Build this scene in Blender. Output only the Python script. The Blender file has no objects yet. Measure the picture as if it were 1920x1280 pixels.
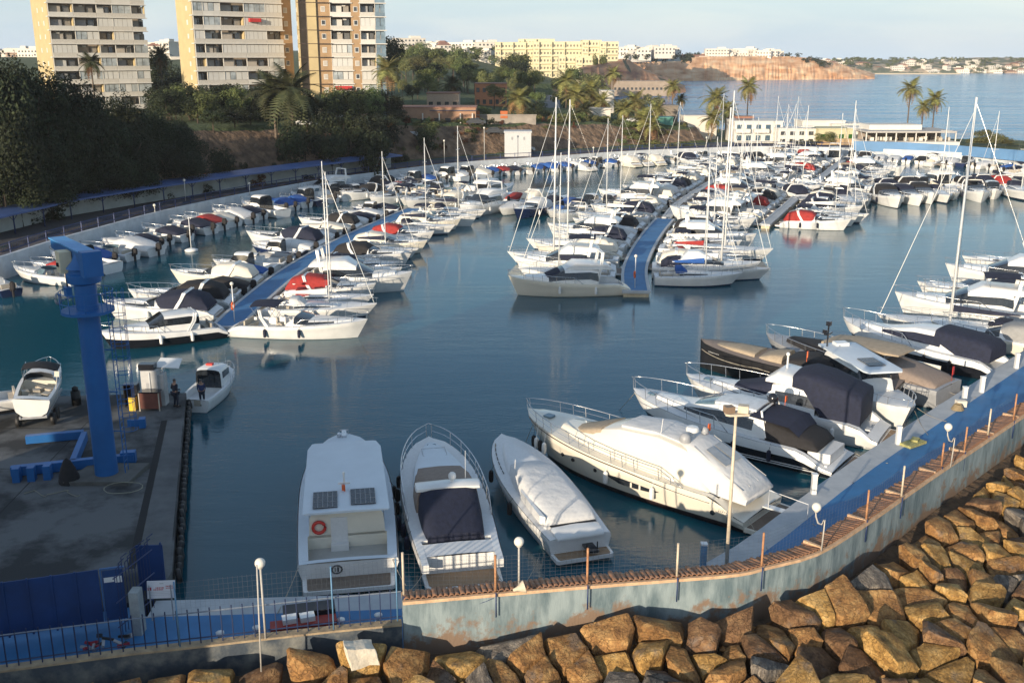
import bpy, bmesh, math, random
import numpy as np
from mathutils import Vector, Matrix, noise
R = math.radians
random.seed(7)
sc = bpy.context.scene
C = sc.collection
# ------------------------------------------------------------ camera, sky, sun, exposure
PITCH = R(15.65); FOC = 1900.0; CAMH = 22.0
cam = bpy.data.cameras.new('camera'); cam.lens = 36*FOC/1920; cam.sensor_width = 36
cam.clip_start = 0.5; cam.clip_end = 9000
cob = bpy.data.objects.new('camera', cam); C.objects.link(cob)
cob.location = (0, 0, CAMH); cob.rotation_euler = (math.pi/2 - PITCH, 0, 0)
sc.camera = cob
SUN_EL = R(10.8); LX, LY = 0.52, 0.85            # light travels toward (LX, LY)
n_ = math.hypot(LX, LY); LX /= n_; LY /= n_
world = bpy.data.worlds.new('World'); sc.world = world; world.use_nodes = True
nt = world.node_tree; nt.nodes.clear()
sky = nt.nodes.new('ShaderNodeTexSky'); sky.sky_type = 'NISHITA'; sky.sun_disc = False
sky.sun_elevation = SUN_EL; sky.sun_rotation = math.atan2(-LX, -LY)
sky.altitude = 50; sky.air_density = 1.0; sky.dust_density = 1.0; sky.ozone_density = 2.0
bg = nt.nodes.new('ShaderNodeBackground'); bg.inputs[1].default_value = 0.135
wo = nt.nodes.new('ShaderNodeOutputWorld')
tc = nt.nodes.new('ShaderNodeTexCoord'); mp = nt.nodes.new('ShaderNodeMapping'); mp.inputs['Scale'].default_value = (1.2, 1.2, 6.0)
ns = nt.nodes.new('ShaderNodeTexNoise'); ns.inputs['Scale'].default_value = 2.2; ns.inputs['Detail'].default_value = 6; ns.inputs['Roughness'].default_value = 0.55
rp = nt.nodes.new('ShaderNodeValToRGB'); rp.color_ramp.elements[0].position = 0.38; rp.color_ramp.elements[0].color = (0.10,)*3+(1,)
rp.color_ramp.elements[1].position = 0.68; rp.color_ramp.elements[1].color = (0.50,)*3+(1,)
mx = nt.nodes.new('ShaderNodeMixRGB'); mx.inputs[2].default_value = (3.7, 4.15, 4.75, 1)
L_ = nt.links.new
L_(tc.outputs['Generated'], mp.inputs[0]); L_(mp.outputs[0], ns.inputs[0]); L_(ns.outputs[0], rp.inputs[0])
sz_ = nt.nodes.new('ShaderNodeSeparateXYZ'); L_(tc.outputs['Generated'], sz_.inputs[0])
vz = nt.nodes.new('ShaderNodeMapRange'); vz.inputs['From Min'].default_value = 0.0; vz.inputs['From Max'].default_value = 0.17; vz.inputs['To Min'].default_value = 0.92; vz.inputs['To Max'].default_value = 0.0; L_(sz_.outputs[2], vz.inputs[0])
vm = nt.nodes.new('ShaderNodeMath'); vm.operation = 'MAXIMUM'; L_(rp.outputs[0], vm.inputs[0]); L_(vz.outputs[0], vm.inputs[1]); L_(vm.outputs[0], mx.inputs[0])
cr2 = nt.nodes.new('ShaderNodeValToRGB'); cr2.color_ramp.elements[0].position = 0.40; cr2.color_ramp.elements[0].color = (3.3, 4.15, 5.0, 1); cr2.color_ramp.elements[1].position = 0.62; cr2.color_ramp.elements[1].color = (4.0, 4.6, 5.1, 1)
mp2 = nt.nodes.new('ShaderNodeMapping'); mp2.inputs['Scale'].default_value = (2.0, 2.0, 11.0); n2s = nt.nodes.new('ShaderNodeTexNoise'); n2s.inputs['Scale'].default_value = 2.6; n2s.inputs['Detail'].default_value = 7; n2s.inputs['Distortion'].default_value = .4
L_(tc.outputs['Generated'], mp2.inputs[0]); L_(mp2.outputs[0], n2s.inputs[0]); L_(n2s.outputs[0], cr2.inputs[0]); L_(cr2.outputs[0], mx.inputs[2]); L_(sky.outputs[0], mx.inputs[1]); L_(mx.outputs[0], bg.inputs[0]); L_(bg.outputs[0], wo.inputs[0])
sl = bpy.data.lights.new('sun', 'SUN'); sl.energy = 4.7; sl.angle = R(0.5); sl.color = (1.0, 0.84, 0.63)
so = bpy.data.objects.new('sun', sl); C.objects.link(so)
so.rotation_euler = Vector((-LX*math.cos(SUN_EL), -LY*math.cos(SUN_EL), math.sin(SUN_EL))).to_track_quat('Z', 'Y').to_euler()
sc.view_settings.view_transform = 'Standard'; sc.view_settings.look = 'None'
sc.view_settings.exposure = 0.50; sc.view_settings.gamma = 1.0; sc.view_settings.use_curve_mapping = False
sc.render.engine = 'CYCLES'

HAZE = 0.00010
# ------------------------------------------------------------ helpers
def P(px, py, h=0.0):
    "point of the place at height h that the photograph shows at pixel px, py"
    u = (px-960)/FOC; v = (py-640)/FOC
    d = Vector((u, math.cos(PITCH)-v*math.sin(PITCH), -(math.sin(PITCH)+v*math.cos(PITCH))))
    t = (h-CAMH)/d.z
    return Vector((d.x*t, d.y*t, h))
def hgt(py, Y):
    v = (py-640)/FOC; tp = math.tan(PITCH)
    return CAMH - Y*(tp+v)/(1-v*tp)
def XA(px, Y, h=0):
    return (px-960)/FOC*(Y*math.cos(PITCH)+(CAMH-h)*math.sin(PITCH))
def pix(p):
    x, y, z = p[0], p[1], p[2]-CAMH
    Z = y*math.cos(PITCH)-z*math.sin(PITCH); V = -(y*math.sin(PITCH)+z*math.cos(PITCH))
    return 960+FOC*x/Z, 640+FOC*V/Z, Z
def tag(o, label=None, cat=None, group=None, kind=None):
    if label: o['label'] = label
    if cat: o['category'] = cat
    if group: o['group'] = group
    if kind: o['kind'] = kind
    return o
def empty(name, loc=(0,0,0), rz=0.0):
    o = bpy.data.objects.new(name, None); C.objects.link(o); o.empty_display_size = 0.3
    o.location = loc; o.rotation_euler = (0, 0, rz); return o
KIDS = {}
def link(name, me, parent=None, loc=None, rot=None):
    o = bpy.data.objects.new(name, me); C.objects.link(o)
    if parent is not None:
        o.parent = parent; KIDS.setdefault(parent.name, []).append(o)
    if loc is not None: o.location = loc
    if rot is not None: o.rotation_euler = rot
    return o
def copy_tree(o, parent=None):
    c = o.copy(); C.objects.link(c)
    if parent is not None:
        c.parent = parent; KIDS.setdefault(parent.name, []).append(c)
    for ch in KIDS.get(o.name, []): copy_tree(ch, c)
    return c
_m = {}
def mat(name, col, rough=0.6, metal=0.0, var=0.12, scale=3.0, bump=0.0, bscale=20.0, col2=None, spec=0.5, stretch=None, detail=4, coords='Object', contrast=None, coat=0.0):
    if name in _m: return _m[name]
    m = bpy.data.materials.new(name); m.use_nodes = True; t = m.node_tree; b = t.nodes['Principled BSDF']
    b.inputs['Roughness'].default_value = rough; b.inputs['Metallic'].default_value = metal
    b.inputs['Specular IOR Level'].default_value = spec
    if coat: b.inputs['Coat Weight'].default_value = coat; b.inputs['Coat Roughness'].default_value = 0.08
    tc = t.nodes.new('ShaderNodeTexCoord'); mpn = t.nodes.new('ShaderNodeMapping')
    if stretch: mpn.inputs['Scale'].default_value = stretch
    t.links.new(tc.outputs[coords], mpn.inputs[0])
    no = t.nodes.new('ShaderNodeTexNoise'); no.inputs['Scale'].default_value = scale; no.inputs['Detail'].default_value = detail; no.inputs['Roughness'].default_value = 0.6
    t.links.new(mpn.outputs[0], no.inputs[0])
    r = t.nodes.new('ShaderNodeValToRGB'); lo, hi = contrast or (0.32, 0.68)
    r.color_ramp.elements[0].position = lo; r.color_ramp.elements[1].position = hi
    c2 = col2 or tuple(min(1, c*(1+var)) for c in col); c1 = col if col2 else tuple(c*(1-var) for c in col)
    r.color_ramp.elements[0].color = (*c1, 1); r.color_ramp.elements[1].color = (*c2, 1)
    t.links.new(no.outputs[0], r.inputs[0]); t.links.new(r.outputs[0], b.inputs['Base Color'])
    if bump:
        n2 = t.nodes.new('ShaderNodeTexNoise'); n2.inputs['Scale'].default_value = bscale; n2.inputs['Detail'].default_value = 5
        t.links.new(mpn.outputs[0], n2.inputs[0])
        bn = t.nodes.new('ShaderNodeBump'); bn.inputs['Strength'].default_value = 1.0; bn.inputs['Distance'].default_value = bump
        t.links.new(n2.outputs[0], bn.inputs['Height']); t.links.new(bn.outputs[0], b.inputs['Normal'])
    _m[name] = m; return m
class MB:
    "collects shapes for ONE mesh"
    def __init__(s): s.v = []; s.f = []; s.mi = []; s.sm = []
    def quad(s, pts, m=0, sm=False):
        n = len(s.v); s.v += [tuple(p) for p in pts]; s.f.append(tuple(range(n, n+len(pts)))); s.mi.append(m); s.sm.append(sm)
    def box(s, c, d, rz=0.0, m=0, M=None):
        hx, hy, hz = d[0]/2, d[1]/2, d[2]/2; n = len(s.v); cr, sr = math.cos(rz), math.sin(rz)
        for z in (-hz, hz):
            for x, y in ((-hx,-hy),(hx,-hy),(hx,hy),(-hx,hy)):
                p = Vector((c[0]+x*cr-y*sr, c[1]+x*sr+y*cr, c[2]+z))
                if M is not None: p = M @ p
                s.v.append(tuple(p))
        for q in ((0,3,2,1),(4,5,6,7),(0,1,5,4),(1,2,6,5),(2,3,7,6),(3,0,4,7)):
            s.f.append(tuple(n+i for i in q)); s.mi.append(m); s.sm.append(False)
        return s
    def prism(s, poly, z0, z1, m=0, mt=None):
        n = len(s.v); k = len(poly)
        a = sum(poly[i][0]*poly[(i+1)%k][1]-poly[(i+1)%k][0]*poly[i][1] for i in range(k))
        if a < 0: poly = poly[::-1]
        s.v += [(p[0], p[1], z0) for p in poly] + [(p[0], p[1], z1) for p in poly]
        for i in range(k):
            j = (i+1)%k; s.f.append((n+i, n+j, n+k+j, n+k+i)); s.mi.append(m); s.sm.append(False)
        s.f.append(tuple(n+k+i for i in range(k))); s.mi.append(m if mt is None else mt); s.sm.append(False)
        s.f.append(tuple(n+i for i in reversed(range(k)))); s.mi.append(m); s.sm.append(False)
        return s
    def tube(s, pts, r, n=6, m=0, cap=True, r2=None):
        pts = [Vector(p) for p in pts]; base = len(s.v); k = len(pts)
        for i, p in enumerate(pts):
            d = (pts[min(i+1,k-1)]-pts[max(i-1,0)]).normalized()
            a = d.cross(Vector((0,0,1)));
            if a.length < 1e-3: a = Vector((1,0,0))
            a.normalize(); b = d.cross(a)
            rr = r if r2 is None else r+(r2-r)*i/max(1,k-1)
            for j in range(n):
                an = 2*math.pi*j/n; s.v.append(tuple(p+(a*math.cos(an)+b*math.sin(an))*rr))
        for i in range(k-1):
            for j in range(n):
                j2 = (j+1)%n; s.f.append((base+i*n+j, base+i*n+j2, base+(i+1)*n+j2, base+(i+1)*n+j)); s.mi.append(m); s.sm.append(n > 4)
        if cap:
            s.f.append(tuple(base+j for j in reversed(range(n)))); s.mi.append(m); s.sm.append(False)
            s.f.append(tuple(base+(k-1)*n+j for j in range(n))); s.mi.append(m); s.sm.append(False)
        return s
    def ball(s, c, r, n=10, k=7, m=0, sq=(1,1,1)):
        base = len(s.v)
        for i in range(k+1):
            th = math.pi*i/k
            for j in range(n):
                ph = 2*math.pi*j/n
                s.v.append((c[0]+r*sq[0]*math.sin(th)*math.cos(ph), c[1]+r*sq[1]*math.sin(th)*math.sin(ph), c[2]+r*sq[2]*math.cos(th)))
        for i in range(k):
            for j in range(n):
                j2 = (j+1)%n; s.f.append((base+i*n+j, base+(i+1)*n+j, base+(i+1)*n+j2, base+i*n+j2)); s.mi.append(m); s.sm.append(True)
        return s
    def lathe(s, c, prof, n=12, m=0):
        base = len(s.v); k = len(prof)
        for r, z in prof:
            for j in range(n):
                a = 2*math.pi*j/n; s.v.append((c[0]+r*math.cos(a), c[1]+r*math.sin(a), c[2]+z))
        for i in range(k-1):
            for j in range(n):
                j2 = (j+1)%n; s.f.append((base+i*n+j, base+i*n+j2, base+(i+1)*n+j2, base+(i+1)*n+j)); s.mi.append(m); s.sm.append(True)
        s.f.append(tuple(base+(k-1)*n+j for j in range(n))); s.mi.append(m); s.sm.append(False)
        s.f.append(tuple(base+j for j in reversed(range(n)))); s.mi.append(m); s.sm.append(False)
        return s
    def rings(s, rs, m=0, sm=True, closed=False, segm=None, rowm=None, skip=None):
        "rs: list of equally long point rows"
        base = len(s.v); k = len(rs); n = len(rs[0])
        for r_ in rs: s.v += [tuple(p) for p in r_]
        for i in range(k-1):
            for j in range(n if closed else n-1):
                if skip and skip(i, j): continue
                j2 = (j+1)%n
                mm = m
                if rowm: mm = rowm(i, j)
                s.f.append((base+i*n+j, base+(i+1)*n+j, base+(i+1)*n+j2, base+i*n+j2)); s.mi.append(mm); s.sm.append(sm)
        return s
    def mesh(s, name, mats):
        me = bpy.data.meshes.new(name); me.from_pydata(s.v, [], s.f)
        for m in (mats if isinstance(mats, (list, tuple)) else [mats]): me.materials.append(m)
        me.polygons.foreach_set('material_index', s.mi); me.polygons.foreach_set('use_smooth', s.sm); me.update()
        return me
    def build(s, name, mats, parent=None, loc=None, rot=None):
        if not s.f: return None
        return link(name, s.mesh(name, mats), parent, loc, rot)
def fixn(me):
    bm = bmesh.new(); bm.from_mesh(me); bmesh.ops.remove_doubles(bm, verts=bm.verts, dist=1e-4); bmesh.ops.recalc_face_normals(bm, faces=bm.faces); bm.to_mesh(me); bm.free()
def lerp(a, b, t): return a+(b-a)*t
def interp(xs, ys, x):
    return float(np.interp(x, xs, ys))
def sstep(a, b, x):
    t = min(1, max(0, (x-a)/(b-a))); return t*t*(3-2*t)
def polyline(pts, step):
    "resample"
    out = []; pts = [Vector((p[0], p[1])) for p in pts]
    for a, b in zip(pts, pts[1:]):
        n = max(1, int(round((b-a).length/step)))
        for i in range(n): out.append(a.lerp(b, i/n))
    out.append(pts[-1]); return out
def smooth_line(pts, k=6):
    pts = [Vector((p[0], p[1])) for p in pts]; out = []
    for i in range(len(pts)-1):
        p0 = pts[max(i-1,0)]; p1 = pts[i]; p2 = pts[i+1]; p3 = pts[min(i+2, len(pts)-1)]
        for j in range(k):
            t = j/k
            out.append(0.5*((2*p1)+(p2-p0)*t+(2*p0-5*p1+4*p2-p3)*t*t+(3*p1-p0-3*p2+p3)*t**3))
    out.append(pts[-1]); return out
def offset_line(pts, d):
    "offset to the right of travel by d"
    out = []
    for i, p in enumerate(pts):
        t = (pts[min(i+1, len(pts)-1)]-pts[max(i-1, 0)]).normalized()
        out.append(Vector((p.x+t.y*d, p.y-t.x*d)))
    return out
def along(pts, s):
    "point and tangent at arc length s"
    for a, b in zip(pts, pts[1:]):
        l = (b-a).length
        if s <= l: return a.lerp(b, s/l), (b-a).normalized()
        s -= l
    return pts[-1].copy(), (pts[-1]-pts[-2]).normalized()
def length(pts): return sum((b-a).length for a, b in zip(pts, pts[1:]))
def strip(mb, A, B, z0, z1, m=0, sm=False):
    for i in range(len(A)-1):
        mb.quad([(A[i].x, A[i].y, z0), (A[i+1].x, A[i+1].y, z0), (B[i+1].x, B[i+1].y, z1), (B[i].x, B[i].y, z1)], m, sm)
def band(mb, A, B, z0, z1, m=0):
    "a solid band between two lines"
    strip(mb, A, B, z1, z1, m); strip(mb, A, A, z0, z1, m); strip(mb, B, B, z0, z1, m)
    for i in (0, -1): mb.quad([(A[i].x,A[i].y,z0),(B[i].x,B[i].y,z0),(B[i].x,B[i].y,z1),(A[i].x,A[i].y,z1)], m)
ORD = ['first','second','third','fourth','fifth','sixth','seventh','eighth','ninth','tenth','eleventh','twelfth','thirteenth','fourteenth','fifteenth','sixteenth','seventeenth','eighteenth','nineteenth']
TENS = {20:'twenty',30:'thirty',40:'forty',50:'fifty',60:'sixty',70:'seventy',80:'eighty',90:'ninety',100:'hundred'}
def ordi(n):
    if n < 19: return ORD[n]
    k = n+1; t = k//10*10; u = k%10
    return (TENS.get(t, str(t)) + ('-'+ORD[u-1] if u else 'th')).replace('twentyth','twentieth').replace('thirtyth','thirtieth').replace('fortyth','fortieth').replace('fiftyth','fiftieth').replace('sixtyth','sixtieth').replace('seventyth','seventieth').replace('eightyth','eightieth').replace('ninetyth','ninetieth')

# ------------------------------------------------------------ materials
white = mat('gelcoat_white', (0.72,0.72,0.71), 0.28, var=0.08, scale=1.1, detail=8, coat=0.3)
deckw = mat('deck_white', (0.66,0.67,0.68), 0.55, var=0.05, scale=6)
cream = mat('gelcoat_cream', (0.74,0.70,0.60), 0.3, var=0.05, scale=1.2, coat=0.3)
grey_ = mat('grey_paint', (0.30,0.31,0.33), 0.45, var=0.1)
black = mat('black_paint', (0.012,0.013,0.018), 0.22, var=0.2, coat=0.4)
navyh = mat('navy_paint', (0.012,0.022,0.07), 0.25, var=0.2, coat=0.4)
redh = mat('red_paint', (0.38,0.03,0.025), 0.35, var=0.1)
glass = mat('tinted_glass', (0.018,0.022,0.028), 0.06, var=0.3, spec=0.8)
paleg = mat('pale_glass', (0.10,0.16,0.20), 0.05, var=0.2, spec=0.8)
steel = mat('steel_tube', (0.62,0.63,0.65), 0.25, metal=0.85, var=0.05)
alu = mat('mast_paint', (0.72,0.72,0.70), 0.35, metal=0.0, var=0.04)
teak = mat('teak_grey', (0.17,0.13,0.10), 0.75, var=0.25, scale=3, stretch=(1,12,1), bump=0.004, bscale=12)
teak2 = mat('teak_warm', (0.26,0.17,0.10), 0.7, var=0.2, scale=3, stretch=(1,12,1), bump=0.004, bscale=12)
navy = mat('navy_canvas', (0.010,0.014,0.035), 0.85, var=0.25, scale=4, bump=0.03, bscale=5)
blue = mat('blue_canvas', (0.02,0.09,0.32), 0.85, var=0.2, scale=4, bump=0.03, bscale=5)
redc = mat('red_canvas', (0.30,0.025,0.022), 0.85, var=0.2, scale=4, bump=0.03, bscale=5)
blkc = mat('black_canvas', (0.015,0.014,0.016), 0.85, var=0.25, scale=4, bump=0.03, bscale=5)
beige = mat('beige_canvas', (0.36,0.29,0.21), 0.9, var=0.12, scale=3, bump=0.04, bscale=4)
taupe = mat('taupe_canvas', (0.24,0.19,0.16), 0.9, var=0.1, scale=5, bump=0.02, bscale=9)
greyc = mat('grey_canvas', (0.27,0.27,0.27), 0.9, var=0.1, scale=3, bump=0.04, bscale=4)
palec = mat('pale_canvas', (0.60,0.60,0.60), 0.8, var=0.06, scale=2, bump=0.05, bscale=2.2)
creamc = mat('cream_canvas', (0.68,0.63,0.54), 0.8, var=0.06, scale=2, bump=0.04, bscale=2.2)
green = mat('green_canvas', (0.02,0.20,0.14), 0.85, var=0.2)
rubber = mat('black_rubber', (0.012,0.012,0.013), 0.6, var=0.3)
rib_ = mat('grey_rubber', (0.34,0.35,0.36), 0.5, var=0.08)
orange = mat('orange_paint', (0.65,0.12,0.03), 0.5, var=0.1)
redp = mat('lifering_red', (0.55,0.03,0.02), 0.5, var=0.1)
yellow = mat('yellow_plastic', (0.65,0.45,0.02), 0.5, var=0.1)
seat_ = mat('seat_vinyl', (0.45,0.40,0.33), 0.6, var=0.1)
antif = mat('antifouling', (0.014,0.016,0.022), 0.6, var=0.3)
solar = mat('solar_cells', (0.006,0.008,0.018), 0.15, var=0.3, scale=1)
DARK = {'navy':navy,'blue':blue,'red':redc,'black':blkc,'beige':beige,'grey':greyc,'pale':palec,'cream':creamc,'taupe':taupe,'green':green}
# ------------------------------------------------------------ water
def water_mat(name, deep, shallow, rough, dist, scale, stretch, spec=.5, low=1.6):
    m = bpy.data.materials.new(name); m.use_nodes = True; t = m.node_tree; b = t.nodes['Principled BSDF']
    b.inputs['Roughness'].default_value = rough; b.inputs['IOR'].default_value = 1.333; b.inputs['Specular IOR Level'].default_value = spec
    tc = t.nodes.new('ShaderNodeTexCoord'); mpn = t.nodes.new('ShaderNodeMapping'); mpn.inputs['Scale'].default_value = stretch
    t.links.new(tc.outputs['Object'], mpn.inputs[0])
    n1 = t.nodes.new('ShaderNodeTexNoise'); n1.inputs['Scale'].default_value = scale; n1.inputs['Detail'].default_value = 4; n1.inputs['Roughness'].default_value = 0.55
    n2 = t.nodes.new('ShaderNodeTexNoise'); n2.inputs['Scale'].default_value = scale*0.13; n2.inputs['Detail'].default_value = 2
    n3 = t.nodes.new('ShaderNodeTexNoise'); n3.inputs['Scale'].default_value = 0.012; n3.inputs['Detail'].default_value = 3
    t.links.new(mpn.outputs[0], n1.inputs[0]); t.links.new(mpn.outputs[0], n2.inputs[0]); t.links.new(tc.outputs['Object'], n3.inputs[0])
    ad = t.nodes.new('ShaderNodeMath'); ad.operation = 'MULTIPLY_ADD'; ad.inputs[1].default_value = low
    t.links.new(n2.outputs[0], ad.inputs[0]); t.links.new(n1.outputs[0], ad.inputs[2])
    bn = t.nodes.new('ShaderNodeBump'); bn.inputs['Distance'].default_value = dist; bn.inputs['Strength'].default_value = 1
    t.links.new(ad.outputs[0], bn.inputs['Height']); t.links.new(bn.outputs[0], b.inputs['Normal'])
    n4 = t.nodes.new('ShaderNodeTexNoise'); n4.inputs['Scale'].default_value = 0.05; n4.inputs['Detail'].default_value = 4; mp4 = t.nodes.new('ShaderNodeMapping'); mp4.inputs['Scale'].default_value = (0.5, 1.6, 1); t.links.new(tc.outputs['Object'], mp4.inputs[0]); t.links.new(mp4.outputs[0], n4.inputs[0])
    ms = t.nodes.new('ShaderNodeMapRange'); ms.inputs['From Min'].default_value = .38; ms.inputs['From Max'].default_value = .62; ms.inputs['To Min'].default_value = .35; ms.inputs['To Max'].default_value = 1.25; t.links.new(n4.outputs[0], ms.inputs[0]); t.links.new(ms.outputs[0], bn.inputs['Strength'])
    r = t.nodes.new('ShaderNodeValToRGB'); r.color_ramp.elements[0].position = 0.35; r.color_ramp.elements[1].position = 0.7
    r.color_ramp.elements[0].color = (*deep, 1); r.color_ramp.elements[1].color = (*shallow, 1)
    t.links.new(n3.outputs[0], r.inputs[0]); t.links.new(r.outputs[0], b.inputs['Base Color'])
    return m
calm = water_mat('harbour_water', (0.004,0.060,0.092), (0.010,0.095,0.138), 0.02, 0.015, 3.0, (0.5, 1.7, 1))
seam = water_mat('open_sea_water', (0.04,0.22,0.42), (0.065,0.30,0.50), 0.12, 1.6, 0.30, (0.20, 1.0, 1), .22, 3.0)  # strong blue base stands in for sky reflected off the wave slopes
# ------------------------------------------------------------ shore lines
wall_px = [(-40,495),(0,485),(60,466),(122,447),(205,424),(287,402),(380,381),(475,362),(592,341),(664,330),(750,319),(833,309),(915,302),(999,297),(1057,293),(1140,287),(1230,282),(1314,279),(1400,276),(1485,276),(1575,278),(1665,281),(1810,288),(1915,297),(2040,312)]
W0 = [P(x, y, 2.2) for x, y in wall_px]
W = [Vector((-62,-60)), Vector((-66,10)), Vector((-64,60)), Vector((-60,84))] + [Vector((p.x, p.y)) for p in W0] + [Vector((150,196))]
W = smooth_line(W, 5)
Warr = np.array([[p.x, p.y] for p in W])
# seaward coast of the land, from the end of the mole back along the bay
coast = [(150,196),(152,232),(128,262),(108,268),(84,276),(62,300),(56,330),(60,400),(52,470),(44,560),(60,650),(80,690),(82,730),(60,800),(60,900),(75,980),(80,1330),(-900,1330),(-900,-60)]
LAND = [(p.x, p.y) for p in W] + coast
LA = np.array(LAND)
def inside(X, Y):
    x1 = LA[:,0]; y1 = LA[:,1]; x2 = np.roll(x1,-1); y2 = np.roll(y1,-1); r = np.zeros(X.shape, bool)
    for a, b, c, d in zip(x1, y1, x2, y2):
        if b == d: continue
        cond = ((b > Y) != (d > Y)) & (X < (c-a)*(Y-b)/(d-b)+a); r ^= cond
    return r
def segd(X, Y, pts, closed=False):
    dm = np.full(X.shape, 1e9); n = len(pts)
    for i in range(n if closed else n-1):
        a = pts[i]; b = pts[(i+1)%n]; dx = b[0]-a[0]; dy = b[1]-a[1]; l = dx*dx+dy*dy
        if l == 0: continue
        t = np.clip(((X-a[0])*dx+(Y-a[1])*dy)/l, 0, 1)
        dm = np.minimum(dm, np.hypot(X-a[0]-t*dx, Y-a[1]-t*dy))
    return dm
def ss(a, b, x): t = np.clip((x-a)/(b-a), 0, 1); return t*t*(3-2*t)
def hump(X, Y, cx, cy, rx, ry, h): return h*np.exp(-((X-cx)/rx)**2-((Y-cy)/ry)**2)
def terrain(X, Y):
    X = np.asarray(X, float); Y = np.asarray(Y, float)
    dw = segd(X, Y, Warr); dc = segd(X, Y, np.array([(150,196)]+coast[1:-2])); ins = inside(X, Y)
    B = 9.4 - 1.6*ss(-40, 10, X) - 2.6*ss(10, 45, X) - 2.0*ss(48, 70, X)
    B = np.where((X > 45) & (Y < 340), 2.0, B)
    k0 = 10.5+7.0*ss(-25, -50, X); h = 2.0 + (B-2.0)*ss(0, 1, (dw-k0)/(8.0+3*ss(-25, -50, X)))
    h = h + hump(X, Y, -88, 128, 26, 50, 5.0)*ss(13, 30, dw) + hump(X, Y, -96, 50, 24, 60, 5.0)*ss(13, 30, dw)
    h = h + 2.5*ss(250, 420, Y)*ss(20, -40, X) + 9.0*ss(420, 800, Y)*ss(60, -60, X) + 8*ss(700, 1200, Y)
    h = h + 9.5*ss(900, 1050, Y)*ss(30, 120, X)
    ce = 2.5*ss(2, 30, dc) if False else dc
    cl = np.where(Y > 560, ss(2, 26, dc), ss(2, 60, dc)); cl = np.where(Y < 310, ss(0, 3, dc), cl)
    h = h*cl
    h = np.where(ins, h, -4.0*ss(0, 6, np.minimum(dw, dc))-0.01)
    h = np.where((dw < 3.2), -3.0, h)
    return h
def T(x, y): return float(terrain(np.array([x]), np.array([y]))[0])
def PT(px, py):
    h = 4.0
    for _ in range(30): q = P(px, py, h); h = lerp(h, T(q.x, q.y), .4)
    return Vector((q.x, q.y, T(q.x, q.y)))
def build_ground():
    xs = np.concatenate([np.arange(-900,-300,40), np.arange(-300,-130,8), np.arange(-130,165,2.5), np.arange(165,480,12)])
    ys = np.concatenate([np.arange(-60,60,8), np.arange(60,330,2.5), np.arange(330,800,7), np.arange(800,1340,18)])
    X, Y = np.meshgrid(xs, ys); Z = terrain(X, Y)
    nz = np.array([[noise.noise(Vector((x*0.09, y*0.09, 0)))*0.7+noise.noise(Vector((x*0.35, y*0.35, 3)))*0.35 for x in xs] for y in ys])
    Z = np.where(Z > 2.6, Z+nz*np.clip((Z-2.6)/2, 0, 1)*1.25, Z)
    ny, nx = X.shape
    v = list(zip(X.ravel().tolist(), Y.ravel().tolist(), Z.ravel().tolist()))
    f = [(j*nx+i, j*nx+i+1, (j+1)*nx+i+1, (j+1)*nx+i) for j in range(ny-1) for i in range(nx-1) if max(Z[j,i], Z[j,i+1], Z[j+1,i], Z[j+1,i+1]) > -2.9]
    me = bpy.data.meshes.new('ground'); me.from_pydata(v, [], f)
    me.polygons.foreach_set('use_smooth', [True]*len(f))
    m = bpy.data.materials.new('soil_and_grass'); m.use_nodes = True; t = m.node_tree; b = t.nodes['Principled BSDF']; b.inputs['Roughness'].default_value = 0.95
    tcn = t.nodes.new('ShaderNodeTexCoord')
    def nz_(s, d=5):
        n = t.nodes.new('ShaderNodeTexNoise'); n.inputs['Scale'].default_value = s; n.inputs['Detail'].default_value = d; t.links.new(tcn.outputs['Object'], n.inputs[0]); return n
    def ramp(src, a, b_, ca, cb):
        r = t.nodes.new('ShaderNodeValToRGB'); r.color_ramp.elements[0].position = a; r.color_ramp.elements[1].position = b_
        r.color_ramp.elements[0].color = (*ca,1); r.color_ramp.elements[1].color = (*cb,1); t.links.new(src, r.inputs[0]); return r
    soil = ramp(nz_(0.5, 9).outputs[0], 0.38, 0.62, (0.085,0.055,0.036), (0.21,0.14,0.09))
    grass = ramp(nz_(0.2).outputs[0], 0.3, 0.7, (0.035,0.06,0.015), (0.07,0.09,0.03))
    geo = t.nodes.new('ShaderNodeNewGeometry'); sx = t.nodes.new('ShaderNodeSeparateXYZ'); t.links.new(geo.outputs['Normal'], sx.inputs[0])
    ad = t.nodes.new('ShaderNodeMath'); ad.operation = 'MULTIPLY_ADD'; ad.inputs[1].default_value = 0.16; t.links.new(nz_(0.12, 6).outputs[0], ad.inputs[0]); t.links.new(sx.outputs[2], ad.inputs[2])
    k = ramp(ad.outputs[0], 0.985, 1.03, (0,0,0), (1,1,1))
    mixn = t.nodes.new('ShaderNodeMixRGB'); t.links.new(k.outputs[0], mixn.inputs[0]); t.links.new(soil.outputs[0], mixn.inputs[1]); t.links.new(grass.outputs[0], mixn.inputs[2])
    t.links.new(mixn.outputs[0], b.inputs['Base Color'])
    bn = t.nodes.new('ShaderNodeBump'); bn.inputs['Distance'].default_value = 0.9; t.links.new(nz_(0.8, 10).outputs[0], bn.inputs['Height']); t.links.new(bn.outputs[0], b.inputs['Normal'])
    me.materials.append(m); tag(link('ground', me), kind='structure')
build_ground()
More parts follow.
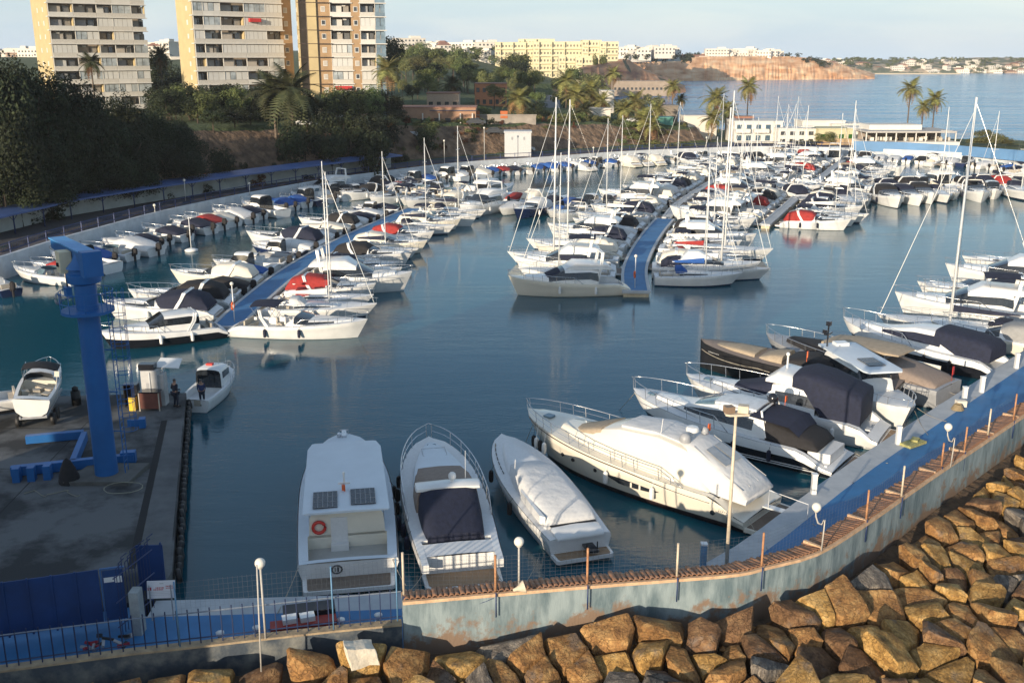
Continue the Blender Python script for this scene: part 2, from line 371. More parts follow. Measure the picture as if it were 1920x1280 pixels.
# seabed far below, harbour water, open sea
basin_edge = [p for p in W]
far_mid = offset_line(W, -16)
mb = MB()
mb.quad([(-1550,-350,-5),(1950,-350,-5),(1950,2650,-5),(-1550,2650,-5)])
tag(mb.build('seabed', mat('seabed', (0.02,0.05,0.06), 0.9)), kind='structure')
BAS = [(-75,-5),(-75,90)] + [(p.x-0.0, p.y+0.6) for p in W if p.y > 84] + [(190,200),(190,180)] 
quay_edge = [Vector(p) for p in ((-14.3,36.4),(-4.8,37),(3,38),(8.4,39.6),(18.4,51),(38.3,72.7),(75,113),(150,195))]
BAS = [(p.x, p.y) for p in W if p.y > 60] + [(151,196)] + [(p.x+1.2, p.y-1.2) for p in reversed(quay_edge)] + [(-22,34),(-66,24),(-66,60)]
mb = MB(); mb.quad([(x, y, 0.0) for x, y in BAS])
hw = mb.build('harbour_water', calm); tag(hw, kind='structure')
bm = bmesh.new(); bm.from_mesh(hw.data); bmesh.ops.triangulate(bm, faces=bm.faces)
for f in bm.faces:
    if f.normal.z < 0: f.normal_flip()
bm.to_mesh(hw.data); bm.free()
mb = MB()
mb.quad([(-1550,-350,-0.25),(1950,-350,-0.25),(1950,2650,-0.25),(-1550,2650,-0.25)])
tag(mb.build('sea', seam), kind='structure')
# ------------------------------------------------------------ quay wall and road round the basin
wallw = mat('whitewashed_wall', (0.52,0.55,0.58), 0.8, var=0.15, scale=0.7, bump=0.02, bscale=6)
asph = mat('asphalt', (0.050,0.048,0.055), 0.9, var=0.25, scale=0.5, bump=0.01, bscale=30)
prom = mat('promenade_paving', (0.085,0.075,0.085), 0.9, var=0.15, scale=0.8)
bluep = mat('blue_rail_paint', (0.012,0.03,0.11), 0.5, var=0.1)
conc = mat('stained_concrete', (0.022,0.024,0.027), 0.85, scale=0.30, col2=(0.11,0.115,0.12), bump=0.01, bscale=14, detail=10, contrast=(0.43,0.57))
concl = mat('light_concrete', (0.36,0.37,0.38), 0.85, scale=0.9, col2=(0.50,0.51,0.51), bump=0.008, bscale=18, detail=8)
mb = MB(); Wi = offset_line(W, -0.45)
band(mb, W, Wi, -2.5, 2.35); qw = mb.build('quay_wall', wallw); tag(qw, 'long white quay wall that curves round the left and far side of the marina', 'wall')
mb = MB(); Wa = offset_line(W, -0.45); Wb = offset_line(W, -4.6); strip(mb, Wa, Wb, 1.75, 1.75); tag(mb.build('promenade', prom), kind='structure')
mb = MB(); Wc = offset_line(W, -13.5); strip(mb, Wb, Wc, 2.02, 2.02); strip(mb, Wb, Wb, 1.75, 2.02); tag(mb.build('quay_road', asph), kind='structure')
# fence posts and rails on the road edge
fe = empty('quay_fence', (W[20].x, W[20].y, 2.3)); tag(fe, 'long dark blue post and rail fence between the white quay wall and the road', 'fence')
fl = offset_line(W, -1.0); pm = MB().box((0,0,0.62), (0.12,0.12,1.5)).mesh('post', bluep); mr = MB()
tot = length(fl); s_ = 90.0; nn = 0
while s_ < tot-20:
    p, d = along(fl, s_); link('post', pm, fe, Vector((p.x, p.y, 2.0))-fe.location); s_ += 3.4; nn += 1
for z in (2.55, 3.28):
    pts = [Vector((p.x, p.y, z))-fe.location for p in fl[16:-6]]; mr.tube(pts, 0.05, 4)
mr.build('rail', bluep, fe)
mw = MB()
for i in range(16, len(fl)-7):
    a, b = fl[i], fl[i+1]; n = max(1, int((b-a).length/0.28))
    for k in range(n):
        q = a.lerp(b, k/n)-fe.location.xy; mw.tube([(q.x, q.y, 2.3-fe.location.z+0.2), (q.x, q.y, 3.28-fe.location.z)], 0.014, 3, cap=False)
o = mw.build('baluster', bluep, fe); o['kind'] = 'stuff'
# parked-car canopy along the bank
can_px = [(-60,424),(0,407),(75,390),(150,373),(220,362),(290,351),(380,338),(475,325),(560,314),(640,304),(755,291)]
CL = smooth_line([P(x, y, 4.5) for x, y in can_px], 4)
cn = empty('carport_canopy', (CL[12].x, CL[12].y, 2)); tag(cn, 'long blue roofed parking canopy beside the road under the wooded bank', 'canopy')
o3 = cn.location
def rel(pts, z): return [Vector((p.x, p.y, z))-o3 for p in pts]
CLb = offset_line(CL, -3.9); roofm = mat('blue_roof_sheet', (0.05,0.10,0.26), 0.5, var=0.2, scale=0.5)
mb = MB(); A = [Vector((p.x-o3.x, p.y-o3.y)) for p in CL]; Bb = [Vector((p.x-o3.x, p.y-o3.y)) for p in CLb]
strip(mb, A, Bb, 2.5, 2.75); strip(mb, A, Bb, 2.3, 2.55); strip(mb, A, A, 2.3, 2.5); mb.build('roof', roofm, cn)
mb = MB(); Bw = [Vector((p.x-o3.x, p.y-o3.y)) for p in offset_line(CL, -3.0)]; band(mb, Bw, [Vector((p.x-o3.x, p.y-o3.y)) for p in offset_line(CL, -3.3)], -0.2, 2.2)
mb.build('back_wall', mat('pale_wall', (0.42,0.44,0.42), 0.85, var=0.15, scale=0.5), cn)
bm_ = MB(); s_ = 4
mbp = MB().tube([(0,0,0),(0,0,2.35)], 0.09, 5); mbp.tube([(0,0,1.6),(0.9,0,2.35)], 0.05, 4); mbp.tube([(0,0,1.6),(-0.9,0,2.35)], 0.05, 4); pmesh = mbp.mesh('post', bluep)
LC = length(CL)
while s_ < LC-1:
    p, d = along(CL, s_); q = Vector((p.x-d.y*0.6, p.y+d.x*0.6, 2)); link('post', pmesh, cn, q-o3, (0,0,math.atan2(d.y,d.x))); s_ += 5.6
# ------------------------------------------------------------ boatyard quay on the left
AP = [(-14.3,38.4),(-21.0,62.0),(-66,58.2),(-66,4),(-22,4),(-22,33.5),(-14.3,36.2)]
mb = MB(); mb.prism(AP, -3, 1.2); tag(mb.build('boatyard_quay', conc), kind='structure')
ra, rb = P(308,788,1.2), P(246,1066,1.2); d = (rb-ra).normalized(); n2 = Vector((-d.y, d.x, 0))*0.17
mb = MB(); mb.quad([ra+n2+Vector((0,0,.004)), rb+n2+Vector((0,0,.004)), rb-n2+Vector((0,0,.004)), ra-n2+Vector((0,0,.004))]); tag(mb.build('drain_channel', mat('drain_dark', (0.012,0.012,0.014), 0.9)), kind='structure')
mb = MB(); n3_ = n2.normalized()*1.0
q0 = ra+n2+Vector((0,0,.004)); q1 = rb+n2+Vector((0,0,.004))
sgn = 1 if n2.x > 0 else -1
e0 = P(343,788,1.2)+Vector((0,0,.004)); e1 = P(318,1066,1.2)+Vector((0,0,.004))
mb.quad([ra+n2*sgn*1.1+Vector((0,0,.004)), rb+n2*sgn*1.1+Vector((0,0,.004)), e1, e0]); tag(mb.build('quay_apron', mat('apron_concrete', (0.075,0.08,0.085), 0.9, scale=0.6, col2=(0.14,0.145,0.15), detail=9, bump=0.01, bscale=10)), kind='structure')
mb = MB()
for i in range(7): y_ = 20+6*i; mb.box((-42,y_,1.203), (40 if y_ < 40 else 36,.05,.004), R(-2))
for i in range(7): x_ = -24-5.5*i; mb.box((x_,40,1.2035), (.05,34,.004), R(4))
jn_ = mb.build('slab_joints', mat('joint_dark', (.012,.012,.013), .9)); tag(jn_, kind='structure')
fen = empty('quay_fender_strip', (-17.6,50,1.0)); tag(fen, 'ragged line of old tyre fenders along the right edge of the boatyard quay', 'fender')
a, b = Vector((-14.25,38.6,0.75)), Vector((-20.8,61.5,0.75)); nf = 36
tm = MB().lathe((0,0,-0.11), [(0.16,0),(0.30,0.0),(0.34,0.11),(0.30,0.22),(0.16,0.22)], 10).mesh('tyre', rubber)
for i in range(nf):
    p = a.lerp(b, (i+0.5)/nf)+Vector((0.12,0.03,random.uniform(-.1,.1))); link('tyre', tm, fen, p-fen.location, (R(90)+random.uniform(-.2,.2), 0, R(106)+random.uniform(-.2,.2)))
# ------------------------------------------------------------ walkway behind the breakwater wall
bluef = mat('blue_floor_paint', (0.03,0.15,0.34), 0.6, var=0.15, scale=0.7, bump=0.004, bscale=20)
strl = mat('quay_edge_concrete', (0.34,0.37,0.40), 0.85, scale=1.2, col2=(0.46,0.48,0.50), detail=8, bump=0.006, bscale=14)
lip_px = [(755,1122),(868,1112),(982,1102),(1125,1090),(1270,1079),(1385,1069),(1440,1056),(1532,1031),(1625,975),(1740,895),(1850,822),(1920,775)]
LW = [P(x, y, 3.2).xy for x, y in lip_px]; dd = (LW[-1]-LW[-3]).normalized(); LW += [LW[-1]+dd*12, LW[-1]+dd*45, LW[-1]+dd*90]
LW = smooth_line(LW, 3)
low_px = [(-260,1294),(0,1256),(120,1240),(250,1223),(380,1209),(500,1195),(625,1181),(752,1164)]
LL = [P(x, y, 2.2).xy for x, y in low_px]; LL = [Vector((-34,27.5))]+LL[1:] 
LL[-1] = LW[0]+Vector((-0.05,-0.02))
inner = [Vector((-22,33.5)), Vector((-14.3,36.2))] + quay_edge
mb = MB()
QE = smooth_line(quay_edge, 5); QI = offset_line(QE, 1.25)
strip(mb, QE, QI, 1.0, 1.0); strip(mb, QE, QE, -3, 1.0); tag(mb.build('quay_edge', strl), kind='structure')
poly = [(p.x, p.y) for p in QI] + [(160,186),(70,94)] + [(p.x, p.y+0.25) for p in reversed(LW[:-2])] + [(p.x, p.y+0.1) for p in reversed(LL)] + [(-34,30),(-22,33.5),(-15,36.0)]
mb = MB(); mb.quad([(x, y, 1.004) for x, y in poly])
wf = mb.build('blue_walkway', bluef); tag(wf, kind='structure')
bm = bmesh.new(); bm.from_mesh(wf.data); bmesh.ops.triangulate(bm, faces=bm.faces)
for f in bm.faces:
    if f.normal.z < 0: f.normal_flip()
bm.to_mesh(wf.data); bm.free()
# ------------------------------------------------------------ breakwater wall with tile coping
wallp = mat('faded_blue_render', (0.10,0.145,0.165), 0.9, scale=1.6, col2=(0.25,0.305,0.32), detail=11, contrast=(0.36,0.62), bump=0.02, bscale=8, stretch=(1,1,0.30))
lipm = mat('coping_edge', (0.55,0.36,0.22), 0.85, var=0.25, scale=3, bump=0.01, bscale=20)
tilem = mat('terracotta_tile', (0.20,0.10,0.06), 0.85, scale=1.7, col2=(0.40,0.21,0.115), bump=0.01, bscale=25, coords='Object')
t_ = wallp.node_tree; b_n = t_.nodes['Principled BSDF']; src = b_n.inputs['Base Color'].links[0].from_socket
tcw = t_.nodes.new('ShaderNodeTexCoord'); nw = t_.nodes.new('ShaderNodeTexNoise'); nw.inputs['Scale'].default_value = .9; nw.inputs['Detail'].default_value = 9; nw.inputs['Roughness'].default_value = .7; t_.links.new(tcw.outputs['Object'], nw.inputs[0])
sw = t_.nodes.new('ShaderNodeSeparateXYZ'); t_.links.new(tcw.outputs['Object'], sw.inputs[0]); mw1 = t_.nodes.new('ShaderNodeMapRange'); mw1.inputs['From Min'].default_value = -.2; mw1.inputs['From Max'].default_value = 1.9; mw1.inputs['To Min'].default_value = .30; mw1.inputs['To Max'].default_value = -.06; t_.links.new(sw.outputs[2], mw1.inputs[0])
aw_ = t_.nodes.new('ShaderNodeMath'); aw_.operation = 'ADD'; t_.links.new(nw.outputs[0], aw_.inputs[0]); t_.links.new(mw1.outputs[0], aw_.inputs[1])
rw = t_.nodes.new('ShaderNodeValToRGB'); rw.color_ramp.elements[0].position = .62; rw.color_ramp.elements[1].position = .72; t_.links.new(aw_.outputs[0], rw.inputs[0])
xw = t_.nodes.new('ShaderNodeMixRGB'); xw.inputs[2].default_value = (.20,.14,.10,1); t_.links.new(rw.outputs[0], xw.inputs[0]); t_.links.new(src, xw.inputs[1]); t_.links.new(xw.outputs[0], b_n.inputs['Base Color'])
bw = empty('breakwater_wall', (LW[6].x, LW[6].y, 1)); tag(bw, 'high faded blue wall with a terracotta tile coping above the rocks', 'wall')
o4 = bw.location; RL = lambda pts, d=0: [Vector((p.x-o4.x, p.y-o4.y)) for p in offset_line(pts, d)]
mb = MB(); band(mb, RL(LW, -0.02), RL(LW, -0.62), -2.2, 1.98, 0); mb.build('render', wallp, bw)
mb = MB(); band(mb, RL(LW, 0.07), RL(LW, -0.07), 1.98, 2.10, 0)
o = mb.build('coping_edge', lipm, bw)
# tiles: channel tiles laid across the wall
def tile_mesh(w=0.23, l=0.86, drop=0.12):
    t_ = MB(); rows = []
    for i in range(4):
        y = l*i/3; z0 = -drop*i/3+0.0; w2 = w/2*(1-0.06*i/3); rows.append([(w2*math.cos(math.pi*j/6), y, z0+0.075*math.sin(math.pi*j/6)) for j in range(7)])
    t_.rings(rows); rows2 = [[(x*0.86, y, z*1.0-0.018) for x, y, z in r_] for r_ in rows]; t_.rings(rows2)
    for k in (0, 3): 
        for j in range(6): t_.quad([rows[k][j], rows[k][j+1], rows2[k][j+1], rows2[k][j]])
    me = t_.mesh('roof_tile', tilem); fixn(me); return me
tmeshes = [tile_mesh(.20), tile_mesh(0.205, 0.88, 0.10), tile_mesh(0.195, 0.83, 0.13)]
LT = length(LW); s_ = 0.15; k = 0; more = MB()
while s_ < LT-0.3:
    p, d = along(LW, s_); q = Vector((p.x-o4.x, p.y-o4.y, 2.10))+Vector((-d.y, d.x, 0))*0.06; rz = math.atan2(d.y, d.x)
    if k < 298:
        link('roof_tile', random.choice(tmeshes), bw, q+Vector((0,0,random.uniform(-.012,.02))), (random.uniform(-.04,.03), random.uniform(-.05,.05), rz+random.uniform(-.05,.05)))
    else:
        M_ = Matrix.Translation(q) @ Matrix.Rotation(rz, 4, 'Z'); me = tmeshes[0]; n0 = len(more.v)
        more.v += [tuple(M_ @ v.co) for v in me.vertices]
        for f in me.polygons: more.f.append(tuple(n0+i for i in f.vertices)); more.mi.append(0); more.sm.append(True)
    s_ += 0.205; k += 1
o = more.build('roof_tile_run', tilem, bw)
if o: o['kind'] = 'stuff'
mb = MB(); band(mb, RL(LW, -0.60), RL(LW, -0.90), 1.80, 1.97, 0); mb.build('coping_bed', lipm, bw)
mb = MB(); s_ = 17.0
while s_ < LT-3:
    p, d = along(LW, s_); rz = math.atan2(d.y, d.x); mb.box((p.x-o4.x-d.y*0.46, p.y-o4.y+d.x*0.46, 2.13), (0.13, 0.82, 0.13), rz); s_ += 3.6
mb.build('coping_step', lipm, bw)
lw = empty('low_breakwater_wall', (LL[4].x, LL[4].y, 1)); tag(lw, 'low grey blue wall under the railing at the bottom left', 'wall')
o5 = lw.location; RM = lambda pts, d=0: [Vector((p.x-o5.x, p.y-o5.y)) for p in offset_line(pts, d)]
lowp = mat('flaking_blue_render', (0.05,0.065,0.085), 0.9, scale=1.1, col2=(0.22,0.22,0.20), detail=10, contrast=(0.45,0.75), bump=0.03, bscale=7)
mb = MB(); band(mb, RM(LL, 0), RM(LL, -0.3), -2.2, 1.13); mb.build('render', lowp, lw)
mb = MB(); band(mb, RM(LL, 0.05), RM(LL, -0.33), 1.13, 1.21); mb.build('coping_edge', mat('sandy_coping', (0.22,0.17,0.12), 0.9, scale=2.5, col2=(0.42,0.32,0.20), detail=8, bump=0.02, bscale=12), lw)
# ------------------------------------------------------------ floating pontoons
pblue = mat('pontoon_blue', (0.045,0.16,0.34), 0.7, var=0.15, scale=0.8)
pwhite = mat('pontoon_kerb', (0.42,0.44,0.46), 0.7, var=0.12, scale=2)
pcon = mat('pontoon_float', (0.55,0.47,0.33), 0.8, var=0.2, scale=2)
def pontoon(name, ctr, w, label, h=0.62, deck=pblue, kerb=0.30):
    o = empty(name, (ctr[0].x, ctr[0].y, 0)); tag(o, label, 'pontoon'); oo = o.location.xy
    c = [p-oo for p in ctr]; hw_ = w/2
    oL, oR, iL, iR = offset_line(c, -hw_), offset_line(c, hw_), offset_line(c, -hw_+kerb), offset_line(c, hw_-kerb)
    mb = MB(); strip(mb, iL, iR, h, h); mb.build('deck', deck, o)
    mb = MB(); band(mb, oL, iL, h-0.22, h+0.05); mb.build('kerb', pwhite, o)
    mb = MB(); band(mb, oR, iR, h-0.22, h+0.05); mb.build('kerb', pwhite, o)
    d = (c[0]-c[1]).normalized(); e = [c[0]-d*0.02, c[0]+d*kerb]
    mb = MB(); band(mb, [iL[0], iL[0]+d*kerb], [iR[0], iR[0]+d*kerb], h-0.22, h+0.05); band(mb, [oL[0], oL[0]+d*kerb], [iL[0], iL[0]+d*kerb], h-0.218, h+0.052); band(mb, [oR[0], oR[0]+d*kerb], [iR[0], iR[0]+d*kerb], h-0.218, h+0.052); mb.build('end_kerb', pwhite, o)
    mb = MB(); fL, fR = offset_line(c, -hw_+0.15), offset_line(c, hw_-0.15); band(mb, fL, fR, -0.4, h-0.22); mb.build('float', pcon, o)
    return o
PA = smooth_line([P(x, y, .62).xy for x, y in ((424,612),(470,568),(540,512),(620,464),(700,425),(778,391))], 4)
PB = smooth_line([P(x, y, .62).xy for x, y in ((1193,545),(1190,505),(1204,468),(1226,434),(1247,410))], 4)
PB2 = smooth_line([P(x, y, .62).xy for x, y in ((1250,407),(1268,385),(1300,362),(1335,340),(1380,318),(1430,302))], 4)
PC = smooth_line([P(x, y, .62).xy for x, y in ((1140,395),(960,380),(800,366),(650,349))], 4)
PD = smooth_line([P(x, y, .62).xy for x, y in ((1435,420),(1472,388),(1510,355),(1545,328),(1580,300))], 4)
PE = smooth_line([P(x, y, .62).xy for x, y in ((1660,360),(1720,330),(1770,300))], 4)
pA = pontoon('pontoon', PA, 2.7, 'long blue decked pontoon on the left with boats moored on both sides')
pB = pontoon('pontoon', PB, 2.7, 'short looking curved blue pontoon in the middle of the marina')
pB2 = pontoon('pontoon', PB2, 1.3, 'grey far stretch of the middle pontoon, mostly hidden by boats', deck=mat('pontoon_grey', (0.40,0.42,0.44), 0.8))
pC = pontoon('pontoon', PC, 2.4, 'pale pontoon running across from the left quay in the middle distance', deck=mat('pontoon_grey', (0.40,0.42,0.44), 0.8))
pD = pontoon('pontoon', PD, 1.4, 'pontoon hidden between the densely moored boats right of the middle', deck=mat('pontoon_grey', (0.40,0.42,0.44), 0.8))
# ------------------------------------------------------------ boats
def hull_shape(L, B, fs, fb, full=2.2, bq=0.75, ov=0.9, sternw=0.86, sheerp=1.8, sd=0.0, sk=1.0, bz=.14):
    f = lambda t: sternw+(1-sternw)*math.sin(math.pi/2*min(1, t/.45)) if t < .45 else max(0.0, (1-((t-.45)/.55)**full))**bq
    s = lambda t: (fs+(fb-fs)*t**sheerp)*(lerp(sk, 1, sstep(0, sd, t)) if sd else 1)
    
    def hb(t): return max(0.02, B/2*f(t))
    xx = lambda t, z: -L/2+L*t-ov*t**4*(1-max(-.3, z)/s(t))
    hb.bz = bz
    return hb, s, xx
def side_row(sh, t):
    hb, s, xx = sh; b = hb(t); S = s(t); fl = t**3
    lv = [(-0.30, b*(.45-.35*fl)), (0.02, b*(.84-.42*fl)), (getattr(hb, 'bz', .14), b*(.885-.40*fl)), (S*.40, b*(.95-.28*fl)), (S*.74, b*(1.0-.10*fl)), (S*.80, b*(1.02-.06*fl)), (S, b*1.0)]
    return [(xx(t, z), y, z) for z, y in lv]
def hull(L, B, fs, fb, mats=('w','w','w'), n=14, **kw):
    sh = hull_shape(L, B, fs, fb, **kw); mb = MB()
    ts = [i/(n-1) for i in range(n)]; ts = [t**0.85 for t in ts] if not kw.get('sd') else sorted([t**0.85 for t in ts]+[kw['sd']*.25, kw['sd']*.6])
    for sg in (1, -1):
        rs = [[(x, y*sg, z) for x, y, z in side_row(sh, t)] for t in ts]
        mb.rings(rs if sg > 0 else [r_[::-1] for r_ in rs], rowm=(lambda i, j, sg=sg: (0,1,2,2,3,2)[j if sg > 0 else 5-j]))
    r0 = side_row(sh, 0)
    mb.quad([(x, y, z) for x, y, z in r0]+[(x, -y, z) for x, y, z in reversed(r0)], 2)
    return mb, sh
def deck(sh, tc=0.42, ts=0.06, ws=0.3, floor=0.35, n=16, cam_=0.07, drop=0.0):
    "returns the deck mesh and the cockpit mesh"
    hb, s, xx = sh; d = MB(); c = MB()
    tt = sorted(set([0, ts, tc]+[i/(n-1) for i in range(n)])); zz = lambda t: s(t)-drop
    X = lambda t: xx(t, s(t))
    for a, b_ in zip(tt, tt[1:]):
        full = (b_ <= ts+1e-6) or (a >= tc-1e-6)
        if full:
            rows = []
            for t in (a, b_):
                h = hb(t)*0.985; rows.append([(X(t), h*k, zz(t)+cam_*(1-k*k)) for k in (-1,-.6,0,.6,1)])
            d.rings([rows[1], rows[0]])
        else:
            for sg in (1, -1):
                r_ = []
                for t in (a, b_):
                    h = hb(t)*.985; r_.append([(X(t), h*sg, zz(t)), (X(t), (h-ws)*sg, zz(t)+.03)])
                d.quad([r_[0][0], r_[1][0], r_[1][1], r_[0][1]] if sg < 0 else [r_[0][1], r_[1][1], r_[1][0], r_[0][0]])
                c.quad([r_[0][1], r_[1][1], (r_[1][1][0], r_[1][1][1], floor), (r_[0][1][0], r_[0][1][1], floor)], 1)
            c.quad([(X(a), -(hb(a)*.985-ws), floor), (X(b_), -(hb(b_)*.985-ws), floor), (X(b_), hb(b_)*.985-ws, floor), (X(a), hb(a)*.985-ws, floor)], 0)
    for t in (ts, tc):
        if tc > ts+0.02:
            h = hb(t)*.985-ws; c.quad([(X(t), -h, floor), (X(t), h, floor), (X(t), h, zz(t)+.03), (X(t), -h, zz(t)+.03)], 1)
    return d, c
def house(sh, L, st, win=(), glassall=(), aft=0, low=0.38, hi=0.80, tumble=0.86, zrel=True, sm=True):
    "st: (t, halfwidth, zbottom, ztop) from aft to fore; returns body mesh, side windows mesh"
    hb, s, xx = sh; body = MB(); w = MB(); rs = []
    for t, h, zb, zt in st:
        x = -L/2+L*t; dz = zt-zb
        half = [(h, zb), (h*.98, zb+low*dz), (h*(tumble+.03), zb+hi*dz), (h*(tumble-.06), zb+.94*dz), (h*.55, zt), (0, zt+.03)]
        rs.append([(x, y, z) for y, z in half]+[(x, -y, z) for y, z in reversed(half[:-1])])
    k = len(rs[0])
    for i in range(len(rs)-1):
        for j in range(k-1):
            isw = (i in glassall and 1 <= j <= k-3) or (i in win and j in (1, k-3))
            tgt = w if isw else body
            tgt.quad([rs[i][j], rs[i+1][j], rs[i+1][j+1], rs[i][j+1]], 0, sm)
    body.quad([p for p in rs[0]], aft); body.quad([p for p in reversed(rs[-1])], 0)
    return body, w
def smooth_me(me, ang=35):
    fixn(me)
    try:
        me.set_sharp_from_angle(angle=R(ang))
    except Exception: pass
    return me
def part(mb, name, mats, parent, ang=35):
    if not mb.f: return None
    me = mb.mesh(name, mats); smooth_me(me, ang); return link(name, me, parent)
def rail(sh, t0, t1, h=0.6, n=7, r=0.022, pulpit=True, inset=0.06, sides=(1,-1), mid=False, ns_=None):
    hb, s, xx = sh; mb = MB(); top = {}
    for sg in sides:
        pts = []; 
        for i in range(17):
            t = lerp(t0, t1, i/16); k = sstep(0, .12, i/16)
            pts.append((xx(t, s(t))+0.06*t*L_rail(t), (hb(t)-inset)*sg, s(t)+h*k))
        mb.tube(pts, r, 5)
        if mid: mb.tube([(p[0], p[1], s(lerp(t0,t1,i/16))+h*.5*sstep(0,.12,i/16)) for i, p in enumerate(pts)], r*.7, 4)
        for i in range(1, (ns_ or n)+1):
            j = int(16*i/(ns_ or n)); mb.tube([(pts[j][0]-.06, pts[j][1]*.99, pts[j][2]-h), pts[j]], r*.9, 4)
        top[sg] = pts[-1]
    if pulpit and len(sides) == 2 and t1 > .97: mb.tube([top[1], (top[1][0]+.18, 0, top[1][2]), top[-1]], r, 5)
    return mb
def L_rail(t): return 1.0
def boat(spec):
    "one boat: an Empty at the waterline centre, bow toward +x, with its parts"
    g = spec.get; L, B = spec['L'], spec['B']; fs, fb = g('fs', .85), g('fb', 1.3)
    o = empty(g('name', 'motorboat'))
    hm = [g('bottom', antif), g('boot', g('side', white)), g('side', white), g('rub', g('side', white))]
    kw = {k: spec[k] for k in ('full','bq','ov','sternw','sheerp','sd','sk','bz') if k in spec}
    mb, sh = hull(L, B, fs, fb, n=g('n', 14), **kw); part(mb, 'hull', hm, o, 50)
    hb, s, xx = sh
    tc = g('tc', .45); d, c = deck(sh, tc, g('ts', .05), g('ws', .28), g('floor', .35), n=g('n', 14)+3)
    part(d, 'deck', g('deckm', deckw), o, 40)
    if tc > g('ts', .05)+.02: part(c, 'cockpit', [g('floorm', deckw), g('inner', white)], o, 30)
    X = lambda t: -L/2+L*t
    for hs in g('house', []):
        b, w = house(sh, L, hs['st'], hs.get('win', ()), hs.get('glass', ()), aft=1, low=hs.get('low', .38), hi=hs.get('hi', .8), tumble=hs.get('tum', .86))
        part(b, hs.get('name', 'cabin'), [hs.get('m', white), hs.get('aft', hs.get('m', white))], o, hs.get('ang', 40))
        if w.f: part(w, hs.get('wname', 'window'), hs.get('wm', glass), o, 30)
    for cv in g('covers', []):
        b, _ = house(sh, L, cv['st'], low=cv.get('low', .4), hi=cv.get('hi', .8), tumble=cv.get('tum', .9)); part(b, cv.get('name', 'cover'), cv['m'], o, 60)
    for bi in g('bimini', []):
        mb = MB(); rows = []
        for i in range(5):
            t = lerp(bi['t0'], bi['t1'], i/4); rows.append([(X(t), bi['w']*k, bi['z']-.22*k*k-.05*(i-2)**2/2+bi.get('tilt',0)*(i-2)) for k in (-1,-.75,-.35,0,.35,.75,1)])
        mb.rings(rows); mb.rings([[(x, y, z-.03) for x, y, z in r_] for r_ in rows]); part(mb, 'bimini_canopy', bi['m'], o)
        mb = MB(); tm_ = (bi['t0']+bi['t1'])/2
        for sg in (1, -1):
            for t in (bi['t0'], bi['t1']): mb.tube([(X(tm_), bi['w']*sg, s(tm_)), (X(t), bi['w']*sg*.98, bi['z']-.22)], .02, 4)
        mb.build('bimini_frame', steel, o)
    if g('wind'):
        # wraparound windscreen
        t0, t1, w_, z1 = spec['wind']; a = MB(); rows = []
        for k in (-1, -.96, -.7, 0, .7, .96, 1):
            t = lerp(t1, t0, abs(k)**3 if abs(k) < .99 else 1); t = t if abs(k) < .99 else t0-0.04
            zb = s(t)+.02; rows.append([(X(t), w_*k, zb), (X(t)-.32, w_*k*.88, zb+z1)])
        a.rings(rows); a.rings([[(p[0]-.02, p[1], p[2]) for p in r_] for r_ in rows]); part(a, 'windscreen', g('windm', glass), o, 60)
        a = MB(); a.tube([r_[1] for r_ in rows], .022, 4); a.build('windscreen_frame', steel, o)
    if g('rail'): 
        rr = spec['rail']; rail(sh, rr[0], rr[1], rr[2], rr[3], r=g('railr', .024), mid=g('railmid', False)).build('bow_rail', steel, o)
    if g('plat'):
        pl, pm_ = spec['plat']; mb = MB(); bw_ = hb(0)*g('platw', .95); c_ = g('platround', .5)
        mb.prism([(-L/2+.02, bw_), (-L/2-pl*(1-c_*.5), bw_*.97), (-L/2-pl, bw_*(1-c_*.45)), (-L/2-pl, -bw_*(1-c_*.45)), (-L/2-pl*(1-c_*.5), -bw_*.97), (-L/2+.02, -bw_)], .18, .36); part(mb, 'swim_platform', g('side', white) if g('side', white) not in (black, navyh) else white, o)
        mb = MB(); mb.prism([(-L/2-.05, bw_*.9), (-L/2-pl*.9*(1-c_*.5), bw_*.88), (-L/2-pl*.93, bw_*(1-c_*.5)*.93), (-L/2-pl*.93, -bw_*(1-c_*.5)*.93), (-L/2-pl*.9*(1-c_*.5), -bw_*.88), (-L/2-.05, -bw_*.9)], .36, .385); part(mb, 'platform_planking', pm_, o)
    if g('ob'):
        for y in ([0] if g('ob') == 1 else [-.4, .4]):
            mb = MB(); x = -L/2-.28
            mb.rings([[(x+dx*sc_, y+dy*sc_, z) for dx, dy in ((-.30,-.12),(-.34,0),(-.30,.12),(.0,.19),(.24,.13),(.27,0),(.24,-.13),(0,-.19))] for z, sc_ in ((.62,.62),(.70,.92),(1.05,1.0),(1.22,.85),(1.30,.45))], closed=True)
            mb.box((x+.02, y, .25), (.22, .11, .85)); mb.box((x+.25, y, .62), (.26, .24, .28)); mb.lathe((x-.03, y, -.28), [(.05,0),(.1,.1),(.05,.2)], 6)
            part(mb, 'outboard_motor', g('obm', blkc), o)
    if g('arch'):
        t, w_, z_, lean = spec['arch']; mb = MB()
        for k in range(2):
            pts = [(X(t)+lean*1.0, w_, s(t)), (X(t), w_*.95, s(t)+z_*.6), (X(t)-lean*.4, w_*.75, s(t)+z_), (X(t)-lean*.4, -w_*.75, s(t)+z_), (X(t), -w_*.95, s(t)+z_*.6), (X(t)+lean*1.0, -w_, s(t))]
            mb.tube([(p[0]+k*.16, p[1], p[2]) for p in pts], .085, 5)
        part(mb, 'radar_arch', white, o)
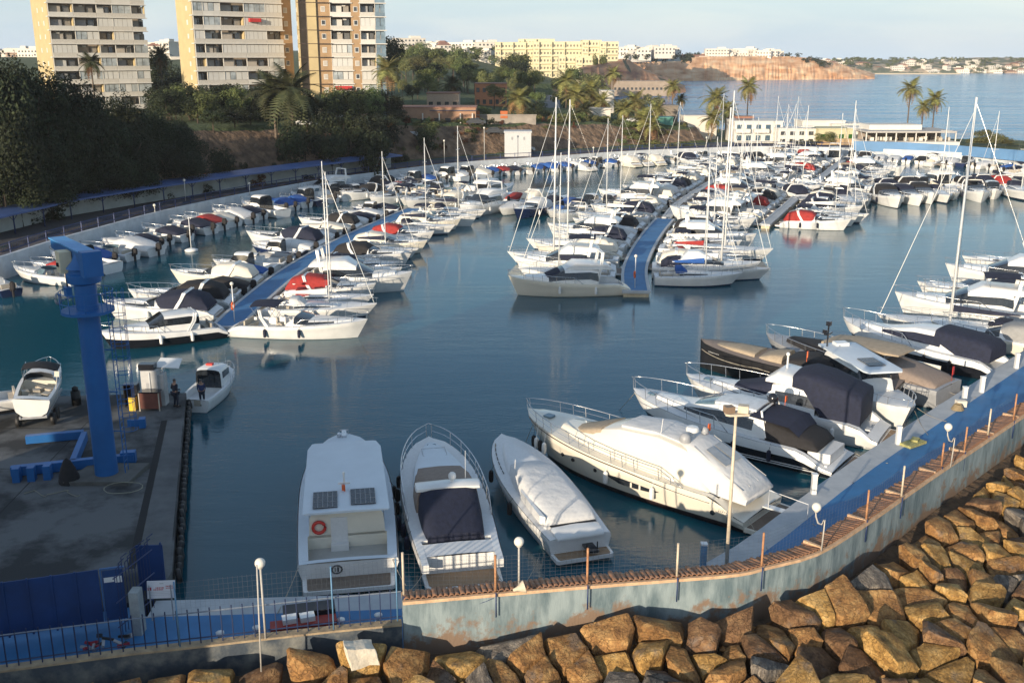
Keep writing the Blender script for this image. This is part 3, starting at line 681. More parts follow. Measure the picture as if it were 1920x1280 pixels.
    if g('mast'):
        t, H, boom = spec['mast']; x = X(t); zt_ = g('mastz', s(t)+.35); rk = g('rake', 0)
        mb = MB(); mb.tube([(x, 0, zt_-.3), (x-rk*.5, 0, zt_+H*.5), (x-rk, 0, zt_+H)], g('mastr', .062), 7, r2=g('mastr', .062)*.7); mb.build('mast', alu, o)
        for k in ((.42, .72) if H > 9 else (.5,)):
            MB().tube([(x, -.75, zt_+H*k), (x+.12, 0, zt_+H*k), (x, .75, zt_+H*k)], .03, 4).build('spreader', alu, o)
        mb = MB(); th = zt_+H*.98; r_ = g('wire', .005)
        for sg in (1, -1):
            for k in ((.42,.72) if H > 9 else (.5,)): mb.tube([(x-.1, hb(t)*.95*sg, s(t)), (x, .75*sg, zt_+H*k), (x-rk, 0, th)], r_, 3, cap=False)
        mb.tube([(-L/2+.1, 0, s(0)), (x-rk, 0, th)], r_, 3, cap=False); mb.build('rigging', steel, o)
        bowx = xx(1, s(1))
        a_, b_ = Vector((bowx-.25, 0, s(1)+.1)), Vector((x-rk+.05, 0, zt_+H*.94)); mb = MB(); mb.tube([a_, a_.lerp(b_, .04), a_.lerp(b_, .5), b_], .04 if g('genoa', True) else .012, 5, r2=.018); mb.build('furled_sail' if g('genoa', True) else 'forestay', g('genoam', alu), o)
        mb = MB(); mb.tube([(x-.1, 0, zt_+.75), (x-boom, 0, zt_+.85)], .06, 5); mb.build('boom', alu, o)
        if g('sailm'):
            mb = MB(); rows = []
            for i in range(7):
                k = i/6; hh = lerp(.42, .14, k); rows.append([(x-.15-(boom-.2)*k, y*hh*.55, zt_+.82+z*hh) for y, z in ((-.6,-.25),(-.55,.4),(0,1),(.55,.4),(.6,-.25))])
            mb.rings(rows, closed=True); mb.quad(rows[0]); mb.quad(rows[-1][::-1]); part(mb, 'sail_cover', g('sailm'), o, 60)
    if g('cons'):
        t = spec['cons']; mb = MB(); mb.box((X(t), 0, g('floor', .35)+.5), (.7, .75, 1.0)); mb.box((X(t)-1.0, 0, g('floor', .35)+.3), (.45, .9, .6)); part(mb, 'console', white, o)
        a = MB(); a.quad([(X(t)+.3, -.36, g('floor', .35)+1.0), (X(t)+.3, .36, g('floor', .35)+1.0), (X(t)+.08, .32, g('floor', .35)+1.4), (X(t)+.08, -.32, g('floor', .35)+1.4)]); a.build('windscreen', paleg, o)
    if g('seats'):
        mb = MB()
        for (t, y, lx, ly) in spec['seats']: mb.box((X(t), y, g('floor', .35)+.22), (lx, ly, .4)); mb.box((X(t)-lx/2+.06, y, g('floor', .35)+.6), (.12, ly, .4))
        part(mb, 'seat', seat_, o)
    for (t, sg, m_) in g('fenders', []):
        mb = MB(); y = (hb(t)+.14)*sg; zz = s(t)*.55; x = xx(t, s(t))
        mb.lathe((x, y, zz-.35), [(.03,0),(.12,.06),(.14,.35),(.12,.62),(.03,.70)], 8); mb.tube([(x, y, zz+.33), (x, hb(t)*.97*sg, s(t)+.05)], .012, 3); part(mb, 'fender', m_, o)
    for (t, y, r_) in g('hatch', []):
        mb = MB(); z = s(t)+.06+g('hz', 0.0); mb.prism([(X(t)+r_*a, y+r_*b_) for a, b_ in ((-.8,-1),(.8,-1),(1,-.8),(1,.8),(.8,1),(-.8,1),(-1,.8),(-1,-.8))], z-.05, z+.045); part(mb, 'hatch', paleg, o)
    for (nm, fn) in g('extra', []):
        q = MB(); m_ = fn(q, sh, X, L, B); part(q, nm, m_, o)
    nest(o); return o
NEST = {'platform_planking':'swim_platform','bimini_frame':'bimini_canopy','windscreen_frame':'windscreen','spreader':'mast','sail_cover':'boom','window_bar':'hull_window','hatch_outline':'deck','enclosure_seam':'cockpit_enclosure','clear_panel':'cockpit_enclosure','solar_frame':'solar_panel','porthole':'hull','rub_stripe':'hull','side_stripe':'hull','topside_band':'hull','window':'cabin','radar_dome':'hard_top','emblem':'hull','hull_lettering':'hull','seam':'cover','door':'cabin'}
def nest(o):
    ks = KIDS.get(o.name, []); by = {}
    for k in ks: by.setdefault(k.name.split('.')[0], []).append(k)
    used = {}
    for k in list(ks):
        n = k.name.split('.')[0]; p_ = NEST.get(n)
        if p_ and by.get(p_):
            i = min(used.get(n, 0), len(by[p_])-1); used[n] = used.get(n, 0)+1; tgt = by[p_][i]
            ks.remove(k); k.parent = tgt; KIDS.setdefault(tgt.name, []).append(k)
def between(bow, stern, o, L0):
    "stands a boat between two points of the water"
    d = (bow-stern); L = d.xy.length; c = (bow+stern)/2
    o.location = (c.x, c.y, 0); o.rotation_euler = (0, 0, math.atan2(d.y, d.x)); return o
# --- small kinds used many times -------------------------------------------------
def cuddy(L=6.5, B=2.4, cover=None, side=white, **k):
    fs, fb = .75, 1.15; sp = dict(L=L, B=B, fs=fs, fb=fb, tc=.52, ws=.2, floor=.25, side=side, ob=1, n=10, wind=(.46,.58,B*.40,.42), windm=k.pop('windm', paleg),
        seats=[(.42,.45,.5,.5),(.42,-.45,.5,.5),(.12,0,.45,B*.6)], rail=(.62,.99,.38,4), house=[dict(st=[(.56,B*.36,fs,fs+.34),(.72,B*.32,fs+.1,fs+.42),(.88,B*.14,fb-.2,fb+.02)], m=white)])
    if cover is not None: sp['covers'] = [dict(st=[(.04,B*.44,fs-.05,fs+.1),(.12,B*.45,fs-.05,fs+.35),(.42,B*.45,fs-.03,fs+.75),(.55,B*.43,fs,fs+.45)], m=cover)]; sp.pop('seats')
    sp.update(k); return sp
def openb(L=5.6, B=2.1, **k):
    sp = dict(L=L, B=B, fs=.62, fb=.95, tc=.78, ws=.16, floor=.2, ob=1, n=10, cons=.5, seats=[(.12,0,.4,B*.6)]); sp.update(k); return sp
def covered(L=6.2, B=2.3, m=blkc, **k):
    fs, fb = .7, 1.1; sp = dict(L=L, B=B, fs=fs, fb=fb, tc=.02, ts=.05, n=10, ob=1, covers=[dict(st=[(.01,B*.46,fs-.1,fs+.15),(.2,B*.5,fs-.12,fs+.55),(.45,B*.51,fs-.08,fs+.85),(.62,B*.48,fs,fs+.55),(.85,B*.25,fb-.15,fb+.12),(.95,B*.08,fb-.1,fb+.05)], m=m, tum=.8)]); sp.update(k); return sp
def pilot(L=7.2, B=2.6, side=white, **k):
    fs, fb = .8, 1.35; sp = dict(name='cabin_boat', L=L, B=B, fs=fs, fb=fb, tc=.42, ws=.2, floor=.3, side=side, n=10, rail=(.55,.99,.45,4), bq=.65,
        house=[dict(st=[(.40,B*.36,fs-.3,fs+1.35),(.46,B*.37,fs,fs+1.42),(.62,B*.34,fs,fs+1.38),(.70,B*.31,fs+.1,fs+.55),(.86,B*.16,fb-.2,fb+.05)], win=(0,1), glass=(2,), aft=glass, low=.42, hi=.85)]); sp.update(k); return sp
def cruiser(L=9.5, B=3.1, cover=navy, side=white, cab=white, **k):
    fs, fb = 1.0, 1.55; sp = dict(name='motor_cruiser', L=L, B=B, fs=fs, fb=fb, sd=.09, sk=.55, tc=.46, ws=.24, floor=.5, side=side, n=12, rail=(.5,.995,.55,6), arch=(.26,B*.45,1.25,.5), plat=(.7,teak), seats=[(.14,0,.5,B*.55),(.34,.5,.5,.5)],
        hatch=[(.80,0,.22)], hz=.05, house=[dict(st=[(.44,B*.42,fs,fs+.28),(.50,B*.42,fs+.02,fs+.85),(.60,B*.38,fs+.05,fs+.55),(.78,B*.26,fs+.25,fs+.55),(.90,B*.1,fb-.15,fb+.02)], glass=(1,), win=(2,), low=.35, m=cab)], bimini=[], fenders=[(.3,1,white),(.55,1,white),(.3,-1,navy),(.55,-1,navy)])
    if cover is not None: sp['covers'] = [dict(st=[(.05,B*.42,fs-.02,fs+.25),(.10,B*.42,fs,fs+.95),(.26,B*.43,fs,fs+1.35),(.44,B*.42,fs,fs+1.2),(.52,B*.38,fs+.1,fs+.75)], m=cover, tum=.85)]; sp.pop('seats')
    sp.update(k); return sp
def flybridge(L=11.5, B=3.7, side=white, can=None, **k):
    fs, fb = 1.15, 1.9; sp = dict(name='motor_yacht', L=L, B=B, fs=fs, fb=fb, sd=.10, sk=.55, tc=.28, ws=.25, floor=.6, side=side, n=12, rail=(.4,.995,.6,7), plat=(.8,teak), hatch=[(.82,0,.25)], hz=.05, fenders=[(.3,1,white),(.6,1,white),(.3,-1,white),(.6,-1,white)],
        house=[dict(st=[(.27,B*.40,fs-.3,fs+1.45),(.34,B*.42,fs,fs+1.55),(.55,B*.41,fs,fs+1.5),(.68,B*.36,fs+.15,fs+.75),(.86,B*.16,fb-.15,fb+.05)], win=(0,1), glass=(2,), aft=glass, low=.35, hi=.78),
               dict(name='flybridge', st=[(.16,B*.36,fs+1.42,fs+1.6),(.2,B*.37,fs+1.42,fs+1.95),(.46,B*.34,fs+1.46,fs+2.1),(.54,B*.26,fs+1.4,fs+1.5)], tum=.97)], arch=(.24,B*.36,2.9,.4))
    if can is not None: sp['bimini'] = [dict(t0=.2, t1=.46, w=B*.34, z=fs+3.1, m=can)]
    sp.update(k); return sp
def sail(L=9.5, B=3.1, H=11.0, side=white, sm_=navy, **k):
    fs, fb = .95, 1.25; sp = dict(name='sailing_yacht', L=L, B=B, fs=fs, fb=fb, ov=1.1, sternw=.72, bq=.9, full=2.0, tc=.28, ws=.4, floor=.45, side=side, n=12, rail=(.02,.995,.55,9), railr=.014, sheerp=1.3, mast=(.58,H,L*.38), sailm=sm_, boot=navyh if side is white else white,
        house=[dict(st=[(.28,B*.30,fs-.1,fs+.42),(.36,B*.31,fs,fs+.45),(.60,B*.26,fs,fs+.38),(.78,B*.10,fs+.1,fs+.18)], win=(0,1), low=.35, hi=.72)], seats=[(.14,.75,1.3,.4),(.14,-.75,1.3,.4)],
        covers=[dict(name='spray_hood', st=[(.24,B*.27,fs+.35,fs+.95),(.31,B*.27,fs+.35,fs+.98),(.37,B*.22,fs+.4,fs+.5)], m=sm_ or navy)]); sp.update(k); return sp
# ------------------------------------------------------------ the large boats near the camera
def lab(o, label, cat, group=None): return tag(o, label, cat, group)
def tube_part(parent, name, pts, r, m, n=5):
    return MB().tube(pts, r, n).build(name, m, parent)
def rope(parent, a, b, sag=.3, m=None, name='mooring_rope', r=.018):
    a, b = Vector(a), Vector(b); pts = [a.lerp(b, i/6)-Vector((0,0,sag*4*(i/6)*(1-i/6))) for i in range(7)]
    return MB().tube(pts, r, 4, cap=False).build(name, m or ropem, parent)
ropem = mat('rope', (0.30,0.27,0.22), 0.9, var=0.2)
def letters(t0, t1, sg, z, h, m_):
    def fn(q, sh, X, L, B):
        hb, s, xx = sh; r_ = random.Random(int(t0*1000)); n = 8
        for i in range(n):
            ta = lerp(t0, t1, i/n); tb = lerp(t0, t1, (i+.6)/n); ya, yb = (hb(ta)*1.02+.02)*sg, (hb(tb)*1.02+.02)*sg
            hh = h*r_.uniform(.6, 1.0); q.quad([(xx(ta,z),ya,z),(xx(tb,z),yb,z),(xx(tb,z),yb,z+hh*.3),(xx(ta,z),ya,z+hh*.3)]); q.quad([(xx(ta,z),ya,z),(lerp(xx(ta,z),xx(tb,z),.35),lerp(ya,yb,.35),z),(lerp(xx(ta,z),xx(tb,z),.35),lerp(ya,yb,.35),z+hh),(xx(ta,z),ya,z+hh)])
        return m_
    return fn
# 1: broad pale blue-white trawler style cruiser with two solar panels
roofw = mat('roof_white', (0.60,0.66,0.72), 0.5, var=0.04, scale=1)
L1 = 14.0
def solar_fn(t0, t1, y0, y1, z, grid=(3,5)):
    def fn(q, sh, X, L, B):
        q.box(((X(t0)+X(t1))/2, (y0+y1)/2, z+.03), (X(t1)-X(t0), y1-y0, .04)); return solar
    return fn
def grid_fn(t0, t1, y0, y1, z, nx, ny):
    def fn(q, sh, X, L, B):
        for i in range(nx+1): q.box((lerp(X(t0), X(t1), i/nx), (y0+y1)/2, z+.055), (.018, y1-y0, .008))
        for i in range(ny+1): q.box(((X(t0)+X(t1))/2, lerp(y0, y1, i/ny), z+.059), (X(t1)-X(t0), .018, .008))
        return grey_
    return fn
def lifering(q, c, r=.3, m=None, n=14, tilt=None):
    pts = [(0, math.cos(2*math.pi*i/n)*r, math.sin(2*math.pi*i/n)*r) for i in range(n+1)]
    q.tube([(c[0]+p[0], c[1]+p[1], c[2]+p[2]) for p in pts], r*.28, 6, cap=False)
def h1_door(q, sh, X, L, B): q.box((X(.184), .35, 1.3), (.04, .75, 1.3)); return deckw
def h1_step(q, sh, X, L, B): q.box((X(.17), .35, .58), (.36, .8, .28)); return white
def h1_ring(q, sh, X, L, B): lifering(q, (X(.183)-.08, 1.25, 1.55), .27); return redp
def h1_anchor(q, sh, X, L, B):
    q.box((L/2-.35, 0, 1.8), (1.0,.26,.12)); q.tube([(L/2+.2,-.22,1.8),(L/2+.2,.22,1.8)], .05, 5); q.lathe((L/2-.7,.28,1.75), [(.11,0),(.11,.2),(.06,.26)], 8); q.tube([(L/2-.4,-.25,1.7),(L/2-.4,-.25,2.05),(L/2-.4,.25,2.05),(L/2-.4,.25,1.7)], .02, 4); return steel
def h1_mast(q, sh, X, L, B): q.tube([(X(.31),.05,2.4),(X(.31),.05,3.3)], .05, 6); q.box((X(.31)+.1,.05,2.8), (.12,.55,.08)); q.ball((X(.31),.05,3.35), .07); return white
def h1_horn(q, sh, X, L, B): q.tube([(X(.30),.05,2.4),(X(.30),.05,2.8)], .045, 5); q.box((X(.30)-.05,.12,2.7), (.16,.10,.25)); return orange
def emblem_fn(x, y, z, r):
    def fn(q, sh, X, L, B):
        pts = [(x, y+math.cos(2*math.pi*i/16)*r, z+math.sin(2*math.pi*i/16)*r*.85) for i in range(17)]; q.tube(pts, .035, 4); q.tube([(x,y-.05,z-r*.5),(x,y-.05,z+r*.5)], .03, 4); q.tube([(x,y+.07,z-r*.4),(x,y+.07,z+r*.4)], .02, 4); return black
    return fn
H1 = boat(dict(name='motor_cruiser', L=L1, B=4.6, fs=1.05, fb=1.75, bq=.60, full=2.3, ov=.5, sternw=.93, n=18, tc=.185, ts=.02, ws=.42, floor=.45, inner=cream, floorm=mat('cockpit_sole', (0.42,0.42,0.40), .6, var=.05), deckm=roofw, bottom=antif,
    house=[dict(st=[(.185,1.72,1.0,2.33),(.25,1.76,1.05,2.36),(.70,1.70,1.2,2.40),(.755,1.5,1.35,1.95),(.80,1.3,1.5,1.75)], win=(0,1,2), aft=cream, tum=.93, low=.42, hi=.74, m=roofw, wm=grey_),
           dict(name='roof', st=[(.150,1.86,2.36,2.45),(.16,1.88,2.36,2.46),(.70,1.82,2.38,2.50),(.765,1.62,2.36,2.44)], m=roofw, tum=1.0, low=.3, hi=.6)],
    plat=(1.15,teak), platround=.16, platw=.93, fenders=[(.55,-1,blkc),(.42,-1,blkc),(.30,-1,navy)],
    extra=[('solar_panel', solar_fn(.175,.298,.38,1.48,2.49)), ('solar_panel', solar_fn(.185,.304,-1.34,-.22,2.49)), ('solar_frame', grid_fn(.175,.298,.38,1.48,2.49,3,5)), ('solar_frame', grid_fn(.185,.304,-1.34,-.22,2.49,3,5)),
           ('door', h1_door), ('step', h1_step), ('life_ring', h1_ring), ('windlass', h1_anchor), ('antenna_mast', h1_mast), ('beacon', h1_horn), ('emblem', emblem_fn(-L1/2-.03, .5, .72, .22))]))
between(P(645,810,1.75), P(653,1052,1.05), H1, L1); lab(H1, 'broad pale motor cruiser with two black solar panels on its flat roof', 'boat')
# 2: open cruiser, taupe coachroof cover, navy cockpit cover
L2 = 12.6
def dome_fn(x, y, z, r, m, hh=.0, sq=1.15):
    def fn(q, sh, X, L, B):
        q.lathe((X(x), y, z), [(r*.5,-.15-hh),(r*.5,-.02),(r*.92,0),(r,r*.55),(r*.85,r*sq),(r*.5,r*sq*1.28),(.02,r*sq*1.38)], 14); return m
    return fn
def ant_fn(x, y, z, h): 
    def fn(q, sh, X, L, B): q.tube([(X(x),y,z),(X(x)-.12,y,z+h)], .018, 4); return white
    return fn
def h2_gate(q, sh, X, L, B):
    hb, s, xx = sh
    for k in range(3): q.box((X(.05+.028*k), 1.35, .62+.22*k), (.34,.55,.05))
    return teak
def h2_hatch(q, sh, X, L, B):
    for sg in (1,-1): q.box((X(.80), .62*sg, 1.98), (1.1,.02,.015))
    q.box((X(.80)-.55,0,1.98),(.02,1.26,.015)); q.box((X(.80)+.55,0,1.975),(.02,1.26,.015)); return grey_
def wing_fn(t0, t1, y, z0, z1, w=.2):
    def fn(q, sh, X, L, B):
        for sg in (1,-1): q.prism([(X(t0),(y-w/2)*sg),(X(t1),(y*1.06-w/2)*sg),(X(t1),(y*1.06+w/2)*sg),(X(t0),(y+w/2)*sg)], z0, z1)
        return white
    return fn
H2 = boat(dict(name='motor_cruiser', L=L2, B=4.15, fs=1.15, fb=1.85, bq=.60, full=2.3, ov=1.0, sternw=.88, n=18, tc=.12, ts=.09, ws=.3, floor=.6, rub=mat('rub_rail_grey', (.10,.10,.11), .5),
    house=[dict(name='coachroof', st=[(.50,1.35,1.35,2.05),(.56,1.42,1.45,2.15),(.68,1.22,1.6,2.02),(.84,.72,1.75,1.95),(.93,.25,1.8,1.88)], m=roofw, tum=.9)],
    covers=[dict(name='windscreen_cover', st=[(.34,1.52,1.2,2.52),(.38,1.54,1.25,2.56),(.48,1.50,1.35,2.45),(.615,1.28,1.5,2.10)], m=taupe, tum=.9, low=.3, hi=.7),
            dict(name='hard_top', st=[(.315,1.50,2.46,2.60),(.33,1.54,2.46,2.66),(.375,1.54,2.48,2.66),(.385,1.45,2.5,2.60)], m=white, tum=.95),
            dict(name='cockpit_cover', st=[(.115,1.30,1.0,1.45),(.14,1.36,1.05,1.62),(.22,1.44,1.15,2.1),(.325,1.46,1.2,2.58)], m=navy, tum=.92, low=.3, hi=.7)],
    plat=(1.35,teak2), platround=.30, platw=.94, rail=(.28,.995,.75,9), railmid=True, railr=.026, hatch=[(.885,0,.24)], hz=.10, fenders=[(.72,1,blkc),(.60,1,blkc),(.30,1,navy),(.2,1,navy)],
    extra=[('step', h2_gate), ('antenna', ant_fn(.40,-.95,2.5,1.5)), ('radar_dome', dome_fn(.36,-.25,2.82,.19,white,.15)), ('hatch_outline', h2_hatch), ('coaming', wing_fn(-.06,.13,1.62,.8,1.18,.3))]))
between(P(805,822,1.85), P(862,1072,.4)+Vector((0,.4,0)), H2, L2); lab(H2, 'white open cruiser with a navy cockpit cover and taupe windscreen cover', 'boat')
# 3: slim performance boat under a full pale cover
L3 = 12.2
def h3_fin(q, sh, X, L, B):
    for sg in (1,): q.prism([(X(.10),1.25*sg),(X(.38),1.28*sg),(X(.36),1.42*sg),(X(.12),1.45*sg)], 1.2, 1.62)
    return white
def h3_pass(q, sh, X, L, B): q.box((X(-.02),-.35,.62), (1.2,.5,.10)); q.tube([(X(-.05),-.1,.5),(X(-.05),-.1,1.0)], .03, 5); q.tube([(X(-.05),-.6,.5),(X(-.05),-.6,1.0)], .03, 5); return black
def h3_line(q, sh, X, L, B):
    hb, s, xx = sh
    for k in range(7):
        t = .60+k*.045; q.tube([(X(t),hb(t)*.80,s(t)+.07),(X(t+.03),hb(t+.03)*.80,s(t+.03)+.07)], .03, 4)
    return black
def h3_slot(q, sh, X, L, B): q.box((X(.075), 0, 1.27), (.16, 2.25, .02)); return blkc
H3 = boat(dict(name='motor_cruiser', L=L3, B=3.55, fs=1.05, fb=1.55, bq=.66, full=2.2, ov=1.2, sternw=.84, n=18, tc=0, ts=0, hatch=[(.82,0,.26)],
    house=[dict(name='coachroof', st=[(.58,1.15,1.15,1.45),(.62,1.15,1.2,1.55),(.76,.85,1.3,1.62),(.90,.3,1.4,1.55)], m=deckw)],
    covers=[dict(name='cover', st=[(.085,1.28,1.0,1.28),(.11,1.33,1.02,1.62),(.28,1.38,1.08,1.88),(.48,1.32,1.12,2.05),(.56,1.18,1.15,1.85),(.645,1.0,1.2,1.58)], m=palec, tum=.86),
            dict(name='engine_hatch', st=[(-.01,1.12,1.0,1.12),(.0,1.14,1.0,1.2),(.06,1.16,1.02,1.3),(.07,1.14,1.02,1.26)], m=white, tum=.98)],
    plat=(.75,teak2), platround=.22, fenders=[(.70,1,blkc),(.38,1,blkc)],
    extra=[('windscreen_fin', h3_fin), ('gangway', h3_pass), ('grab_rail', h3_line), ('vent', h3_slot), ('antenna', ant_fn(.52,1.1,1.6,.9))]))
between(P(940,815,1.5), P(1088,1030,.4), H3, L3); lab(H3, 'slim white motorboat under a pale cover, right of the navy covered cruiser', 'boat')
# 4: big cream yacht with clear-sided cockpit enclosure
L4 = 14.9
crm = mat('yacht_cream', (0.72,0.67,0.57), .22, var=.03, scale=.7, coat=.4)
def h4_ports(q, sh, X, L, B):
    hb, s, xx = sh
    for t in (.76,.70,.585):
        for sg in (1,-1):
            y = hb(t)*(.97-.12*t**3); q.tube([(xx(t,s(t)*.55), (y-.05)*sg, s(t)*.56), (xx(t,s(t)*.55), (y+.012)*sg, s(t)*.56)], .11, 10)
    for sg in (1,-1): q.tube([(X(.11), (hb(.11)*.985-.05)*sg, .75), (X(.11), (hb(.11)*.985+.02)*sg, .75)], .13, 10)
    return glass
def h4_slit(q, sh, X, L, B):
    hb, s, xx = sh
    for sg in (1,-1):
        pts = []
        for t, z0, z1 in ((.52,1.02,1.10),(.47,.82,1.12),(.41,.80,1.08),(.34,.86,1.02),(.31,.98,1.0)):
            y = (hb(t)*.985+.015)*sg; pts.append(((X(t), y, z0), (X(t), y, z1)))
        for a, b_ in zip(pts, pts[1:]): q.quad([a[0], b_[0], b_[1], a[1]] if sg < 0 else [a[1], b_[1], b_[0], a[0]])
    return glass
def h4_slitbar(q, sh, X, L, B):
    hb, s, xx = sh
    for sg in (1,-1):
        for t in (.42,.385): q.box((X(t), (hb(t)*.985+.02)*sg, .94), (.10,.02,.26))
    return crm
def h4_stripe(q, sh, X, L, B):
    hb, s, xx = sh
    for sg in (1,-1):
        pts = []
        for i in range(20):
            t = .12+.85*i/19; pts.append((xx(t,s(t)*.90), (hb(t)*1.0+.02)*sg, s(t)*.93-(.18*sstep(.5,.2,t))))
        q.tube(pts, .035, 4)
    return mat('bronze_line', (.10,.075,.06), .4)
def h4_zip(q, sh, X, L, B):
    for y in (-1.2,-.4,.5,1.25): q.tube([(X(.23),y*.82,3.42),(X(.035),y*1.0,1.92)], .022, 4)
    return mat('webbing_grey', (.38,.38,.38), .8)
def h4_win(q, sh, X, L, B): q.quad([(X(.195),-.75,3.28),(X(.195),-.15,3.28),(X(.115),-.12,2.74),(X(.115),-.85,2.74)][::-1]); q.quad([(X(.195),.1,3.28),(X(.195),.7,3.28),(X(.115),.8,2.74),(X(.115),.1,2.74)][::-1]); return mat('clear_vinyl', (.30,.32,.34), .25, spec=.8)
def h4_pass(q, sh, X, L, B): q.box((-L/2-1.4,.1,.95), (2.6,.4,.06)); q.tube([(-L/2-.4,.3,.9),(-L/2-.4,.3,1.9),(-L/2-2.4,.3,1.75),(-L/2-2.4,.3,.95)], .022, 4); return white
def radome(x, y, z, m=white):
    def fn(q, sh, X, L, B): q.lathe((X(x),y,z), [(.30,0),(.34,.05),(.34,.18),(.28,.26),(.05,.3)], 12); q.tube([(X(x),y,z-.25),(X(x),y,z)], .12, 6); return m
    return fn
def flag_fn(x, y, z, h=.5, m=None):
    def fn(q, sh, X, L, B): q.tube([(X(x),y,z),(X(x),y,z+h*1.7)], .015, 4); q.box((X(x)-.05,y,z+h*1.2), (.05,.22,h*.9)); return m or orange
    return fn
H4 = boat(dict(name='motor_yacht', L=L4, B=4.5, sd=.13, sk=.45, bz=.30, fs=1.5, fb=2.5, bq=.64, full=2.2, ov=1.5, sternw=.90, n=22, tc=.16, ts=.10, ws=.3, floor=.95, side=crm, deckm=crm, boot=mat('boot_dark', (.03,.02,.022), .4),
    house=[dict(st=[(.14,1.72,1.45,1.75),(.16,1.74,1.5,2.0),(.25,1.78,1.55,3.30),(.36,1.80,1.6,3.60),(.52,1.70,1.75,3.42),(.62,1.52,1.9,2.95),(.70,1.25,2.05,2.50),(.80,.75,2.25,2.45)], m=crm, tum=.78, low=.3, hi=.72, aft=palec)],
    covers=[dict(name='sunroof_cover', st=[(.27,1.02,3.30,3.46),(.38,1.10,3.50,3.70),(.52,1.02,3.32,3.54)], m=palec, tum=.96),
            dict(name='windscreen_cover', st=[(.60,1.22,2.55,3.10),(.635,1.20,2.4,2.94),(.70,.98,2.1,2.60),(.74,.6,2.1,2.48)], m=beige, tum=.93),
            dict(name='cockpit_enclosure', st=[(.015,1.45,1.30,1.62),(.04,1.52,1.35,1.95),(.13,1.58,1.45,2.75),(.235,1.48,1.6,3.46),(.30,1.2,2.5,3.50)], m=palec, tum=.84)],
    plat=(1.3,teak), platround=.35, platw=.95, rail=(.22,.995,.62,12), railmid=True, hatch=[(.895,0,.27)], hz=.05,
    fenders=[(.90,1,blkc),(.88,1,white),(.855,1,blkc),(.83,1,white),(.52,1,white),(.33,1,white)],
    extra=[('hull_lettering', letters(.035, .09, 1, .95, .16, greyc)), ('porthole', h4_ports), ('hull_window', h4_slit), ('window_bar', h4_slitbar), ('rub_stripe', h4_stripe), ('enclosure_seam', h4_zip), ('clear_panel', h4_win), ('gangway', h4_pass), ('satellite_dome', dome_fn(.27,.85,3.45,.30,grey_,.2)), ('radar', radome(.275,.05,3.75)), ('navigation_light', dome_fn(.255,-.7,3.55,.20,grey_,.25)), ('ensign', flag_fn(.25,-.9,3.3,.42)), ('antenna', ant_fn(.36,1.05,3.35,1.1))]))
between(P(1012,772,2.5), P(1400,955,.4), H4, L4); lab(H4, 'large cream motor yacht with a pale canvas cockpit enclosure beside the floodlight pole', 'yacht')
# 5: black hulled sport cruiser
L5 = 13.4
def white_band(z0=.78, z1=1.0):
    def fn(q, sh, X, L, B):
        hb, s, xx = sh
        for sg in (1,-1):
            rows = []
            for i in range(26):
                t = .0+.985*i/25; up = lerp(.66, .60, sstep(.2,.9,t)); a = s(t)*up; b_ = s(t)*1.0
                rows.append([(xx(t,z), (hb(t)*(1.03 if z < b_-.01 else 1.0)+.012)*sg, z) for z in (a, (a+b_)/2, b_)])
            q.rings(rows)
        return white
    return fn
def low_stripe(q, sh, X, L, B):
    hb, s, xx = sh
    for sg in (1,-1):
        for z in (.28,.40):
            q.tube([(xx(t,z), (hb(t)*(.93-.3*t**3)+.01)*sg, z) for t in [.02+.72*i/14 for i in range(15)]], .028, 4)
    return white
def canopy5(q, sh, X, L, B):
    rows = []
    for t, w_, z in ((.16,1.35,2.15),(.20,1.5,2.62),(.36,1.55,2.82),(.44,1.4,2.78)):
        rows.append([(X(t), w_*k, z-.22*k*k) for k in (-1,-.6,0,.6,1)])
    q.rings(rows); q.rings([[(x,y,z-.03) for x,y,z in r_] for r_ in rows]); return navy
H5 = boat(dict(name='motor_yacht', L=L5, B=4.1, sd=.17, sk=.40, fs=1.3, fb=2.15, bq=.64, full=2.1, ov=1.5, sternw=.88, n=22, tc=.32, ts=.03, ws=.3, floor=.7, side=black, bottom=white, boot=black, railmid=False,
    house=[dict(st=[(.30,1.55,1.4,2.45),(.36,1.58,1.45,2.75),(.52,1.50,1.55,2.80),(.62,1.32,1.7,2.50),(.70,1.05,1.85,2.20),(.86,.45,2.02,2.18)], m=white, tum=.80, low=.25, hi=.70, win=(1,2,3), aft=glass)],
    covers=[dict(name='cockpit_cover', st=[(.08,1.35,1.28,1.45),(.11,1.42,1.3,1.85),(.22,1.50,1.35,2.2),(.31,1.50,1.4,2.5)], m=blkc, tum=.85),
            dict(name='sunroof', st=[(.36,1.05,2.72,2.86),(.50,1.05,2.80,2.92),(.56,.9,2.6,2.82)], m=mat('roof_gloss', (.62,.63,.64), .35), tum=.95),
            dict(name='windscreen', st=[(.555,1.05,2.3,2.83),(.60,1.02,2.2,2.66),(.655,.8,2.1,2.42)], m=paleg, tum=.95)],
    plat=(1.5,teak), platround=.55, platw=.97, rail=(.45,.995,.75,7), fenders=[(.42,1,navy),(.26,1,navy)], hatch=[(.90,0,.24)], hz=.04,
    extra=[('topside_band', white_band()), ('sunpad', lambda q, sh, X, L, B: (q.prism([(X(.03),1.1),(X(.12),1.3),(X(.12),-1.3),(X(.03),-1.1)], .55, 1.22), white)[1]), ('side_stripe', low_stripe), ('sun_canopy', canopy5), ('satellite_dome', dome_fn(.34,-.6,3.0,.30,black,.25)), ('arch', lambda q, sh, X, L, B: (q.tube([(X(.30),1.5,1.5),(X(.33),1.25,2.9),(X(.34),-1.25,2.9),(X(.30),-1.5,1.5)], .07, 5), white)[1]), ('ensign', flag_fn(.30,-1.1,2.7,.35))]))
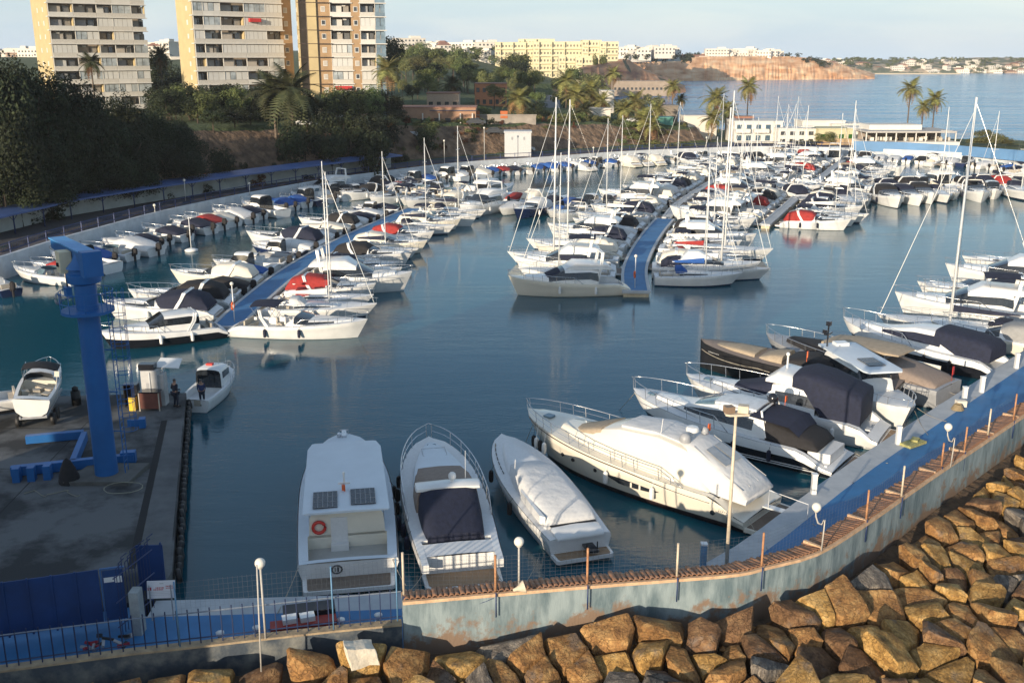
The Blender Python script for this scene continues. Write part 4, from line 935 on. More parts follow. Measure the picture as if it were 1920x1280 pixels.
between(P(1197,730,2.15), P(1570,868,.4), H5, L5); lab(H5, 'black hulled sport yacht with white topsides and navy canopy beside the large cream yacht', 'yacht')
# 6: flybridge cruiser with navy enclosure
L6 = 12.6
def steps6(q, sh, X, L, B):
    for k in range(3): q.box((X(.02+.02*k), 1.0-.1*k, .5+.25*k), (.3,.5,.06))
    return white
H6 = boat(dict(name='motor_yacht', L=L6, B=4.0, sd=.12, sk=.45, bz=.2, fs=1.35, fb=2.2, bq=.66, ov=1.4, sternw=.90, n=20, tc=.28, ts=.05, ws=.3, floor=.75, rail=(.45,.995,.75,7),
    house=[dict(st=[(.30,1.55,1.4,2.9),(.36,1.6,1.45,3.05),(.50,1.50,1.55,3.0),(.60,1.3,1.75,2.5),(.70,1.0,1.9,2.25),(.84,.4,2.05,2.15)], m=white, tum=.82, win=(0,1), low=.3, hi=.68, aft=glass),
           dict(name='flybridge', st=[(.30,1.3,2.95,3.25),(.34,1.32,2.95,3.45),(.50,1.25,3.0,3.7),(.56,.9,2.9,3.1)], m=white, tum=.97)],
    covers=[dict(name='cockpit_enclosure', st=[(.09,1.5,1.3,2.9),(.095,1.52,1.3,3.1),(.27,1.58,1.4,3.85),(.36,1.5,2.9,3.95),(.42,1.3,2.95,3.7)], m=navy, tum=.97),
            dict(name='bow_cover', st=[(.52,1.32,1.7,3.05),(.58,1.28,1.75,2.75),(.66,1.05,1.9,2.45),(.72,.8,2.0,2.3)], m=navy, tum=.86)],
    plat=(1.1,teak2), platround=.6, platw=.97, fenders=[(.4,1,white),(.2,1,white)], hatch=[(.88,0,.24)], hz=.04,
    extra=[('step', steps6), ('searchlight_mast', lambda q, sh, X, L, B: (q.tube([(X(.48),0,3.6),(X(.48),0,4.5)], .06, 6), q.ball((X(.48),0,4.55), .13), white)[2]), ('ensign', flag_fn(.40,-.5,4.1,.4))]))
between(P(1318,706,2.2), P(1620,812,.4), H6, L6); lab(H6, 'white flybridge yacht wrapped in a tall navy cockpit enclosure behind the black hulled yacht', 'yacht')
# 7: small trawler lying bow to the quay, long hard roof with solar panels
L7 = 10.5
H7 = boat(dict(name='motor_cruiser', L=L7, B=3.5, fs=1.2, fb=1.75, bq=.62, ov=.9, n=16, tc=.15, ts=.03, ws=.25, floor=.7, rail=(.6,.99,.5,5),
    house=[dict(st=[(.13,1.25,1.1,2.85),(.2,1.3,1.2,2.95),(.56,1.2,1.3,2.9),(.60,1.15,1.35,2.3),(.63,1.1,1.4,1.7)], win=(0,1), glass=(2,), aft=glass, tum=.92),
           dict(name='roof', st=[(.05,1.28,2.95,3.06),(.07,1.35,2.95,3.1),(.66,1.30,2.95,3.08),(.70,1.1,2.95,3.04)], m=roofw, tum=.98)],
    extra=[('solar_panel', solar_fn(.44,.60,-.55,.55,3.11)), ('solar_frame', grid_fn(.44,.60,-.55,.55,3.11,2,6)), ('vent_box', lambda q, sh, X, L, B: (q.box((X(.12),0,3.2), (.7,.9,.22)), white)[1])]))
between(P(1722,775,1.7), P(1545,690,.8), H7, L7); lab(H7, 'white cabin cruiser lying bow to the quay, small solar panel on its roof', 'boat')
# 8: grey yacht with beige awning
L8 = 14.0
H8 = boat(dict(name='motor_yacht', L=L8, B=4.2, fs=1.35, fb=2.1, bq=.66, ov=1.2, n=18, side=grey_, deckm=grey_, tc=.16, ts=.04, ws=.3, floor=.8, rail=(.5,.995,.7,7),
    house=[dict(st=[(.30,1.6,1.4,2.5),(.40,1.6,1.5,2.7),(.58,1.45,1.6,2.6),(.72,1.0,1.8,2.15),(.84,.4,2.0,2.1)], m=grey_, win=(0,1,2), tum=.84)],
    covers=[dict(name='awning', st=[(.22,1.15,2.85,2.95),(.28,1.45,2.85,3.05),(.52,1.5,2.8,3.0),(.62,1.35,2.65,2.85)], m=beige, tum=.98),
            dict(name='cockpit_cover', st=[(.02,1.5,1.3,1.5),(.05,1.6,1.3,1.75),(.2,1.7,1.35,2.15),(.34,1.7,1.4,2.4)], m=taupe, tum=.85),
            dict(name='foredeck_cover', st=[(.60,1.5,1.6,2.4),(.70,1.2,1.8,2.3),(.85,.6,2.0,2.25)], m=blkc, tum=.85)],
    plat=(1.0,grey_), platround=.3, extra=[('fin', lambda q, sh, X, L, B: (q.prism([(X(.10),-1.7),(X(.34),-1.78),(X(.30),-1.6),(X(.1),-1.6)], 1.3, 2.0), crm)[1]), ('awning_pole', lambda q, sh, X, L, B: ([q.tube([(X(t),y,1.3),(X(t),y,2.9)], .03, 4) for t in (.28,.6) for y in (-1.4,1.4)], steel)[1]), ('ensign', flag_fn(.02,-.9,1.4,.6,redh))]))
between(P(1470,632,2.1), P(1735,738,.4), H8, L8); lab(H8, 'grey yacht under beige and taupe covers behind the bow-in cabin cruiser', 'yacht')
# 9: long dark launch with beige foredeck cover
L9 = 14.5
blkh = mat('matt_black_hull', (.018,.018,.020), .38, var=.1)
H9 = boat(dict(name='motor_launch', L=L9, B=4.0, fs=1.5, fb=2.1, bq=.62, full=2.4, ov=.05, sheerp=2.2, n=20, side=blkh, deckm=taupe, tc=.35, ts=.04, ws=.35, floor=.8, rub=blkh,
    house=[dict(name='bulwark_cover', st=[(.30,1.4,1.5,2.3),(.42,1.45,1.55,2.35),(.52,1.4,1.6,2.1),(.545,1.35,1.6,1.8)], m=blkc, tum=.9)],
    covers=[dict(name='seat_cover', st=[(.54,1.35,1.6,2.2),(.60,1.32,1.62,2.15),(.66,1.2,1.65,1.85)], m=beige, tum=.85), dict(name='foredeck_pad', st=[(.68,1.2,1.65,2.02),(.80,.95,1.75,2.12),(.90,.45,1.85,2.05)], m=beige, tum=.9)],
    extra=[('hull_lettering', letters(.86, .93, 1, 1.55, .10, white)), ('mast', lambda q, sh, X, L, B: (q.tube([(X(.36),0,2.2),(X(.36),0,4.6)], .06, 5), q.box((X(.36),0,4.0), (.3,.9,.1)), q.box((X(.36),0,4.7), (.3,.3,.3)), q.box((X(.36)+.1,.3,4.2),(.3,.3,.25)), black)[4]), ('rope_line', lambda q, sh, X, L, B: (q.tube([(sh[2](t,sh[1](t)*.7),sh[0](t)*.99,sh[1](t)*.72-.25*math.sin(math.pi*((t-.3)/.68%.5)/.5)*.5) for t in [.3+.68*i/20 for i in range(21)]], .03, 4), ropem)[1])]))
between(P(1340,640,2.1), P(1660,735,.6), H9, L9); lab(H9, 'long black launch with an upright bow and beige covered seats beyond the flybridge yacht', 'boat')
# 10: black hull cruiser with navy enclosure at far right
L10 = 13.2
H10 = boat(dict(name='motor_yacht', L=L10, B=4.1, sd=.15, sk=.40, fs=1.3, fb=2.2, bq=.64, full=2.1, ov=1.5, n=20, tc=.15, ts=.04, ws=.3, floor=.7, side=black, rail=(.5,.995,.75,7),
    house=[dict(st=[(.28,1.55,1.4,2.5),(.36,1.58,1.45,2.80),(.52,1.5,1.55,2.78),(.62,1.3,1.7,2.45),(.72,1.0,1.85,2.2),(.86,.4,2.02,2.15)], m=white, tum=.80, low=.22, hi=.72, win=(1,2,3), wm=navy)],
    covers=[dict(name='cockpit_enclosure', st=[(.09,1.5,1.3,2.3),(.12,1.55,1.3,2.6),(.26,1.6,1.35,2.85),(.40,1.45,2.2,2.95)], m=navy, tum=.86)],
    plat=(1.1,teak2), platround=.5, extra=[('topside_band', white_band())], fenders=[(.6,1,black),(.42,1,black),(.28,1,black)]))
between(P(1622,602,2.2), P(1850,692,.4), H10, L10); lab(H10, 'black hulled yacht with a boxy navy cockpit enclosure near the right edge', 'yacht')
# 11: sailing yacht with the tallest mast
H11 = boat(sail(L=13.5, B=4.1, H=17.6, sm_=navy, mastr=.12, genoam=alu, rake=-.0, wire=.016))
between(P(1690,592,1.3), P(1930,635,.6), H11, 13.5); lab(H11, 'sailing yacht with the tallest white mast on the right', 'yacht')
rnear = [((1690,560),(1965,596),'white flybridge yacht with navy sunshade just beyond the tall masted sailing yacht', flybridge(L=13, B=4.1, can=navy)),
 ((1728,533),(1985,566),'white motor yacht with a sloping cabin roof right of the bowsprit boat', cruiser(L=12.5, B=4.0, cover=navy)),
 ((1722,540),(1930,548),'white wooden bowsprit motorboat left of the tall mast', cruiser(L=10, B=3.3, cover=None)),
 ((1780,505),(2020,535),'white flybridge yacht with dark windows at the right edge beyond the tall mast', flybridge(L=12.5, B=4)),
 ((1808,484),(2050,508),'long white sport yacht with a pale cover near the right edge', cruiser(L=13, B=4, cover=palec)),
 ((1905,465),(2150,480),'white bow poking in at the right edge above the other yachts', flybridge(L=13, B=4)),
 ((1770,610),(1990,655),'cream cabin cruiser tucked behind the navy enclosure at the right edge', cruiser(L=10.5, B=3.5, cover=greyc, side=cream))]
for bo, st, lb, sp in rnear:
    o = boat(sp); between(P(*bo, 1.3), P(*st, .6), o, 0); lab(o, lb, 'boat')
# boats on and beside the boatyard quay
def cockpit_clutter(q, sh, X, L, B):
    for i in range(9): q.box((X(.12+.035*i), random.uniform(-.8,.8), .75+random.uniform(0,.1)), (.45,.4,.3), random.uniform(0,2))
    return seat_
def yard_boat(spec): return boat(spec)
YB = boat(dict(name='motorboat', L=6.6, B=2.6, fs=.95, fb=1.25, bq=.6, tc=.52, ts=.08, ws=.22, floor=.35, inner=cream, n=12, bottom=antif, floorm=seat_, ob=0, rail=(.6,.99,.4,4), wind=(.50,.6,1.05,.5), bimini=[dict(t0=.44, t1=.66, w=1.15, z=2.25, m=blkc)],
    extra=[('seat', cockpit_clutter), ('ensign', lambda q, sh, X, L, B: (q.tube([(X(.3),-1.2,1.0),(X(.3),-1.3,2.3)], .02, 4), q.box((X(.3),-1.25,2.1), (.03,.3,.4)), cream)[2])]))
p = P(76,742,2.3); YB.location = (p.x, p.y, 2.35); YB.rotation_euler = (R(7), R(-3), R(104)); YB.scale = (.87,)*3; lab(YB, 'white motorboat with a black sunshade propped on a trailer on the boatyard quay', 'boat')
tr = empty('boat_trailer', (p.x+.15, p.y-.3, 1.2), R(104)); mb = MB()
mb.box((0,.7,.75), (5.2,.1,.14)); mb.box((0,-.7,.75), (5.2,.1,.14)); mb.box((-1.6,0,.7), (.1,1.6,.1)); mb.box((1.4,0,.7), (.1,1.6,.1)); mb.box((-2.5,0,.7),(.12,1.5,.12)); mb.build('frame', grey_, tr)
for y in (-.6,.6):
    for x in (-2.2,.8): MB().tube([(x,y,.8),(x,y,1.2)], .05, 5).build('prop', alu, tr)
for y in (-.95,.95):
    for x in (-.9,-1.9): MB().tube([(x,y-.12,.36),(x,y+.12,.36)], .36, 12).build('wheel', rubber, tr)
tag(tr, 'dark boat trailer with twin wheels under the propped white motorboat', 'trailer')
YB2 = boat(openb(L=6.5, B=2.3, ob=0)); p = P(-62,772,2.0); YB2.location = (p.x, p.y, 2.0); YB2.rotation_euler = (0,0,R(30)+math.pi); lab(YB2, 'white motorboat cut by the left edge of the picture, propped up on the boatyard quay', 'boat')
sp_ = empty('boat_prop', (p.x+1.6, p.y-.4, 1.2)); MB().tube([(0,0,1.4),(.9,-1.2,0)], .05, 5).build('strut', alu, sp_); MB().tube([(.3,.5,1.3),(-.3,.8,0)], .05, 5).build('strut', alu, sp_); tag(sp_, 'pair of slanting metal props at the left edge of the boatyard quay', 'prop')
FB = boat(pilot(L=7.4, B=2.8, fs=.95, fb=1.35, tc=.44, floor=.45, inner=white, hw=1, house=[dict(st=[(.42,1.02,.95,2.35),(.46,1.06,1.0,2.45),(.66,1.0,1.05,2.4),(.72,.85,1.1,1.9),(.84,.5,1.25,1.4)], win=(1,), glass=(2,), aft=glass, tum=.93, low=.42, hi=.8)],
    extra=[('transom_door', lambda q, sh, X, L, B: (q.box((X(0)-.02,-.35,.75), (.03,.5,.45)), seat_)[1]), ('rod_rack', lambda q, sh, X, L, B: ([q.tube([(X(.62),y,2.4),(X(.62)-.1,y,3.6)], .015, 3) for y in (-.9,-.3,.4,.9)], steel)[1]), ('horn', lambda q, sh, X, L, B: (q.box((X(.55),.2,2.55), (.4,.5,.12)), redp)[1])]))
fbp = P(395,745,0); FB.location = (fbp.x+.1, fbp.y+.2, 0); FB.rotation_euler = (0,0,R(84)); FB.scale = (.86,)*3; lab(FB, 'small white pilothouse fishing boat lying at the boatyard quay beside the standing man', 'boat')
# pontoon end boats
def place(spec, bo, st, label, hb_=1.3, cat='boat'):
    o = boat(spec); between(P(*bo, hb_), P(*st, .6), o, 0); lab(o, label, cat); return o
place(cruiser(L=11.5, B=3.6, cover=None, side=white, boot=white, n=16, bimini=[dict(t0=.18,t1=.38,w=1.3,z=2.9,m=navy)], hatch=[(.86,0,.2),(.76,0,.2),(.68,.5,.16)]), (657,603), (468,612), 'bright white sport cruiser with navy sunshade, right of the left pontoon outer end')
place(cruiser(L=9.6, B=3.2, cover=None, side=black, n=16, extra=[('topside_band', white_band())], house=[dict(st=[(.22,1.2,1.0,2.3),(.3,1.25,1.05,2.45),(.5,1.2,1.1,2.4),(.62,1.0,1.25,1.75),(.80,.5,1.5,1.7)], win=(0,1), glass=(2,), aft=glass, tum=.9)]), (222,622), (385,618), 'black hulled white cabin boat at the left of the outer end of the left pontoon')
place(flybridge(L=11.6, B=3.9, side=crm, deckm=crm, n=16, covers=[dict(name='windscreen_cover', st=[(.585,1.3,1.6,2.5),(.64,1.2,1.7,2.2),(.69,1.0,1.8,2.0)], m=navy)]), (978,528), (1152,537), 'white flybridge yacht at the outer end of the middle pontoon, left of it')
place(dict(name='cabin_cruiser', L=11, B=3.5, fs=1.25, fb=1.9, bq=.7, ov=1.6, n=16, tc=.25, ts=.04, floor=.7, boot=navyh, rub=grey_, rail=(.3,.995,.6,8), house=[dict(st=[(.24,1.2,1.2,2.2),(.34,1.25,1.25,2.3),(.55,1.2,1.35,2.25),(.66,1.0,1.45,1.75),(.82,.5,1.7,1.8)], win=(0,1), glass=(2,)), dict(name='wheelhouse_cover', st=[(.28,1.0,2.2,2.35),(.33,1.0,2.2,2.9),(.42,.9,2.25,2.95),(.52,.8,2.2,2.35)], m=white)], covers=[dict(name='cockpit_cover', st=[(.08,1.0,1.25,1.6),(.14,1.1,1.25,2.1),(.26,1.1,1.3,2.3)], m=navy)], fenders=[(.15,-1,white),(.35,-1,white),(.5,-1,white),(.7,-1,white)]), (1421,492), (1228,508), 'white cabin cruiser with navy waterline, right of the middle pontoon outer end', 1.8)
# ------------------------------------------------------------ rows of smaller boats
PROTO = {}
def proto(k, sp):
    o = boat(sp); PROTO[k] = (o, sp['L'], sp['B'])
base_specs = {
 'cuddy_navy': cuddy(cover=navy), 'cuddy_open': cuddy(6.8, 2.5), 'cuddy_red': cuddy(6.2, 2.3, cover=redc), 'cuddy_pale': cuddy(6.6, 2.4, cover=palec), 'cuddy_blue': cuddy(6.0, 2.2, cover=blue),
 'open_grey': openb(5.4, 2.0, covers=[dict(st=[(.05,.85,.6,.7),(.3,.9,.6,.95),(.6,.88,.65,1.15),(.78,.6,.75,.9)], m=greyc)]), 'open_white': openb(5.8, 2.2), 'open_dark': openb(5.2, 2.0, side=navyh),
 'covered_black': covered(6.4, 2.4, blkc), 'covered_cream': covered(6.8, 2.5, creamc), 'covered_blue': covered(6.0, 2.3, blue), 'covered_pale': covered(7.2, 2.6, palec),
 'pilot_white': pilot(), 'pilot_blue': pilot(6.6, 2.4, side=navyh), 'cruiser_navy': cruiser(), 'cruiser_black': cruiser(9.0, 3.0, cover=blkc), 'cruiser_open': cruiser(9.8, 3.2, cover=None, bimini=[dict(t0=.16,t1=.36,w=1.2,z=2.75,m=navy)]), 'cruiser_red': cruiser(8.8, 3.0, cover=redc), 'cruiser_cream': cruiser(9.4, 3.1, cover=creamc, side=cream), 'cruiser_bluehull': cruiser(9.2,3.0, cover=palec, side=navyh),
 'fly_white': flybridge(), 'fly_navy': flybridge(11, 3.6, can=navy), 'fly_cream': flybridge(10.5, 3.5, side=cream, can=beige),
 'sail_navy': sail(), 'sail_blue': sail(8.6, 2.9, 10.4, sm_=blue), 'sail_white': sail(10.2, 3.2, 12.6, sm_=palec), 'sail_red': sail(9.2, 3.0, 11, sm_=redc), 'sail_tall': sail(12.0, 3.7, 16.0, sm_=palec, mastr=.10), 'sail_bluehull': sail(9.0,3.0,11.2, side=navyh, sm_=palec)}
DESC = {'cuddy_navy':'white motorboat under a navy cover','cuddy_open':'white open motorboat with a low windscreen','cuddy_red':'white motorboat under a red cover','cuddy_pale':'white motorboat under a pale grey cover','cuddy_blue':'white motorboat under a bright blue cover',
 'open_grey':'small open boat with a grey tarpaulin','open_white':'small white open boat with a centre console','open_dark':'small dark blue open boat','covered_black':'small boat wrapped in a black cover','covered_cream':'small boat wrapped in a cream cover','covered_blue':'small boat wrapped in a blue cover','covered_pale':'motorboat wrapped in a pale grey cover',
 'pilot_white':'white pilothouse fishing boat','pilot_blue':'dark blue pilothouse fishing boat','cruiser_navy':'white cruiser with a navy cockpit cover','cruiser_black':'white cruiser with a black cockpit cover','cruiser_open':'white open cruiser with a navy sunshade','cruiser_red':'white cruiser with a red cockpit cover','cruiser_cream':'cream cruiser with a cream cockpit cover','cruiser_bluehull':'dark blue cruiser with a pale cover',
 'fly_white':'white flybridge yacht','fly_navy':'white flybridge yacht with a navy sunshade','fly_cream':'cream flybridge yacht with a beige sunshade','sail_navy':'white sailing yacht with a navy sail cover','sail_blue':'white sailing yacht with a bright blue sail cover','sail_white':'white sailing yacht with a pale sail cover','sail_tall':'large white sailing yacht with a tall mast','sail_red':'white sailing yacht with a red sail cover','sail_bluehull':'dark blue sailing yacht with a pale sail cover'}
for k, sp in base_specs.items():
    proto(k, sp)
USED = {}
def put(k, x, y, a, label, group, sc_=1.0):
    o0, L, B = PROTO[k]
    if k not in USED: o = o0; USED[k] = 1
    else: o = copy_tree(o0)
    o.location = (x, y, random.uniform(-.03,.05)); o.rotation_euler = (R(random.uniform(-1.2,1.2)), R(random.uniform(-.6,.6)), a)
    o.scale = (sc_, sc_, sc_)
    tag(o, label, 'sailboat' if k.startswith('sail') else 'boat', group); return o
SMALL = ['cuddy_navy','cuddy_open','cuddy_red','cuddy_pale','cuddy_blue','open_grey','open_white','open_dark','covered_black','covered_cream','covered_blue','covered_pale','pilot_white','cuddy_open','cuddy_navy','pilot_blue','cuddy_pale','open_white']
MED = ['cruiser_navy','cruiser_black','cruiser_open','cruiser_cream','cuddy_navy','pilot_white','cuddy_open','cruiser_open','covered_pale','cuddy_pale','cruiser_red','fly_white']
BIG = ['cruiser_navy','cruiser_open','cruiser_black','fly_white','fly_navy','sail_white','cruiser_cream','fly_cream','cruiser_bluehull','cruiser_open','cuddy_pale','pilot_white','cruiser_black','sail_white','sail_navy']
SAILS = ['cruiser_navy','sail_white','cruiser_navy','cruiser_open','fly_white','cruiser_cream','cuddy_pale','pilot_white','cruiser_red','covered_pale','cruiser_bluehull','cuddy_navy','fly_navy']
rng = random.Random(11); PLACED = []
def row(line, side, s0, s1, kinds, where, group, gap=.35, wallgap=.6, bowout=True, off=0.0, jit=.05, fixed=None, slant=0.0, scl=1.0):
    "boats side by side along a line of points, on its right (side=1) or left (-1)"
    s = s0; i = 0; last = None
    while s < s1:
        if fixed and i < len(fixed): k = fixed[i]
        else:
            k = rng.choice(kinds)
            while k == last: k = rng.choice(kinds)
        last = k; o0, L, B = PROTO[k]; sc_ = rng.uniform(.93, 1.07)*scl; s += B*sc_/2
        p, d = along(line, s); nrm = Vector((d.y, -d.x))*side; r_ = off+wallgap+L*sc_/2
        q = p+nrm*r_; a = math.atan2(nrm.y, nrm.x)+(0 if bowout else math.pi)+rng.uniform(-jit, jit)+slant
        px_, py_, Z_ = pix((q.x, q.y, .8))
        if px_ > 2050 or Z_ < 1: pass
        else: put(k, q.x, q.y, a, '%s, %s %s' % (DESC[k], ordi(i), where), group, sc_)
        s += B*sc_/2+gap+rng.uniform(0, .35); i += 1
# wall row: starts in view behind the crane
Wr = offset_line(W, 0.0)
def s_at(line, px_):
    best = None; s = 0.0; bs = 0; prev = line[0]
    for a in line:
        s += (a-prev).length; prev = a
        if a.y < 5: continue
        x, y, Z = pix((a.x, a.y, 0))
        if Z > 5 and (best is None or abs(x-px_) < best): best = abs(x-px_); bs = s
    return bs
row(Wr, 1, s_at(W, -60), s_at(W, 610), SMALL, 'from the left, left quay wall', 'small boats moored along the left quay wall', bowout=False, gap=.30, wallgap=.9, slant=R(-16), scl=1.2,
    fixed=['open_dark','cuddy_open','cuddy_red','pilot_white','covered_blue','cuddy_open','covered_pale','cuddy_navy','open_white'])
row(Wr, 1, s_at(W, 630), s_at(W, 1040), SMALL, 'from left, wall below billboard', 'small boats moored along the far bend of the quay wall', bowout=False, gap=.25, wallgap=.8, scl=1.1)
row(Wr, 1, s_at(W, 1045), s_at(W, 1420), SMALL+MED, 'right of kiosk, far wall', 'boats moored along the far quay wall', bowout=False, gap=.4)
row(Wr, 1, s_at(W, 1425), s_at(W, 1960), SMALL+MED, 'from left, wall before club', 'boats moored along the far quay wall by the club', bowout=False, gap=.5)
# left pontoon
LPA = length(PA)
row(PA, -1, 3.6, LPA-1, SMALL+MED, 'out on left pontoon, left side', 'boats on the left side of the long left pontoon', off=1.35, gap=.35, wallgap=.6, fixed=['cruiser_navy','cruiser_black','cuddy_open','covered_black','cruiser_cream','cuddy_blue','pilot_white'])
row(PA, 1, 4.0, LPA-1, MED+['sail_navy'], 'out on left pontoon, right side', 'boats on the right side of the long left pontoon', off=1.35, gap=.4, wallgap=.6, fixed=['sail_white','sail_red','cruiser_red','fly_white','cruiser_open','cruiser_navy','cuddy_pale','cruiser_black','sail_navy','cruiser_cream'])
# middle pontoon
LPB = length(PB)
row(PB, -1, 4.5, LPB-2, BIG+SAILS, 'out on middle pontoon, left side', 'boats on the left side of the middle pontoon', off=1.35, gap=.35, wallgap=.6, fixed=['sail_navy','fly_navy','sail_tall','cruiser_cream','sail_tall','cruiser_navy','fly_white','cuddy_pale','cruiser_black','cruiser_open'])
row(PB2, -1, 1, length(PB2)-2, BIG+SAILS, 'along far middle pontoon, left side', 'boats on the left side of the far middle pontoon', off=1.0, gap=.3)
row(PB2, 1, 1, length(PB2)-2, BIG+SAILS, 'along far middle pontoon, right side', 'boats on the right side of the far middle pontoon', off=1.0, gap=.3)
row(PB, 1, 4.6, LPB-2, BIG+SAILS, 'out on middle pontoon, right side', 'boats on the right side of the middle pontoon', off=1.35, gap=.35, wallgap=.6, fixed=['sail_blue','sail_tall','cruiser_cream','sail_red','sail_tall','cruiser_open','fly_white','sail_navy'])
# cross pontoon
LPC = length(PC)
row(PC, -1, 1, LPC-4, MED, 'from right, cross pontoon near side', 'boats on the near side of the cross pontoon', off=1.2, gap=.4, fixed=['cruiser_open','cuddy_blue','cruiser_bluehull','covered_pale'])
row(PC, 1, 1, LPC-4, SMALL+MED, 'from right, cross pontoon far side', 'boats on the far side of the cross pontoon', off=1.2, gap=.4)
LPD = length(PD)
row(PD, -1, 1, LPD-3, MED+BIG+SAILS, 'along hidden pontoon, left side', 'boats on the left side of the hidden pontoon', off=1.1, gap=.3)
row(PD, 1, 1, LPD-3, MED+BIG+SAILS, 'along hidden pontoon, right side', 'boats on the right side of the hidden pontoon', off=1.1, gap=.3)
FR = smooth_line([P(x, y, 0).xy for x, y in ((1590,400),(1700,393),(1780,385),(1860,381),(2010,376))], 4)
pE = pontoon('pontoon', offset_line(FR, -12.5), 2.2, 'far right pontoon hidden behind the row of motor yachts', deck=mat('pontoon_grey', (0.40,0.42,0.44), 0.8))
row(offset_line(FR, -12.5), 1, 1, length(FR)+4, BIG, 'from left, front far-right row', 'boats in the far right row', off=1.1, gap=.3, jit=.12, slant=R(-25), scl=1.2)
row(offset_line(FR, -12.5), -1, 1, length(FR)+6, BIG+SAILS, 'from left, behind far-right row', 'boats behind the far right row', off=1.1, gap=.4)
for k in list(PROTO):
    if k not in USED:
        o0 = PROTO[k][0]
        for ch in list(o0.children_recursive): bpy.data.objects.remove(ch)
        bpy.data.objects.remove(o0)
# ------------------------------------------------------------ armour rocks
def rockmat(name, c1, c2, c3, st=(1,1,1)):
    m = bpy.data.materials.new(name); m.use_nodes = True; t = m.node_tree; b = t.nodes['Principled BSDF']; b.inputs['Roughness'].default_value = .85; b.inputs['Specular IOR Level'].default_value = .3
    tcn = t.nodes.new('ShaderNodeTexCoord'); oi = t.nodes.new('ShaderNodeObjectInfo'); ad = t.nodes.new('ShaderNodeVectorMath'); ad.operation = 'MULTIPLY_ADD'; ad.inputs[1].default_value = st
    cmb = t.nodes.new('ShaderNodeCombineXYZ'); mu = t.nodes.new('ShaderNodeMath'); mu.operation = 'MULTIPLY'; mu.inputs[1].default_value = 37; t.links.new(oi.outputs['Random'], mu.inputs[0]); t.links.new(mu.outputs[0], cmb.inputs[0]); t.links.new(mu.outputs[0], cmb.inputs[2])
    rot = t.nodes.new('ShaderNodeVectorRotate'); rot.rotation_type = 'AXIS_ANGLE'; rot.inputs['Axis'].default_value = (.5,.3,.8); t.links.new(mu.outputs[0], rot.inputs['Angle']); t.links.new(tcn.outputs['Object'], rot.inputs['Vector'])
    t.links.new(rot.outputs[0], ad.inputs[0]); t.links.new(cmb.outputs[0], ad.inputs[2])
    def N(s, d=9, r=.62):
        n = t.nodes.new('ShaderNodeTexNoise'); n.inputs['Scale'].default_value = s; n.inputs['Detail'].default_value = d; n.inputs['Roughness'].default_value = r; t.links.new(ad.outputs[0], n.inputs[0]); return n.outputs[0]
    r = t.nodes.new('ShaderNodeValToRGB'); e = r.color_ramp.elements; e[0].position = .33; e[0].color = (*c1,1); e[1].position = .66; e[1].color = (*c3,1); k = e.new(.5); k.color = (*c2,1); t.links.new(N(1.5), r.inputs[0])
    r2 = t.nodes.new('ShaderNodeValToRGB'); r2.color_ramp.elements[0].position = .42; r2.color_ramp.elements[1].position = .72; r2.color_ramp.elements[0].color = (.45,.45,.47,1); r2.color_ramp.elements[1].color = (1.15,1.12,1.05,1); t.links.new(N(9, 8, .7), r2.inputs[0])
    mx_ = t.nodes.new('ShaderNodeMixRGB'); mx_.blend_type = 'MULTIPLY'; mx_.inputs[0].default_value = .75; t.links.new(r.outputs[0], mx_.inputs[1]); t.links.new(r2.outputs[0], mx_.inputs[2])
    # lichen / grey weathered patches
    g = t.nodes.new('ShaderNodeValToRGB'); g.color_ramp.elements[0].position = .56; g.color_ramp.elements[1].position = .66; t.links.new(N(.9, 6), g.inputs[0])
    m2 = t.nodes.new('ShaderNodeMixRGB'); m2.inputs[2].default_value = (.15,.13,.115,1); mf = t.nodes.new('ShaderNodeMath'); mf.operation = 'MULTIPLY'; mf.inputs[1].default_value = .6; t.links.new(g.outputs[0], mf.inputs[0]); t.links.new(mf.outputs[0], m2.inputs[0]); t.links.new(mx_.outputs[0], m2.inputs[1])
    hs_ = t.nodes.new('ShaderNodeHueSaturation'); mr = t.nodes.new('ShaderNodeMapRange'); mr.inputs['To Min'].default_value = .85; mr.inputs['To Max'].default_value = 1.3; t.links.new(oi.outputs['Random'], mr.inputs[0]); t.links.new(mr.outputs[0], hs_.inputs['Value']); t.links.new(m2.outputs[0], hs_.inputs['Color']); t.links.new(hs_.outputs[0], b.inputs['Base Color'])
    # cracked layered relief
    v = t.nodes.new('ShaderNodeTexVoronoi'); v.feature = 'DISTANCE_TO_EDGE'; v.inputs['Scale'].default_value = 2.2; wv = t.nodes.new('ShaderNodeVectorMath'); wv.operation = 'ADD'
    nn = t.nodes.new('ShaderNodeTexNoise'); nn.inputs['Scale'].default_value = 2.5; nn.inputs['Detail'].default_value = 5; t.links.new(ad.outputs[0], nn.inputs[0]); t.links.new(ad.outputs[0], wv.inputs[0]); t.links.new(nn.outputs['Color'], wv.inputs[1]); t.links.new(wv.outputs[0], v.inputs['Vector'])
    cr_ = t.nodes.new('ShaderNodeMapRange'); cr_.inputs['From Max'].default_value = .05; t.links.new(v.outputs['Distance'], cr_.inputs[0])
    w_ = t.nodes.new('ShaderNodeTexWave'); w_.inputs['Scale'].default_value = 2.2; w_.inputs['Distortion'].default_value = 9; w_.inputs['Detail'].default_value = 5; w_.inputs['Detail Scale'].default_value = 2; t.links.new(ad.outputs[0], w_.inputs[0])
    s1 = t.nodes.new('ShaderNodeMath'); s1.operation = 'MULTIPLY_ADD'; s1.inputs[1].default_value = .35; t.links.new(cr_.outputs[0], s1.inputs[0]); t.links.new(N(5, 10, .68), s1.inputs[2])
